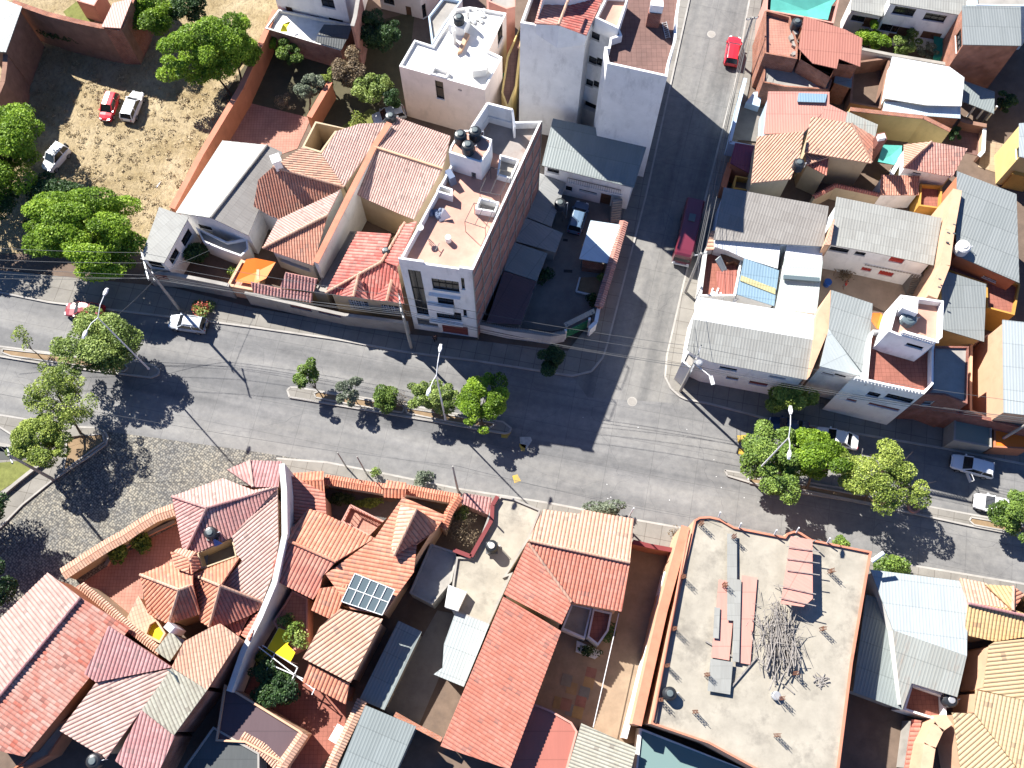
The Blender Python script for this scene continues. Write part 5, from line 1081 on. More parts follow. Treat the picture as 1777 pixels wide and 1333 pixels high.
# long metal roofed houses
roofed('long_house','long house under a big grey-green sheet roof near the right edge','house',[[(1661,297,7.4),(1764,337,7.4),(1769,491,6.6),(1659,443,None)]],Q['green'],wall='orange',kind='metal',ins=.2,wins=[(*t(13,1480,590)[0],*t(13,1580,620)[0],'ww')])
fence('party_wall','tall peach party wall with dotted weep holes beside the long grey-green roof',[(1661,330,7.8),(1648,400,7.8),(1640,460,7.4),(1618,516,7.0)],7.5,.9,'peach',W['peach'],capw=.05)
for k,(x,y) in enumerate(((1285,240),(1245,295),(1240,360),(1285,300),(1188,610),(1185,665))):
    p=P(*t(13,x,y)[0],7.72); m=MB(); m.box((p.x,p.y,7.8),.3,.1,.14,-.4); tag(m.build('wall_vent',G['lid']),('outer first','inner second','inner fourth','outer third','inner fifth','inner lowest')[k]+' dark fitting from the top end of the tall peach party wall','vent','dark fittings on the peach party wall')
tank(*t(13,1362,375)[0],6.7,'round white water tank at the corner of the long grey-green roof',.75,1.2,G['wtank'],G['wtank'])
flat('orange_house','orange house with staircase and a white framed window below the white tank','house',t(13,1300,440,1740,640,1700,850,1510,800,1505,640,1210,535),4.6,'ochre','terrr',.5,wins=[(*t(13,1478,585)[0],*t(13,1592,640)[0],'ww')])
roofed('metal_roof_house','grey-green sheet roof house half in the shade of the orange house','house',[t3(13,1200,540,6.2,1508,640,6.0,1492,1032,5.2,1210,948,None)],Q['green'],wall='yellow',kind='metal',ins=.3)
roofed('balcony_house','white two-storey courtyard house with red doors and a planted balcony','house',[t3(13,490,45,6.6,1205,190,6.6,1148,512,5.9,745,425,None,440,370,None)],Q['asb'],wall='white',kind='metal',ins=.3,
 wins=[(*t(13,445,380)[0],*t(13,562,430)[0],'w'),(*t(13,622,415)[0],*t(13,678,448)[0],'w'),(*t(13,862,452)[0],*t(13,930,505)[0],'dr'),(*t(13,635,515)[0],*t(13,715,560)[0],'dr'),(*t(13,788,545)[0],*t(13,860,595)[0],'dr')])
r=thing('balcony','green floored balcony with thin posts on the white courtyard house','balcony',P(*t(13,880,520)[0],0)); q=ccw([P(*a,2.9) for a in t(13,680,508,735,435,1110,500,1065,582)]); m=MB(); m.hull([p-Vector((0,0,.15)) for p in q],q); m.build('slab',W['greyw'],r)
m=MB(); a,b=P(*t(13,680,500)[0],3.8),P(*t(13,1065,575)[0],3.8); m.bar(a,b,.06)
for k in range(20): c=a.lerp(b,k/19); m.bar(c,c-Vector((0,0,.9)),.025)
m.build('railing',G['wpole'],r)
roofed('peach_gable','narrow peach sheet-topped party wall left of the white balcony house','party wall',[t3(13,470,200,7.0,478,195,7.0,448,372,6.6,405,372,None)],T['light'],wall='peach',kind='flat',ins=.02)
roofed('warehouse','large grey fibre cement roof beside the side street, half in shadow','house',[[(1256,325,6.0),(1438,358,6.2),(1429,428,5.6),(1238,416,None)]],Q['asbg'],wall='blue',kind='metal',ins=.2)
roofed('roof_extension','white sheet roof extension left of the narrow dark slot','roof',[t3('D',245,490,5.0,610,580,5.0,915,630,4.9,885,865,4.5,545,760,None,370,680,None,230,640,None)],Q['white'],wall='white2',kind='metal',ins=.15)
roofed('roof_extension','white sheet roof extension right of the narrow dark slot','roof',[t3('D',985,598,5.0,1345,650,4.9,1345,790,4.6,955,765,None)],Q['white'],wall='white2',kind='metal',ins=.15)
roofed('shed','blue fibreglass roof with a yellowish sheet across it','shed',[t3('D',540,760,4.6,900,885,4.5,850,1250,4.0,462,1130,None)],Q['bluef'],wall='white2',kind='metal',ins=.15)
m=MB(); sheet(m,[P(*p,z) for p,z in zip(t('D',512,935,865,1070,860,1130,500,990),(4.48,4.36,4.26,4.38))],'metal',.3); tag(m.build('roof_sheet',M_metal('yellowed_sheet',(.42,.38,.20))),'yellowish sheet crossing the blue fibreglass roof','roof panel')
roofed('shed','pale green sheet roof between the blue roof and the beige courtyard','house',[t3('D',955,768,5.2,1350,792,5.2,1285,1330,4.6,860,1285,None)],M_metal('pale_green_sheet',(.42,.47,.43),(.38,.42,.39)),wall='white',kind='metal',ins=.15)
m=MB(); a,b=P(*t('D',945,955)[0],5.35),P(*t('D',1315,985)[0],5.3); m.bar(a,b,.45,.3); tag(m.build('duct',G['sol']),'dark grey duct lying across the pale green roof','duct')
flat('roof_terrace_house','red floored roof terrace full of junk beside the side street','house',t('D',150,640,240,620,530,730,500,900,455,1145,85,1150),3.6,'white2','terrr',.9,th=.2)
m=MB(); sheet(m,[P(*p,z) for p,z in zip(t('D',245,895,470,880,450,1130,280,1130),(3.2,3.3,2.9,2.9))],'metal'); tag(m.build('roof_sheet',Q['terrm']),'terracotta coloured sheet lying on the junk-filled terrace','roof panel')
m=MB(); sheet(m,[P(*p,z) for p,z in zip(t('D',250,780,300,735,380,900,330,930),(4.3,4.3,3.0,3.0))],'metal'); tag(m.build('leaning_sheet',Q['galvl']),'grey sheet leaning over the junk-filled terrace','sheet')
m=MB(); random.seed(11)
for k in range(16):
    p=P(*t('D',185+random.random()*270,1095+random.random()*95)[0],2.9); m.box((p.x,p.y,2.7),random.uniform(.3,.9),random.uniform(.1,.3),random.uniform(.1,.4),random.random()*3)
tag(m.build('junk_pile',W['white']),'white scraps and tins along the lower edge of the junk-filled terrace','junk')
m=MB(); 
for k in range(5): p=P(*t('D',360+k*36,725+(k%2)*20)[0],3.6); m.box((p.x,p.y,2.7),1.1,1.1,.7+.04*k,.3*k)
tag(m.build('junk_pile',G['brown']),'brown timber pile in the upper corner of the junk-filled terrace','junk')
flat('striped_coping_house','small red tile strip roof at the edge of the side street','canopy',t('D',200,480,262,470,235,640,150,680),3.9,'white2','terr',.1) if False else None
roofed('tile_strip','small striped red tile strip roof at the edge of the side street','canopy',[t3('D',198,482,4.2,262,472,4.2,230,672,3.9,148,680,None)],T['light'],wall='white2',per=.42,ins=.1,vdir=(1,0,0))
roofed('corner_house','long white corner house with pale fibre cement roof facing the avenue','house',
 [[(1209,515,7.35),(1420,548,7.35),(1414,590,8.05),(1203,554,None)],[(1203,554,8.05),(1414,590,8.05),(1403,660,6.95),(1233,628,None),(1217,622,None),(1192,608,None)]],[Q['white'],Q['asb']],
 outline=[(1209,515,7.25),(1420,548,7.25),(1414,590,7.95),(1403,660,6.85),(1233,628,6.85),(1192,608,6.85),(1203,554,7.95)],wall='white',kind='metal',ins=.35,
 wins=[(*t(12,1450,1196.75)[0],*t(12,1560,1231.75)[0],'w'),(*t(13,35,1259.75)[0],*t(13,140,1286.75)[0],'w'),(1302,660,1330,672,'g'),(1262,652,1280,661,'d'),(1352,668,1380,682,'g')])
flat('corner_porch','slanting glazed corner porch of the white corner house','porch',t(12,1235,1075,1310,1110,1260,1225,1190,1165),5.4,'white2','galv' if False else 'conc',.15,wins=[(*t(12,1195,1150)[0],*t(12,1245,1205)[0],'w')])
roofed('peach_gable_wall','tall sloping peach gable wall right of the corner house roof','party wall',[t3(13,350,850,8.6,450,678,8.6,438,945,8.4,305,1268,8.0)],W['peach'],wall='peach',kind='flat',ins=.02)
roofed('metal_roof_house','grey-green sheet roof between the peach gable wall and the red terrace','house',
 [t3(13,455,680,9.0,735,772,9.0,692,1275,None,436,945,8.8),t3(13,436,945,8.8,692,1275,8.2,375,1198,None)],[Q['green'],Q['galvl']],outline=t3(13,455,680,8.9,735,772,8.9,692,1275,8.1,375,1198,8.1,436,945,8.6),wall='white',kind='metal',ins=.2,wins=[(*t(13,395,1237.4)[0],*t(13,465,1264.4)[0],'w'),(*t(13,480,1247.4)[0],*t(13,545,1277.4)[0],'w')])
WH=10.0
flat('white_house','white house with red roof terrace and baluster parapet above the avenue','house',[*t(13,690,1290,715,1010,735,950,850,960,935,900,1215,755,1150,1090),*t(23,1148,25,1085,95,765,20,600,-20)],WH,'white','terrr',1.0,wins=[(*t(23,605,50)[0],*t(23,770,118)[0],'w'),(*t(23,840,90)[0],*t(23,990,158)[0],'w'),(*t(23,515,110)[0],*t(23,660,165)[0],'g'),(*t(23,715,150)[0],*t(23,905,215)[0],'g')])
roofed('white_row_front','white street front with red shutters under the metal roofs','house',[t3(23,-30,5,4.6,330,-30,4.6,610,10,4.6,560,40,4.2,300,25,None)],Q['galvl'],wall='white',kind='metal',ins=.05,outline=t3(13,320,1230,5.2,690,1290,5.2,680,1230,5.2,380,1190,5.2)) if False else None
flat('roof_tower','white roof room with tank terrace and baluster front standing on the white house','roof room',t(13,925,712,1218,752,1208,1002,1140,1052,905,985,845,960,880,830),13.4,'white','yellow' if False else 'peachf',.9,z0=WH-1,wins=[(*t(13,972,1038)[0],*t(13,1068,1085)[0],'w')],th=.2)
tank(*t(13,992,862)[0],12.5,'grey-blue round water tank on the roof room of the white house',.75,1.0,G['sol'],G['sol'])
rblock('roof_hut','white stair hut at the corner of the tank terrace','hut',t(13,945,735,1045,740,1040,840,935,800),12.5,14.3,W['white'])
m=MB(); pts=t(23,610,-5,800,40,1075,95)
for a,b in zip(pts,pts[1:]):
    A,B=P(*a,WH),P(*b,WH); n_=int((B-A).length/.3)
    for k in range(n_): c=A.lerp(B,k/n_); m.lathe(c,[(.08,0),(.05,.1),(.1,.3),(.05,.5),(.08,.55)],6)
    m.bar(A+Vector((0,0,.6)),B+Vector((0,0,.6)),.2,.1)
tag(m.build('balustrade',W['white']),'white balustrade along the avenue front of the red roof terrace','balustrade')
m=MB(); pts=t(13,925,978,1165,1050)
A,B=P(*pts[0],13.4),P(*pts[1],13.4); n_=14
for k in range(n_): c=A.lerp(B,k/n_); m.lathe(c,[(.1,0),(.06,.1),(.13,.3),(.06,.5),(.1,.55)],6)
m.bar(A+Vector((0,0,.6)),B+Vector((0,0,.6)),.25,.1); tag(m.build('balustrade',W['white']),'white balustrade on the front of the tank terrace','balustrade')
m=MB(); q=[P(*a,z) for a,z in zip(t(13,735,835,790,835,835,900,830,965,760,940,725,890),(9.4,8.8,9.2,9.8,9.6,9.8))]; cc=sum(q,Vector())/6-Vector((0,0,.35))
for i in range(6): m.face([q[i],q[(i+1)%6],cc][::-1]); m.face([q[i]-Vector((0,0,.03)),q[(i+1)%6]-Vector((0,0,.03)),cc-Vector((0,0,.03))])
tag(m.build('tarpaulin',G['tarpo']),'orange-pink tarpaulin beside the white roof room','tarpaulin')
m=MB(); 
for k in range(10): p=P(*t(13,870+random.random()*60,800+random.random()*190)[0],9.8); m.lathe((p.x,p.y,WH-1),[(.1,0),(.35,.2),(.3,.7),(.1,1.2+random.random()*.6)],7)
tag(m.build('rooftop_clutter',G['clo'],smooth=True),'white sacks and clutter left of the roof room','clutter')
m=MB()
for k in range(9): p=P(*t(13,1000+k*5,690-k*14)[0],.3+k*.3); m.box((p.x,p.y,0),1.2,.35,.3+k*.3,.1)
tag(m.build('staircase',W['yard']),'grey outside staircase at the right end of the beige courtyard','stairs')
flat('brick_front_house','low red-brown house with grey roof right of the white house','house',[*t(13,1150,1060,1390,1062,1380,1333),*t(23,1380,160,1225,100,1090,95,1130,60)],8.0,'brick','galv' if False else 'conc',.25,wins=[(*t(23,1095,140)[0],*t(23,1200,175)[0],'ww')])
flat('courtyard_house','peach and ochre courtyard walls behind the avenue near the right edge','yard wall',[*t(13,1400,1040,1560,960,1610,1050,1615,1333),*t(23,1620,200,1590,290,1395,210,1395,0)],3.4,'peach','brownf',3.0,th=.25)
roofed('metal_roof_house','pale sheet roofed house cut by the right edge above the avenue','house',[[(1740,555,8.2),(1860,568,8.2),(1860,730,7.6),(1742,716,None)]],Q['galvl'],wall='peach',kind='metal',ins=.2)
flat('street_front','brick street front with white baluster top near the right edge','house',t(23,1240,215,1600,290,1770,330,1950,360,1950,230,1780,200,1590,265,1260,190),4.6,'brick','conc',.3,wins=[(*t(23,1620,290)[0],*t(23,1760,330)[0],'w')])
r=flat('kiosk','grey-green flat topped street kiosk on the pavement near the right edge','kiosk',t(23,1292,262,1545,312,1545,455,1285,408),2.8,'greyw',M_plain('grey_green_kiosk_roof',(.20,.23,.19)),.12)
r=flat('kiosk','orange street kiosk beside the grey-green one','kiosk',t(23,1560,330,1800,350,1800,470,1560,455),2.6,'orange',G['tarpo'],.1)

FR['R']=(1600,90,5.554); FR['S']=(1230,80,5.125)
flatpoly('yard_floor',t('R',600,850,900,910,1000,1250,540,1110),.014,M_floor('beige_paving',(.36,.27,.18),(.26,.19,.13),.6,.2,.3),'sunlit beige paving of the yard at the upper right edge')
flatpoly('yard_floor',t('R',360,670,610,750,575,1010,240,930),.018,W['brownf'],'brown tiled floor beside the salmon roofed house')
fence('yard_wall','pale low wall between the brown tiles and the beige paving at the right',[(*p,1.1) for p in t('R',600,740,590,960,545,1010)],1.1,.25,'peach','white')
fence('yard_wall','mud wall behind the brown tiles at the upper right',[(*p,1.4) for p in t('R',370,660,480,690,620,715)],1.4,.35,'adobe','adobe')
roofed('yellow_house','yellow walled house with grey sheet roof cut by the right edge','house',[[(1769,214,6.2),(1900,205,6.2),(1900,300,None),(1769,272,5.8)]],Q['galvl'],wall='yellow',kind='metal',ins=.12,wins=[(*t('R',910,940)[0],*t('R',945,1000)[0],'w')])
roofed('ochre_annex','ochre coloured lean-to roof below the yellow house at the right edge','annex',[t3('R',1000,1010,3.4,870,1175,3.0,1100,1230,None,1150,1010,3.4)],G['ochre'] if 'ochre' in G else W['ochre'],wall='ochre',kind='flat',ins=.1)
tree('garden_tree','dark bush in the shaded corner of the upper right yard',*t('R',320,790)[0],1.2,1.1,1.0,1500,'dark',.1,clumps=9)
tree('garden_tree','black-green bush under the brick house at the upper right',*t('R',800,470)[0],1.6,1.3,1.1,1500,'dark',.1,clumps=9)
fence('yard_wall','pale blue yard wall along the side street pavement',[(*p,2.6) for p in t('S',325,290,270,500,185,860,420,905)],2.6,.25,'blue','blue')
flatpoly('yard_floor',t('S',280,500,500,560,440,850,200,830),.16,W['yard'],'stained yard floor behind the pale blue wall')
rblock('block_hut','low concrete steps inside the pale blue walled yard','steps',t('S',400,410,480,400,450,540,330,500),0,1.2,W['blue'])
roofed('shed','plum coloured sheet roof beside the side street','shed',[t3('S',235,860,3.8,412,888,3.8,378,1142,3.5,190,1040,None)],Q['plum'],wall='orange',kind='metal',ins=.12)
flat('annex','small ochre room between the plum roof and the grey warehouse roof','annex',t('S',238,1150,370,1172,372,1290,215,1265),3.2,'ochre','earth',.9)
fence('street_wall','terracotta street wall below the pale blue wall',[(*p,2.4) for p in t('S',190,1045,160,1150,130,1260)],2.4,.5,'orange','orange')
# ================= southern block =================
roofed('pink_roof_house','large house with pale pink and tiled pink slopes at the lower left','house',
 [[(83,994,5.4),(140,1037,7.0),(0,1206,None),(-40,1256,7.0),(-120,1190,5.4)],[(140,1037,7.0),(226,1090,5.4),(43,1313,None),(-60,1290,None),(-40,1256,7.0)]],[T['pale'],T['mix']],
 outline=[(83,994,5.3),(140,1037,6.8),(226,1090,5.3),(43,1313,5.3),(-60,1290,5.3),(-120,1190,5.3)],wall='orange',per=.36,ins=.3,caps=[((140,1037,7.1),(-40,1256,7.1))],capm=T['maroon'])
fence('boundary_wall','cream wall with striped tile coping beside the weathered pink roof',[(141,1016),(180,1048),(232,1095),(280,1132)],4.6,.3,'beige',(T['light'],.35))
roofed('striped_roof_house','three-cornered maroon striped roof at the lower left','house',[[(189,1086,7.0),(298,1158,6.6),(167,1184,None),(146,1169,6.0)]],T['maroon'],wall='orange',per=.36,ins=.3)
roofed('pink_roof_house','house with a plain pale pink slope left of the cream tile slope','house',[[(286,1163,6.4),(298,1160,6.5),(246,1232,6.0),(184,1317,None),(104,1268,5.0),(167,1185,None)]],T['pale'],wall='beige',per=.36,ins=.3)
roofed('cream_roof_house','cream coloured tile slope with a bent pipe on it','house',[[(298,1159,6.7),(360,1197,6.4),(302,1276,6.2),(246,1232,None)]],T['cream'],wall='brick2',per=.34,ins=.2)
roofed('peach_roof_house','wide peach tile slope above a brick side wall','house',[[(320,1113,7.0),(365,1089,7.2),(382,1082,7.2),(417,1107,6.9),(360,1197,6.4),(298,1158,None)]],T['light'],wall='brick2',per=.3,ins=.2)
roofed('striped_roof_house','rose striped roof patch at the bottom edge, left','house',[[(246,1232,6.0),(304,1277,5.8),(262,1370,5.2),(200,1320,None)]],T['maroon'],wall='brick2',per=.36,ins=.2)
flat('side_building','brick sided strip building along the narrow lane','building',t(30,1640,455,1690,480,1530,835,1430,820,1190,1130,1085,1340,1250,1340,1430,1040,1500,850),4.2,'hollow','hollow',.1) if False else None
m=MB(); a,b,c=P(*t(30,1140,662)[0],7.1),P(*t(30,1180,690)[0],7.0),P(*t(30,1212,748)[0],6.7); m.tube([a,b,c],.07,8); tag(m.build('bent_pipe',G['lid']),'bent grey pipe on the cream tile slope','pipe')
roofed('striped_canopy','small black and white striped tile canopy beside the white chimney','canopy',[t3('B',385,985,5.8,535,1075,5.6,385,1290,5.4,230,1180,None)],T['cream'],wall='beige',per=.36,ins=.15)
m=MB(); p=P(*t('B',375,940)[0],7.4); m.box((p.x,p.y,4.0),.6,.8,3.4,.9); tag(m.build('chimney',W['white']),'thin white chimney between the yellow floor and striped canopy','chimney')
flat('yellow_terrace','low terrace with bright yellow floor between orange hip and striped canopy','terrace',t('B',245,850,340,1000,280,1105,120,1020,160,900),4.2,'peach',G['yellow'],.5)
roofed('cream_porch','pale cream sheet porch roof left of the orange hip roof','porch',[t3('B',60,610,3.4,160,790,3.3,235,860,3.1,130,1005,3.0,20,930,None,-60,850,None)],T['light'],wall='peach',kind='flat',ins=.1)
# rose hip roof house
roofed('hip_roof_house','rose tiled hip roof house with a black tank beside the cobbled road','house',
 [t3('A',410,485,5.6,930,230,5.6,1240,415,None,1490,390,None,765,600,7.3)[:1]+t3('A',920,240,5.6,1240,420,6.6,1240,420,None)[:0]+t3('A',930,300,5.6,1240,420,None,1490,385,None,765,600,7.3),
  t3('A',410,485,5.6,765,600,7.3,530,1090,5.4),t3('A',765,600,7.3,1490,395,None,1025,900,5.7,660,1060,None,530,1090,5.4)],
 [T['pale'],T['rose'],T['rose']],outline=t3('A',410,485,5.4,930,300,5.4,1490,385,6.0,1025,900,5.5,660,1060,5.3,530,1090,5.3),wall='peach',per=.33,ins=.3,
 caps=[(t3('A',410,485,5.7)[0],t3('A',765,600,7.4)[0]),(t3('A',765,600,7.4)[0],t3('A',530,1090,5.5)[0]),(t3('A',765,600,7.4)[0],t3('A',1480,395,7.3)[0])],capm=T['rose'])
roofed('bay_roof','small rose tiled bay roof over the pavement corner','bay',[t3('A',975,210,5.6,1200,115,5.6,1235,390,6.9),t3('A',1200,115,5.6,1530,125,5.6,1500,390,None,1235,390,6.9)],[T['rose'],T['maroon']],outline=t3('A',975,210,5.4,1200,115,5.4,1530,125,5.4,1500,380,6.4,1235,390,6.6),wall='peach',per=.33,ins=.25,caps=[(t3('A',1205,118,5.7)[0],t3('A',1238,390,7.0)[0])],capm=T['pale'])
roofed('pale_roof_wing','pale faded tile wing running down along the tall white party wall','house',[t3('A',1490,400,7.0,1500,980,6.6,1350,1500,None,1130,1560,5.8,1030,885,None)[:2]+t3('B',1440,400,None,1340,665,5.8,1240,660,None,1100,570,None,930,500,None,1130,255,None)+t3('A',1070,1080,None,1025,890,6.0)],T['pale'],wall='peach',per=.33,ins=.3)
fence('party_wall','tall white party wall between the rose and orange roofed houses',[*[(x,y,8.0) for x,y in t('A',1535,150,1560,420,1565,880)],*[(x,y,z) for (x,y),z in zip(t('B',1460,480,1310,840,1140,1180),(6.6,5.6,4.6))],(398,1200,4.0)],7.4,.5,'white2',W['white2'],capw=.02)
tank(*t('A',790,850)[0],5.4,'black water tank on the rose hip roof',.6,1.2,None,None,.6)
flat('roof_well','grey floored roof well with a tilted blue panel under the rose hip roof','roof well',t('A',660,1060,1025,900,1070,1100,705,1230),5.4,'beige','yard',2.2,th=.12)
m=MB(); q=[P(*a,z) for a,z in zip(t('A',820,905,925,965,845,1000),(6.4,6.3,5.9))]; m.face(q); m.face([p-Vector((0,0,.04)) for p in q][::-1]); tag(m.build('tilted_panel',M_plain('blue_panel',(.10,.20,.42),.25)),'small blue tilted panel beside the tank on the rose hip roof','panel')
m=MB(); q=[P(*a,z) for a,z in zip(t('A',690,1060,785,1020,770,1180,710,1215),(3.6,3.6,3.5,3.5))]; m.poly(ccw(q)); tag(m.build('stored_sheet',G['clod']),'grey-blue sheet stored in the roof well','sheet')
# orange hips
roofed('orange_hip_house','orange tiled pyramid roof of the left wing by the paved patio','house',
 [t3('B',80,400,5.4,430,260,5.4,620,395,None,620,505,None,480,555,7.4),t3('B',80,400,5.4,480,555,7.4,370,905,5.4,160,800,None),t3('B',480,555,7.4,620,500,7.2,695,800,5.4,375,905,5.2)],
 [T['orange'],T['orange'],T['orange']],outline=t3('B',80,400,5.2,430,260,5.2,620,395,5.8,695,800,5.2,370,905,5.2,165,810,5.2),wall='peach',per=.34,ins=.3,caps=[(t3('B',80,400,5.5)[0],t3('B',480,555,7.5)[0]),(t3('B',480,555,7.5)[0],t3('B',370,905,5.5)[0]),(t3('B',480,555,7.5)[0],t3('B',620,502,7.3)[0])],capm=T['light'])
roofed('orange_hip_house','orange tiled pyramid roof of the right wing next to the pale faded wing','house',
 [t3('B',620,400,5.8,1110,210,5.6,905,515,7.6),t3('B',620,400,5.6,905,515,7.6,790,935,5.4,700,880,None),t3('B',905,515,7.6,1395,700,None,1200,820,None,960,915,None,790,935,5.4)[:1]+t3('B',1390,700,5.4,1200,820,None,960,915,None,790,935,5.4)],
 [T['orange'],T['orange'],T['red']],outline=t3('B',620,400,5.5,1110,210,5.5,1390,700,5.3,960,915,5.2,790,935,5.2,700,880,5.3),wall='peach',per=.34,ins=.3,caps=[(t3('B',620,400,5.7)[0],t3('B',905,515,7.7)[0]),(t3('B',905,515,7.7)[0],t3('B',790,935,5.5)[0]),(t3('B',905,515,7.7)[0],t3('B',1385,700,5.5)[0])],capm=T['light'])
roofed('orange_hip_annex','little orange tiled pyramid roof behind the two orange wings','annex',
 [t3('B',420,165,6.2,590,240,7.2,610,390,None,440,330,None),t3('B',420,165,6.2,480,130,6.2,655,170,6.2,590,240,7.2),t3('B',655,170,6.2,700,330,6.2,610,390,None,590,240,7.2)],[T['orange'],T['light'],T['orange']],outline=t3('B',420,165,6.0,480,130,6.0,655,170,6.0,700,330,6.0,610,385,6.0,440,330,6.0),wall='peach',per=.32,ins=.15,caps=[(t3('B',590,240,7.25)[0],t3('B',612,385,6.5)[0])],capm=T['light'])
roofed('red_side_roof','steep dark red tile side roof in the shade of the white party wall','roof',[t3('B',1350,760,5.6,1200,1080,5.2,1120,1020,None,1230,830,4.6),t3('B',1200,830,4.4,960,920,4.4,1095,1030,4.2)],T['red'],wall='orange',per=.34,ins=.1)
fence('curved_wall','curved patio wall with long orange tile coping beside the cobbled road',[*t(20,1190,880,1060,925,960,985,850,1060,740,1120,660,1170,560,1235,430,1320)],2.8,.3,'beige',(T['light'],.62))
fence('curved_wall','tile capped end piece of the patio wall next to the pale pink slope',t(30,600,-20,520,50,450,100),2.9,.3,'beige',(T['orange'],.8)) if False else None
fence('planter_wall','low inner planter wall along the curved patio wall',t(20,1190,960,1060,1020,900,1100,750,1200,720,1260),.6,.2,'pinkw','conc')
# orange main house
OC=T['orange']
roofed('orange_roof_house','large orange tiled house with a grey skylight, south of the avenue','house',
 [t3(21,375,875,5.6,495,915,5.6,825,1075,5.8,560,1235,7.4,200,1075,None)[:3]+t3(21,560,1235,None,200,1075,7.2),
  t3(21,200,1075,7.2,560,1235,7.4,470,1333,None)+t3(31,450,125,6.2,405,185,6.0,105,35,None)],
 [OC,T['red']],outline=t3(21,375,875,5.4,825,1075,5.6,560,1235,6.0)+t3(31,450,125,5.8,405,185,5.8,105,35,5.8)+t3(21,200,1075,6.6),wall='peach',per=.38,ins=.35,caps=[(t3(21,200,1075,7.3)[0],t3(21,560,1235,7.5)[0])],capm=OC)
roofed('orange_roof_house','long orange tile slope with the big dormer, beside the shaded yard','house',
 [t3(21,1015,795,6.0,1305,920,6.0,1240,1020,None,1110,1120,None)+t3(31,1090,0,None,880,290,6.4,660,250,None)+t3(21,490,1320,7.0,825,1075,None)],[OC],outline=t3(21,1015,795,5.8,1305,920,5.8)+t3(31,880,290,6.2,590,250,6.2)+t3(21,490,1320,6.3),wall='peach',per=.38,ins=.3)
roofed('dormer','tall pyramid dormer on the orange tile slope','dormer',[t3(21,1005,850,6.6,1110,875,8.4,955,1195,6.9,930,1080,None),t3(21,1110,875,8.4,1240,960,6.8,1235,1020,None,955,1195,6.9)],[T['light'],OC],outline=t3(21,1005,850,6.5,1110,875,7.6,1240,960,6.7,955,1195,6.8,935,1080,6.6),wall='peach',per=.38,ins=.1,z0=5,caps=[(t3(21,1110,875,8.45)[0],t3(21,955,1195,7.0)[0])],capm=T['light'])
m=MB(); q=[P(*a,z) for a,z in zip(t(31,690,10,960,120,875,292,600,200),(7.55,7.35,6.9,7.1))]; sheet(m,q,'flat'); r=m.build('skylight',G['sol']); tag(r,'grey glazed skylight with white bars on the orange tile slope','skylight')
m=MB(); 
for k in range(6): m.bar(q[0].lerp(q[1],k/5)+Vector((0,0,.05)),q[3].lerp(q[2],k/5)+Vector((0,0,.05)),.07)
for k in range(3): m.bar(q[0].lerp(q[3],k/2)+Vector((0,0,.05)),q[1].lerp(q[2],k/2)+Vector((0,0,.05)),.07)
m.build('glazing_bars',G['wframe'],r)
roofed('orange_roof_wing','short striped orange eave piece left of the grey skylight','roof',[t3(31,455,110,6.6,640,85,6.9,600,210,None,545,330,6.0,392,258,5.9)],OC,wall='peach',per=.38,ins=.25)
roofed('orange_roof_wing','peach striped tile slope below the grey skylight','roof',[t3(31,590,250,6.6,880,318,6.8,660,752,6.4,335,585,None,455,370,None)],T['light'],wall='peach',per=.38,ins=.3)
roofed('orange_roof_wing','lowest orange tile slope of the large orange house','roof',[t3(31,375,625,5.6,650,760,5.6,628,898,4.9,332,745,None)],OC,wall='brick2',per=.38,ins=.25)
roofed('entry_roof','dark orange tile roof between white party wall and front garden','roof',[t3(21,255,650,5.0,485,765,4.6,495,915,4.6,380,875,None,250,1000,5.2)],T['red'],wall='peach',per=.34,ins=.2,vdir=(1,-.1,0))
roofed('gate_roof','little hipped tile roof over the garden gate beside the white party wall','gate roof',[t3(21,250,635,3.6,478,620,3.6,478,680,4.2,255,690,None),t3(21,255,690,4.2,478,680,4.2,485,775,3.6,330,720,None)],T['orange'],wall='peach',per=.34,ins=.2)
fence('garden_wall','front garden wall with orange tile coping along the south pavement',t(21,485,675,700,710,890,740,1040,745,1200,775,1400,810),2.7,.28,'white',(T['orange'],.5))
roofed('gate_roof','square orange tile roof of the middle gate in the front garden wall','gate roof',[t3(21,905,682,4.0,1040,700,4.0,1038,745,4.3,890,735,None),t3(21,890,735,4.3,1038,745,4.3,1028,805,3.8,885,795,None)],T['orange'],wall='white',per=.34,ins=.2)
roofed('gate_roof','rose tile canopy at the right end of the front garden wall','gate roof',[t3(21,1430,765,3.6,1622,800,3.6,1610,920,3.0,1400,830,None)],T['rose'],wall='pinkw',per=.34,ins=.2)
fence('side_wall','orange tile capped side wall by the bare shrub yard',t(21,1400,790,1330,900,1290,1010),3.4,.3,'peach',(T['orange'],.4))
flat('front_terrace','small pink terrace with slatted pergola in the front garden','terrace',t(21,655,850,895,960,830,1085,600,965),3.2,'pinkw','terr',.5)
m=MB()
for k in range(5): a,b=P(*t(21,650-k*4+30*k*.4,860+k*22)[0],3.3),P(*t(21,880-k*8,975+k*22)[0],3.3)
a,b,c=P(*t(21,660,848)[0],4.1),P(*t(21,892,968)[0],4.1),P(*t(21,596,968)[0],4.1)
m.bar(a,b,.12); m.bar(a,c,.12)
for k in range(12): q=a.lerp(b,k/11); m.bar(q,q-Vector((0,0,.9)),.05)
for k in range(6): q=a.lerp(c,k/5); m.bar(q,q-Vector((0,0,.9)),.05)
tag(m.build('railing',W['pinkw']),'pink slatted railing round the small front terrace','railing')
flatpoly('garden_gravel',t(21,490,735,940,830,1010,800,1330,860,1300,920,1000,900,880,960,600,960,500,920),.03,M_floor('dark_gravel',(.10,.10,.095),(.06,.06,.06),0,0,.5,2),'dark gravel of the front garden')
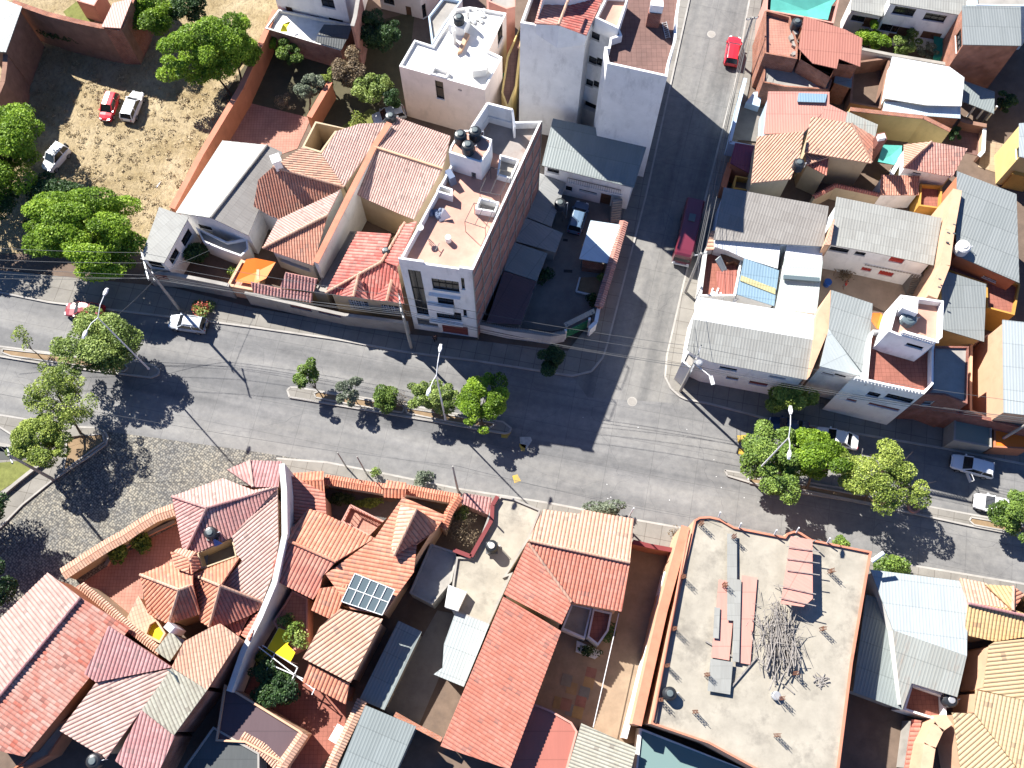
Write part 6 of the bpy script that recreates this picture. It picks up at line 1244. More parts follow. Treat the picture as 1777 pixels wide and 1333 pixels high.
# roof yard with parapets: bare shrub yard
fence('yard_wall','dark red capped wall round the bare shrub yard',t(21,1660,790,1625,850,1620,950,1530,1110,1480,1200,1360,1155),4.2,.25,'conc','capb')
# concrete flat roofs
flat('concrete_roof_house','pale concrete flat roofed house with a dark tank south of the avenue','house',[*t(21,1680,785,1764,800),*t(22,230,880,150,1080,0,1320),*t(31,1764,0,1600,360,1350,260,1340,200,1355,60),*t(21,1380,1200,1490,1205,1620,860)],4.0,'white2','concw',.25,cap='conc')
tank(*t(21,1620,1125)[0],3.8,'dark green-lidded water tank on the pale concrete roof',.6,1.2,None,G['wtank'],.5)
flat('shaded_roof_house','small blue-shaded concrete roof beside the orange house wall','house',[*t(21,1205,1110,1370,1165,1385,1205,1355,1333),*t(31,1350,60,1215,220,1060,140,1120,0)],3.6,'greyw','conc',.2)
rblock('roof_box','low white rooftop box with lid on the pale concrete roof','roof box',t(31,1325,85,1450,135,1390,265,1300,235),3.8,4.8,W['white2'])
roofed('lean_to','bent pale sheet roof between the pale concrete roof and the red tile house','lean-to',[t3(31,1375,268,4.0,1605,355,4.0,1430,780,3.6,1225,695,None,1285,650,None,1295,490,None)],Q['galvl'],kind='metal',wall='greyw',ins=.3)
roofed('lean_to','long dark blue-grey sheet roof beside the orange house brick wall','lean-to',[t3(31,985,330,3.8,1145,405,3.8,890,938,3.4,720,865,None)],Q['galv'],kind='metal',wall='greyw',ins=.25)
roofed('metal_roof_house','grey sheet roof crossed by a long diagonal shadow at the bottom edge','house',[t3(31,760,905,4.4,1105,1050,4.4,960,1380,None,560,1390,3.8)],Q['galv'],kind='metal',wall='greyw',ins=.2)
fence('yard_wall','low wall with red tiles at the foot of the grey stained yard',t(31,960,965,1110,1050,1280,1140),2.4,.3,'greyw','brick2')
# long red tile house
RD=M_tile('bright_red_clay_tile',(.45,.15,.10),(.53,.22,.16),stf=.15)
FR['H']=(660,900,3.078)
_w=P(965,600,6)-P(965,600,6)
_w=P(*t('H',965,600)[0],6)-P(*t('H',665,415)[0],6)
roofed('red_tile_house','front wing of the long red tiled house, with ridge parallel to the avenue','house',
 [t3(22,245,880,6.2,490,912,None,510,882,6.2,862,945,None,835,1240,7.8,145,1090,7.8),t3(22,145,1090,7.8,835,1240,7.8)+t3(32,780,268,6.2,440,205,None)],[T['light'],RD],
 outline=t3(22,245,880,6.0,862,945,6.0,835,1240,7.6)+t3(32,775,268,6.0,440,205,6.0)+t3(22,145,1090,7.5),wall='peach',per=.36,ins=.3,caps=[(t3(22,145,1090,7.9)[0],t3(22,835,1240,7.9)[0])],capm=T['light'])
roofed('red_tile_house','upper short piece of the long red tiled wing beside the pale concrete roof','house',[t3('H',785,130,8.2,1022,445,7.0,968,565,6.7,660,405,None)],RD,wall='beige',per=.34,ins=.15,vdir=_w,caps=[(t3('H',790,132,8.2)[0],t3('H',1020,445,7.1)[0])],capm=T['light'])
roofed('red_tile_house','long red tiled wing running down to the bottom edge','house',[t3('H',658,418,7.6,966,600,6.3,690,1340,5.9,322,1216,None)],RD,wall='beige',per=.34,ins=.25,vdir=_w)
fence('courtyard_wall','red painted street wall closing the brown courtyard',t(22,855,1100,980,1130,1120,1155),2.8,.3,'orange','capb')
fence('property_wall','white wall along the right side of the brown courtyard',t(32,1080,0,1010,300,930,620,880,830,800,1130),2.6,.25,'white','white')
m=MB(); a,b=P(*t(32,760,280)[0],3.0),P(*t(32,585,1055)[0],3.0); m.bar(a,b,.07); tag(m.build('long_pipe',G['wpole']),'long thin white pipe strung across the brown courtyard','pipe')
flat('bench_room','small white and yellow floored corner under the eaves of the red tiled house','outbuilding',t(32,440,210,580,245,530,455,370,385),2.2,'white','concw',.2)
flat('pink_room','small dark maroon roofed room beside the courtyard planter','outbuilding',t(32,585,245,715,275,690,400,620,500,545,440),2.4,'white2','terrr',.3)
m=MB(); q=ccw(PL(t(32,475,465,655,545,600,590,468,540),.6)); m.hull([Vector((p.x,p.y,0)) for p in q],q,bottom=False); tag(m.build('planter',W['white2']),'white edged planter box in the brown courtyard','planter')
flat('maroon_roof_house','maroon flat roof with a jagged sunlit corner at the bottom edge','house',t(32,180,890,300,940,440,1020,480,1085,400,1380,-20,1380),4.0,'pinkw',Q['terrm'],.15)
roofed('corrugated_house','bright ribbed cream sheet roof at the bottom edge','house',[t3(32,505,1028,4.4,880,1195,4.4,830,1400,None,395,1390,4.0)],T['cream'],wall='peach',per=.3,ins=.2,vdir=(1,-.35,0))
# big unfinished concrete building
BH=7.2
big=flat('unfinished_building','big unfinished flat roofed building with orange rimmed concrete roof','building',
 [*t(22,1275,930,1310,925,1380,925,1450,940,1545,1000),*t(23,150,1060,200,1030,250,1035,320,1080,730,1165,700,1500),*t(33,500,1500),*t(33,-100,1180),*t(32,960,1030,1250,1050)][:0] or
 [(1205,902),(1214,897),(1232,896),(1250,900),(1274,914),(1300,919),(1362,931),(1366,925),(1378,921),(1390,924),(1409,936),(1513,957),(1480,1150),(1449,1395),(1330,1345),(1229,1290),(1129,1256),(1165,1080)],BH,'peach','concw',.28,cap='capo',mats=None)
fence('ledge_wall','long peach ledge with red rail along the left side of the unfinished building',[(1190,914,6.0),(1150,1060,6.0),(1105,1258,6.0)],6.0,.7,'peach','capo')
m=MB(); k0=P(1195,920,7.5); k1=P(1133,1250,7.5); m.tube([k0,k1],.12,8); tag(m.build('rail',G['capo']),'thick orange rail above the peach ledge of the unfinished building','rail')
HB=BH-.28
def rebar(lb,x,y,h=1.4,seed=1,hb=HB,rr=.13):
    random.seed(seed); p=P(x,y,hb); m=MB()
    for i in range(4):
        a=Vector((p.x+(-rr if i%2 else rr),p.y+(-rr if i//2 else rr),hb)); m.bar(a,a+Vector((random.uniform(-.05,.05),random.uniform(-.05,.05),h*random.uniform(.9,1.1))),.035)
    for z in (.2,.4,.6,.8): 
        q=[Vector((p.x+sx*rr,p.y+sy*rr,hb+h*z)) for sx,sy in ((-1,-1),(1,-1),(1,1),(-1,1))]
        for i in range(4): m.bar(q[i],q[(i+1)%4],.035)
    o=m.build('rebar_column',G['rust']); tag(o,lb,'rebar column','rusty starter bars on the concrete roof')
RB=[(22,1310,985),(22,1530,1075),(32,1470,95),(32,1350,700),(32,1270,950),(33,70,1110),(33,100,860),(33,380,390),(33,435,0),(33,195,690),(32,1190,40),(32,1130,390),(32,1080,640),(32,1035,870)]
WHR=('inside the curved top left corner','right of the curved top left corner','above the pink sheet pile at left','below the pale plank end','nearest the bottom left tank','near the bottom edge of the roof','beside the grey drum at lower right','right of the wood pile by the pink canopy shadow','on the right side near the top','below the wood pile','first from the top on the left rim','second from the top on the left rim','third from the top on the left rim','beside the tank on the left rim')
for i,((f,x,y),wh) in enumerate(zip(RB,WHR)): rebar('rusty starter bars '+wh,*t(f,x,y)[0],h=1.6,seed=i)
tank(*t(32,1110,825)[0],HB,'dark water tank at the lower left corner of the big concrete roof',.6,1.2,None,G['lid'])
r=thing('pink_shelter','tilted pink sheet shelter with protruding rods on the big concrete roof','shelter',P(1385,1000,HB))
m=MB(); sq=[P(*a,z) for a,z in zip([*t(23,180,1060,325,1085),*t(33,328,180,265,235,110,215)],(HB+1.6,HB+1.6,HB+1.7,HB+1.7,HB+1.6))]; sheet(m,sq,'metal'); m.build('roof',Q['pink'],r)
m=MB()
for y0 in (1130,1210,1290): a,b=P(*t(23,150,y0)[0],HB+1.75),P(*t(23,375,y0+35)[0],HB+1.75); m.bar(a,b,.07)
for y0 in (90,170): a,b=P(*t(33,100,y0)[0],HB+1.8),P(*t(33,348,y0+60)[0],HB+1.8); m.bar(a,b,.07)
m.build('rods',G['wood'],r)
m=MB()
for a in (t(23,190,1090)[0],t(23,310,1110)[0],t(33,300,200)[0],t(33,120,190)[0]): p=P(*a,HB); m.bar(p,p+Vector((0,0,1.6)),.1)
m.build('post',G['wood'],r)
def strips(name,lb,f,items,mat,cat,h=.15):
    m=MB()
    for i,(x0,y0,x1,y1,wd) in enumerate(items):
        a,b=P(*t(f,x0,y0)[0],HB+h+.06*(i%3)),P(*t(f,x1,y1)[0],HB+h+.06*((i+1)%3)); m.bar(a,b,wd,.05)
    tag(m.build(name,mat),lb,cat)
strips('sheet_pile','long pale pink sheets lying along the middle of the concrete roof',32,[(1500,60,1450,590,1.6),(1650,30,1600,620,1.4)],Q['pink'],'sheets')
strips('sheet_pile','long grey galvanised sheets laid through the pink sheets',32,[(1530,-260,1530,330,.9),(1570,50,1555,610,.6),(1460,600,1440,820,2.0),(1430,240,1420,450,.5)],Q['asb'],'sheets',.4)
random.seed(21); m=MB()
for k in range(130):
    x=random.gauss(1350,16); y=random.uniform(1070,1150); ang=random.gauss(1.6,.3); l=random.uniform(1.2,3.4)
    p=P(x+(y-1110)*.2,y+random.gauss(0,14),HB+random.uniform(.1,1.0)); d=Vector((math.cos(ang),math.sin(ang),random.uniform(-.1,.14)))*l/2; m.tube([p-d,p+Vector((random.uniform(-.18,.18),0,.05)),p+d],[.06*random.uniform(.6,1.3),.05,.025],5)
tag(m.build('firewood_pile',G['wood']),'big tangled pile of grey branches and poles on the concrete roof','wood pile')
m=MB()
for k in range(150):
    x=random.gauss(1352,20); y=random.gauss(1105,34); ang=random.uniform(0,6.28); l=random.uniform(.5,1.7); p=P(x,y,HB+random.uniform(.2,1.2)); d=Vector((math.cos(ang),math.sin(ang),random.uniform(-.35,.35)))*l/2; m.tube([p-d,p+d],[.035,.012],4)
tag(m.build('twig_heap',G['wood']),'loose twigs on top of the big branch pile','twigs')
m=MB()
for k in range(16): p=P(*t(33,380+random.gauss(0,20),740+random.gauss(0,24))[0],HB+.1); a=random.uniform(0,6); d=Vector((math.cos(a),math.sin(a),.1))*.4; m.tube([p-d,p+d],.05,5)
tag(m.build('brushwood_heap',G['wood']),'small separate brushwood heap right of the branch pile','twigs')
for i,(x0,y0,x1,y1,lb) in enumerate(((1700,575,1510,800,'long dark plank lying below the branch pile'),(1350,470,1535,575,'thin dark pole crossing the pink sheets'),)): 
    a,b=P(*t(32,x0,y0)[0],HB+.15),P(*t(32,x1,y1)[0],HB+.12); m=MB(); m.bar(a,b,.14); tag(m.build('plank',G['wood']),lb,'plank')
m=MB(); a,b=P(*t(33,110,750)[0],HB+.1),P(*t(33,200,825)[0],HB+.1); m.bar(a,b,.1); tag(m.build('plank',G['wood']),'short dark plank at the foot of the branch pile','plank')
m=MB(); p=P(*t(33,80,840)[0],HB+.5); m.lathe((p.x,p.y,HB),[(.4,0),(.4,.5),(.3,.55)],14); tag(m.build('drum',G['galv']),'small grey drum at the lower part of the concrete roof','drum')
for i,(f,x,y) in enumerate(((22,1438,930),(23,65,1050),(23,215,1035),(23,425,1105),(22,1578,1005))):
    p=P(*t(f,x,y)[0],BH); m=MB(); m.tube([p,p+Vector((0,.25,1.0))],.07,8); tag(m.build('vent_pipe',G['wpole']),'thin white pipe stub, %s from left on the orange concrete roof rim'%('one','three','four','five','two')[i],'pipe')
m=MB(); a,b=P(*t(23,728,1232)[0],BH-.2),P(*t(23,812,1172)[0],BH+.4); m.tube([a,b],.2,12); tag(m.build('waste_pipe',G['wpole']),'thick white pipe poking from the right corner of the concrete roof','pipe')
# right of the big building
roofed('metal_roof_house','pale blue-grey sheet gable beside the unfinished building','house',
 [t3(33,718,-18,5.0,1325,60,5.0,1382,210,None,1375,570,5.8,875,395,None)+t3(33,930,250,None,690,180,5.2)[:0],t3(33,875,395,5.8,1375,570,5.8,1310,850,5.0,1000,755,None,935,938,None)],[Q['galvl'],Q['rusty']],
 outline=t3(33,718,-18,4.9,1325,60,4.9,1375,570,5.6,1310,850,4.9,1000,755,4.7,935,938,4.2,875,395,5.2),wall='white2',kind='metal',ins=.2)
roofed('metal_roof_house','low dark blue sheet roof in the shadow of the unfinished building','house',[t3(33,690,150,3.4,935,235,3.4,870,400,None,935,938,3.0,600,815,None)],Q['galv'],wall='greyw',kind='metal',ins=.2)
flat('white_rimmed_well','maroon courtyard well with white rim under the pale sheet gable','outbuilding',t(33,1000,755,1230,835,1240,1010,1150,1000,945,935),3.2,'white','terrr',1.2)
tank(*t(33,1275,870)[0],3.6,'grey water tank at the corner of the sheet gable and sandy roof',.65,1.1,None,G['galv'])
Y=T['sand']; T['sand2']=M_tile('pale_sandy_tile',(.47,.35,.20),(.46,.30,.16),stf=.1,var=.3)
roofed('sandy_roof_house','sandy yellow tiled house top with dormer at the right edge','house',
 [t3(33,1328,42,5.0,1500,75,5.0,1680,245,6.4,1385,210,None)[:2]+t3(33,1680,250,None,1385,212,6.4),t3(33,1385,212,6.4,1680,250,6.4,1900,330,None,1900,420,None,1565,470,5.2,1360,425,None)],[T['light'],Y],outline=t3(33,1328,42,4.8,1500,75,4.8,1900,160,4.8,1900,420,4.9,1565,470,4.9,1360,425,4.9),wall='beige',per=.34,ins=.3,caps=[(t3(33,1385,212,6.5)[0],t3(33,1900,325,6.5)[0])],capm=T['maroon'])
roofed('dormer','small sandy tile dormer at the right edge','dormer',[t3(33,1500,85,5.6,1690,98,5.9,1688,262,6.6),t3(33,1690,98,5.9,1764,150,5.5,1688,262,6.6)],[Y,T['orange']],outline=t3(33,1500,85,5.5,1690,98,5.6,1764,150,5.4,1688,262,6.4),wall='beige',per=.34,ins=.1,z0=4,caps=[(t3(33,1690,98,6.0)[0],t3(33,1688,262,6.7)[0])],capm=T['light'])
roofed('sandy_roof_house','upper broad sandy yellow tile slope at the lower right edge','house',[t3(33,1565,475,5.8,1900,440,6.2,1900,900,None,1440,795,5.4,1485,785,None,1525,500,None)],T['sand2'],wall='peach',per=.36,ins=.25,vdir=(-1,-.1,0))
roofed('sandy_roof_house','lower broad sandy yellow tile slope at the lower right corner','house',[t3(33,1435,802,5.6,1900,900,5.9,1900,1400,None,1770,1400,None,1425,960,5.1)],T['sand2'],wall='peach',per=.36,ins=.25,vdir=(-.25,-1,0))
roofed('sandy_roof_house','small sandy tile slope beside the pink party wall at the bottom','house',[t3(33,1275,955,5.0,1422,962,5.1,1765,1400,None,1340,1400,4.7)],T['sand2'],wall='peach',per=.36,ins=.2,vdir=(-.8,-.6,0))
fence('party_wall','pink party wall between the dark yard and the sandy tiled house',[*t(33,1250,1000,1180,1050,1120,1180,1090,1380)],5.0,.9,'peach','peach')
roofed('tile_steps','narrow row of dark orange tiles in the shaded yard','roof',[t3(33,1000,1000,2.6,1065,1010,2.6,1010,1340,None,950,1340,2.3)],T['red'],wall='greyw',per=.4,ins=.1,vdir=(1,0,0))
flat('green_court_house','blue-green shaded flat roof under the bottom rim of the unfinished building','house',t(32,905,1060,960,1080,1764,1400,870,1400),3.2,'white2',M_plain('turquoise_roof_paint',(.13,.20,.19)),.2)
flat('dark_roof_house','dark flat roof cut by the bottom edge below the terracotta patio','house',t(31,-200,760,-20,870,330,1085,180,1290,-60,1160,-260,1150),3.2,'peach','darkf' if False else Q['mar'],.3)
fence('patio_wall','patio wall with double tile coping beside the dark flat roof',t(31,345,1095,200,1310,170,1400),3.2,.3,'peach',(T['light'],.45))
fence('patio_wall','patio wall with tile coping beside the diagonal shadow roof',t(31,740,870,680,1000,540,1290,500,1400),3.6,.3,'peach',(T['light'],.45))
fence('patio_wall','striped tile coping wall at the bottom edge left of the patio',t(31,-80,1120,60,1200,190,1330),2.8,.3,'peach',(T['light'],.5))
m=MB(); p=P(*t('C',795,1145)[0],.8); m.box((p.x,p.y,.7),.8,1.6,.08,-.5); 
for sx in(-.3,.3):
    for sy in(-.6,.6): m.bar((p.x+sx,p.y+sy,0),(p.x+sx,p.y+sy,.7),.06)
tag(m.build('table',G['clo']),'small white table on the terracotta patio','table')
r=thing('yellow_awning','bright yellow awning on white pipes beside the potted plants','awning',P(*t('C',200,250)[0],0)); q=[P(*a,3.2) for a in t('C',200,55,345,110,290,230,370,310,320,405,80,270)]
m=MB(); m.poly(ccw(q)); m.poly([p-Vector((0,0,.03)) for p in ccw(q)][::-1]); m.build('cloth',G['yellow'],r)
m=MB()
for a,b in ((0,1),(0,5),(5,4)): m.bar(q[a]-Vector((0,0,.08)),q[b]-Vector((0,0,.08)),.06)
for i in (0,1,4,5): m.bar(q[i]-Vector((0,0,.1)),Vector((q[i].x,q[i].y,0)),.06)
m.build('frame',G['wpole'],r)
m=MB(); 
for a,b in ((t('C',-10,250)[0],t('C',560,690)[0]),(t('C',30,235)[0],t('C',395,465)[0]),(t('C',105,430)[0],t('C',450,580)[0]),(t('C',160,320)[0],t('C',75,490)[0]),(t('C',395,460)[0],t('C',320,625)[0]),(t('C',570,680)[0],t('C',540,745)[0])): m.bar(P(*a,3.0),P(*b,3.0),.09)
for a in (t('C',560,690)[0],t('C',320,625)[0],t('C',75,490)[0]): p=P(*a,3.0); m.bar(p,Vector((p.x,p.y,0)),.08)
tag(m.build('pergola',G['wpole']),'white pipe pergola over the dark garden at the bottom','pergola')
flat('roof_terrace','red floored roof terrace with potted plants beside the peach tile slope','terrace',t('B',1640,560,1800,640,1800,1100,1620,1200,1440,880,1560,700),2.8,'pinkw','terr',.15)
tank(*t(30,625,1285)[0],5.2,'dark water tank at the bottom edge on the lower left roofs',.65,1.3)
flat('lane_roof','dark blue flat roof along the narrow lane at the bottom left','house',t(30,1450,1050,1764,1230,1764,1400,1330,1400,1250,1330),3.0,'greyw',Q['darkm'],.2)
flat('orange_end_house','orange and cream house end between the two pink roofs','house',t(30,330,1080,520,950,440,1090,330,1250,180,1333,60,1360,180,1260),2.8,'orange','concw',.3)
# ================= trees and plants =================
tree('tree','bright green tree at the top beside the brick house with faded red roof',263,26,4.5,2.6,2.6,7000,'bright',.13,clumps=26)
tree('tree','tall bright green two-lobed tree above the long orange wall',350,92,5.6,4.6,4.2,16000,'bright',.14,base=(400,165),clumps=48,ry=4.0,cr=.28)
tree('tree','slim lobe of bright green tree leaning over the long orange wall',405,75,5.2,3.0,3.4,8000,'bright',.13,base=(420,150),clumps=24,cr=.34)
tree('tree','tall green tree at the left edge of the vacant lot beside the white jeep',5,255,5.5,5.6,4.5,16000,'bright',.15,base=(20,330),clumps=40,cr=.3)
tree('tree','darker tree behind the left edge tree, cut by the left edge',-50,330,5,5.2,4.5,8000,'dark',.17,clumps=26,cr=.34)
tree('tree','big bright green street tree left of the narrow white house',150,402,5.6,6.8,4.0,28000,'bright',.145,base=(170,470),ry=4.4,clumps=70,cr=.25)
tree('tree','dark green lower tree between the street tree and the vacant lot',110,355,3.2,5.0,2.6,7000,'dark',.15,ry=3.0,clumps=30,cr=.32)
tree('tree','shaded dark tree at the top beside the bright green one',330,10,3.2,3.0,2.4,4000,'dark',.15,clumps=16)
tree('garden_tree','small glossy green tree against the brick terrace wall',499,88,2.2,1.5,1.5,2200,'green',.12,clumps=12)
tree('garden_tree','small light green tree just left of the glossy garden tree',480,76,1.8,.9,1.1,900,'bright',.11,clumps=7)
tree('garden_tree','grey-green round tree in the dark garden above the pink patio',539,147,3.0,1.7,1.8,3000,'grey',.12,base=(537,190),clumps=16)
tree('garden_tree','yellowish small tree beside the grey-green garden tree',572,142,2.4,1.2,1.5,1300,'yellow',.12,clumps=9)
tree('garden_tree','large dark tree in the shaded garden below the pink house front',657,52,3.4,2.4,2.4,4500,'dark',.14,clumps=22)
tree('garden_tree','brownish green tree in the middle of the dark garden',606,120,2.8,2.2,2.0,2600,'dry',.13,clumps=16,twigs=2)
tree('garden_tree','dull green tree near the blank pinkish wall',652,152,2.8,2.0,2.0,2800,'olive',.13,clumps=16)
tree('garden_tree','dark tree hugging the corner of the blank pinkish wall',684,165,2.6,1.5,1.8,1800,'dark',.13,clumps=10)
tree('bare_shrub','leafless grey shrub between pink patio and the grey-green tree',495,175,1.4,1.4,1.0,350,'dry',.07,clumps=12,twigs=6,tr=.06)
shrub('weeds against the orange garden wall by the light lawn',612,205,1.0,.7,250,'yellow',.09)
shrub('dark green shrub beside the narrow white garden house',338,442,1.6,1.8,1500,'dark',.12)
shrub('small green shrub at the gate of the grey street wall',402,470,.7,.7,250,'green',.09)
shrub('flowering bush with red blossoms on the avenue pavement',349,537,1.15,1.0,900,'olive',.09,flowers=240,h=.14)
tree('pavement_tree','round dark tree on the shaded pavement before the white avenue wall',960,622,2.4,1.5,1.3,2600,'dark',.12,base=(957,632),clumps=14,hb=.14)
tree('pavement_tree','yellow-green tree on the shaded pavement above the right-hand median',1371,688,3.2,2.2,1.5,4200,'yellow',.13,base=(1373,720),ry=1.5,clumps=22,hb=.14)
tree('courtyard_tree','round bright green tree in the white house courtyard',1516,64,2.8,1.65,1.5,3600,'bright',.12,clumps=18)
tree('courtyard_tree','olive coloured bushy tree next to the round bright green one',1572,77,2.6,1.6,1.5,2800,'olive',.11,base=(1560,100),clumps=16)
tree('courtyard_tree','grey twiggy small tree beside the green shade net',1608,89,2.0,1.1,1.1,900,'grey',.08,clumps=12,twigs=4)
# medians
tree('median_tree','broad olive-green tree at the tip of the upper left median',163,600,4.6,4.1,3.0,11000,'olive',.13,base=(200,650),hb=.17,clumps=46,cr=.27)
tree('median_tree','thin sapling with few leaves on the upper left median',40,592,3.2,1.4,1.2,260,'yellow',.1,base=(72,622),hb=.17,clumps=8,tr=.06)
tree('median_tree','sparse pale green tree at the left, upper crown',100,690,5.6,3.9,2.6,4600,'yellow',.11,base=(140,752),hb=.19,clumps=40,cr=.22,twigs=2,tr=.14)
tree('median_tree','leafy yellow-green tree over the storm drain, lower crown',66,768,4.6,3.3,2.4,6500,'yellow',.125,base=(146,757),hb=.19,clumps=34,cr=.27,tr=.14,ry=2.6)
tree('median_tree','small twin-crowned tree at the left end of the central median',534,656,3.0,1.6,1.5,1700,'green',.12,base=(560,690),hb=.17,clumps=11,tr=.07)
tree('median_tree','small pale green tree second from the left on the central median',606,680,2.6,1.35,1.3,1300,'grey',.11,base=(620,700),hb=.17,clumps=10,tr=.06)
tree('median_tree','dense round dark green bush tree on the central median',669,695,1.7,1.3,1.2,3000,'green',.1,base=(672,707),hb=.17,clumps=14,cr=.5)
tree('bare_shrub','leafless brown shrub right of the round bush on the central median',694,698,1.0,1.2,.9,160,'dry',.07,hb=.17,clumps=12,twigs=6,tr=.06)
tree('median_tree','loose pale crown by the street lamp on the central median, left one',727,690,3.0,1.9,1.6,1900,'olive',.12,base=(757,718),hb=.17,clumps=16,cr=.3,tr=.09)
tree('median_tree','middle pale crown just right of the street lamp on the central median',770,690,3.0,1.9,1.8,2400,'olive',.12,base=(776,722),hb=.17,clumps=18,cr=.32,tr=.09)
tree('median_tree','large vivid green tree at the right end of the central median',832,702,3.6,2.9,2.3,7000,'bright',.13,base=(836,740),hb=.17,clumps=30,cr=.3)
tree('median_tree','dark green tree at the left tip of the right-hand median',1345,797,4.4,3.5,2.6,9500,'green',.13,base=(1325,835),hb=.17,clumps=34,cr=.28)
tree('median_tree','bright green tree in the middle of the right-hand median row',1418,793,4.8,3.4,2.6,9500,'bright',.13,base=(1400,848),hb=.17,clumps=36,cr=.28,ry=2.8)
tree('median_tree','sparse yellowish tree at the right of the right-hand median row',1521,826,5.0,4.0,2.6,8500,'yellow',.12,base=(1500,868),hb=.17,clumps=48,cr=.23,twigs=1)
tree('median_tree','green tree on the right-hand median cut by the right edge',1765,890,3.4,2.3,1.9,4200,'green',.13,base=(1757,915),hb=.17,clumps=22)
shrub('tiny leafy sapling on the south pavement by the thin posts',652,820,.6,.8,200,'olive',.09,h=.14)
shrub('small grey-green tree on the south pavement left of the white lamp pole',737,828,1.05,1.3,800,'grey',.1,h=.14)
shrub('wide clipped grey-green bush behind the red tiled front wing',1046,885,2.2,1.6,2200,'grey',.1,ry=1.0,h=.14)
shrub('leafless sapling on the pavement beside the orange rimmed roof',1170,925,.7,1.0,90,'dry',.06,h=.14)
shrub('green bush peeking over the orange rim of the unfinished building',1457,943,.9,1.2,700,'green',.1,h=.14)
shrub('wide green bush beside the thick white pipe',1552,982,1.8,1.6,1800,'green',.11,h=.14,ry=1.3)
shrub('leafy green plants inside the curved patio wall, left clump',205,958,1.3,1.0,900,'green',.12,name='garden_plant')
shrub('leafy green plants inside the curved patio wall, right clump',243,942,1.3,1.0,900,'green',.12,name='garden_plant')
shrub('dark bed plants along the front garden wall, left part',600,868,1.6,.7,700,'dark',.1,name='garden_plant',ry=.6)
shrub('dark bed plants along the front garden wall, middle part',640,872,1.6,.6,700,'green',.1,name='garden_plant',ry=.6)
shrub('reddish bed plants along the front garden wall, right part',752,892,1.5,.6,500,'dry',.1,name='garden_plant',ry=.6)
tree('bare_shrub','big leafless tangled shrub inside the red capped yard walls',805,918,1.8,2.2,1.3,300,'dry',.08,clumps=22,twigs=7,tr=.09)
shrub('green climber on the left wall of the bare shrub yard',800,895,.8,1.2,500,'olive',.1,name='climber')
for x,y,lb,mt in ((497,1075,'top potted plant group at the terrace edge near the yellow awning','olive'),(512,1092,'leafy potted plants in the middle of the terrace edge','green'),(520,1112,'lower potted plants behind the yellow awning','olive')):
    shrub(lb,x,y,.85,.8,500,mt,.09,name='potted_plants',h=2.8)
tree('garden_tree','dark leafy tree under the white pipe pergola',478,1195,2.4,2.6,1.8,4200,'dark',.13,clumps=22)
shrub('small palm-like yellow green plant by the lane wall',455,1140,.8,.9,400,'yellow',.12,name='garden_plant')
shrub('dark potted plants around the planter of the brown courtyard',1056,1098,.8,.8,450,'dark',.1,name='potted_plants')
shrub('green plants in the white edged planter box of the brown courtyard',1020,1128,1.0,.5,350,'dark',.09,name='garden_plant',h=.5,ry=.6)
shrub('plants along the white courtyard balcony base',1468,470,1.2,.6,350,'dry',.09,name='garden_plant')
shrub('dark plants on the balcony end of the white courtyard house',1600,462,.8,.7,350,'dark',.1,name='garden_plant',h=2.9)
shrub('green shrub at the right of the bare planting plot in the courtyard',1028,520,.8,.9,450,'dark',.1)
shrub('weedy shrub beside the green gate wall',1042,482,.5,.7,260,'olive',.09)
shrub('dark creeper on the drain side of the courtyard sheds',945,478,1.0,.7,500,'dark',.1,name='climber')
tree('pavement_tree','dark overhanging tree at the left edge by the cobbled road',-90,880,5.5,4.0,3.0,5000,'dark',.14,clumps=26)
tree('pavement_tree','second dark tree outside the left edge by the cobbled road',-35,905,5.5,2.6,3.0,3500,'dark',.14,base=(-55,960),clumps=20)
tree('pavement_tree','tree beyond the left edge shading the pale pink slope',-20,1010,5.5,2.4,2.6,2600,'dark',.14,base=(-60,1060),clumps=18)
# dry grass tufts of the lot
rng=np.random.default_rng(4); q_=[]; c_=[]
for k in range(700):
    x=rng.uniform(40,420); y=rng.uniform(70,400)
    if x>445-(y-85)*.52 or x<40: continue
    p=P(x,y,.1); a,b=leaves(p,(rng.uniform(.15,.6),rng.uniform(.15,.5),rng.uniform(.05,.16)),18,.07,rng); q_.append(a); c_.append(b)
L['straw']=M_leaf('straw_grass',(.26,.20,.11),(.36,.28,.16),(.44,.36,.23),.1)
o=leafmesh('grass_tufts',None,q_,c_,L['straw']); tag(o,'dry straw tufts scattered over the vacant lot',None,None,'stuff')
# ================= cars =================
car('red hatchback parked on the dry grass beside a white car',(181,207),(197,163),'red','hatch',3.7,1.62,1.5)
car('white hatchback parked on the dry grass beside a red car',(240,158),(219,210),'white','hatch',4.1,1.72,1.55)
car('white and grey jeep parked by the left edge tree in the vacant lot',(82,292),(112,258),'white','hatch',3.5,1.6,1.95,spare=True)
car('dark red car in the tree shade beside the north pavement',(116,536),(176,540),'darkred','sedan',4.2,1.7,1.45)
car('silver off-roader with spare wheel parked at the north kerb',(295,557),(357,566),'silver','hatch',4.1,1.75,1.65,spare=True)
car('red estate car parked near the top of the side street',(1276,64),(1268,112),'red','hatch',4.3,1.75,1.5)
car('blue-grey car parked in the shaded courtyard',(1011,352),(996,402),'blue','hatch',4.1,1.75,1.6)
car('silver car under the leaf shadows behind the pale pink roofs',(652,206),(698,194),'silver','hatch',3.9,1.7,1.5)
car('white saloon at the far kerb behind the right-hand median trees',(1419,752),(1487,768),'white','sedan',4.4,1.75,1.45)
car('white estate with its near door standing open',(1653,799),(1723,818),'white','hatch',4.3,1.75,1.5,door=1)
car('white car at the right edge next to the median tree',(1693,868),(1758,884),'white','hatch',4.0,1.72,1.5)
car('dark blue car hidden under trees left of the white saloon',(1340,735),(1398,744),'navy','sedan',4.2,1.7,1.45)
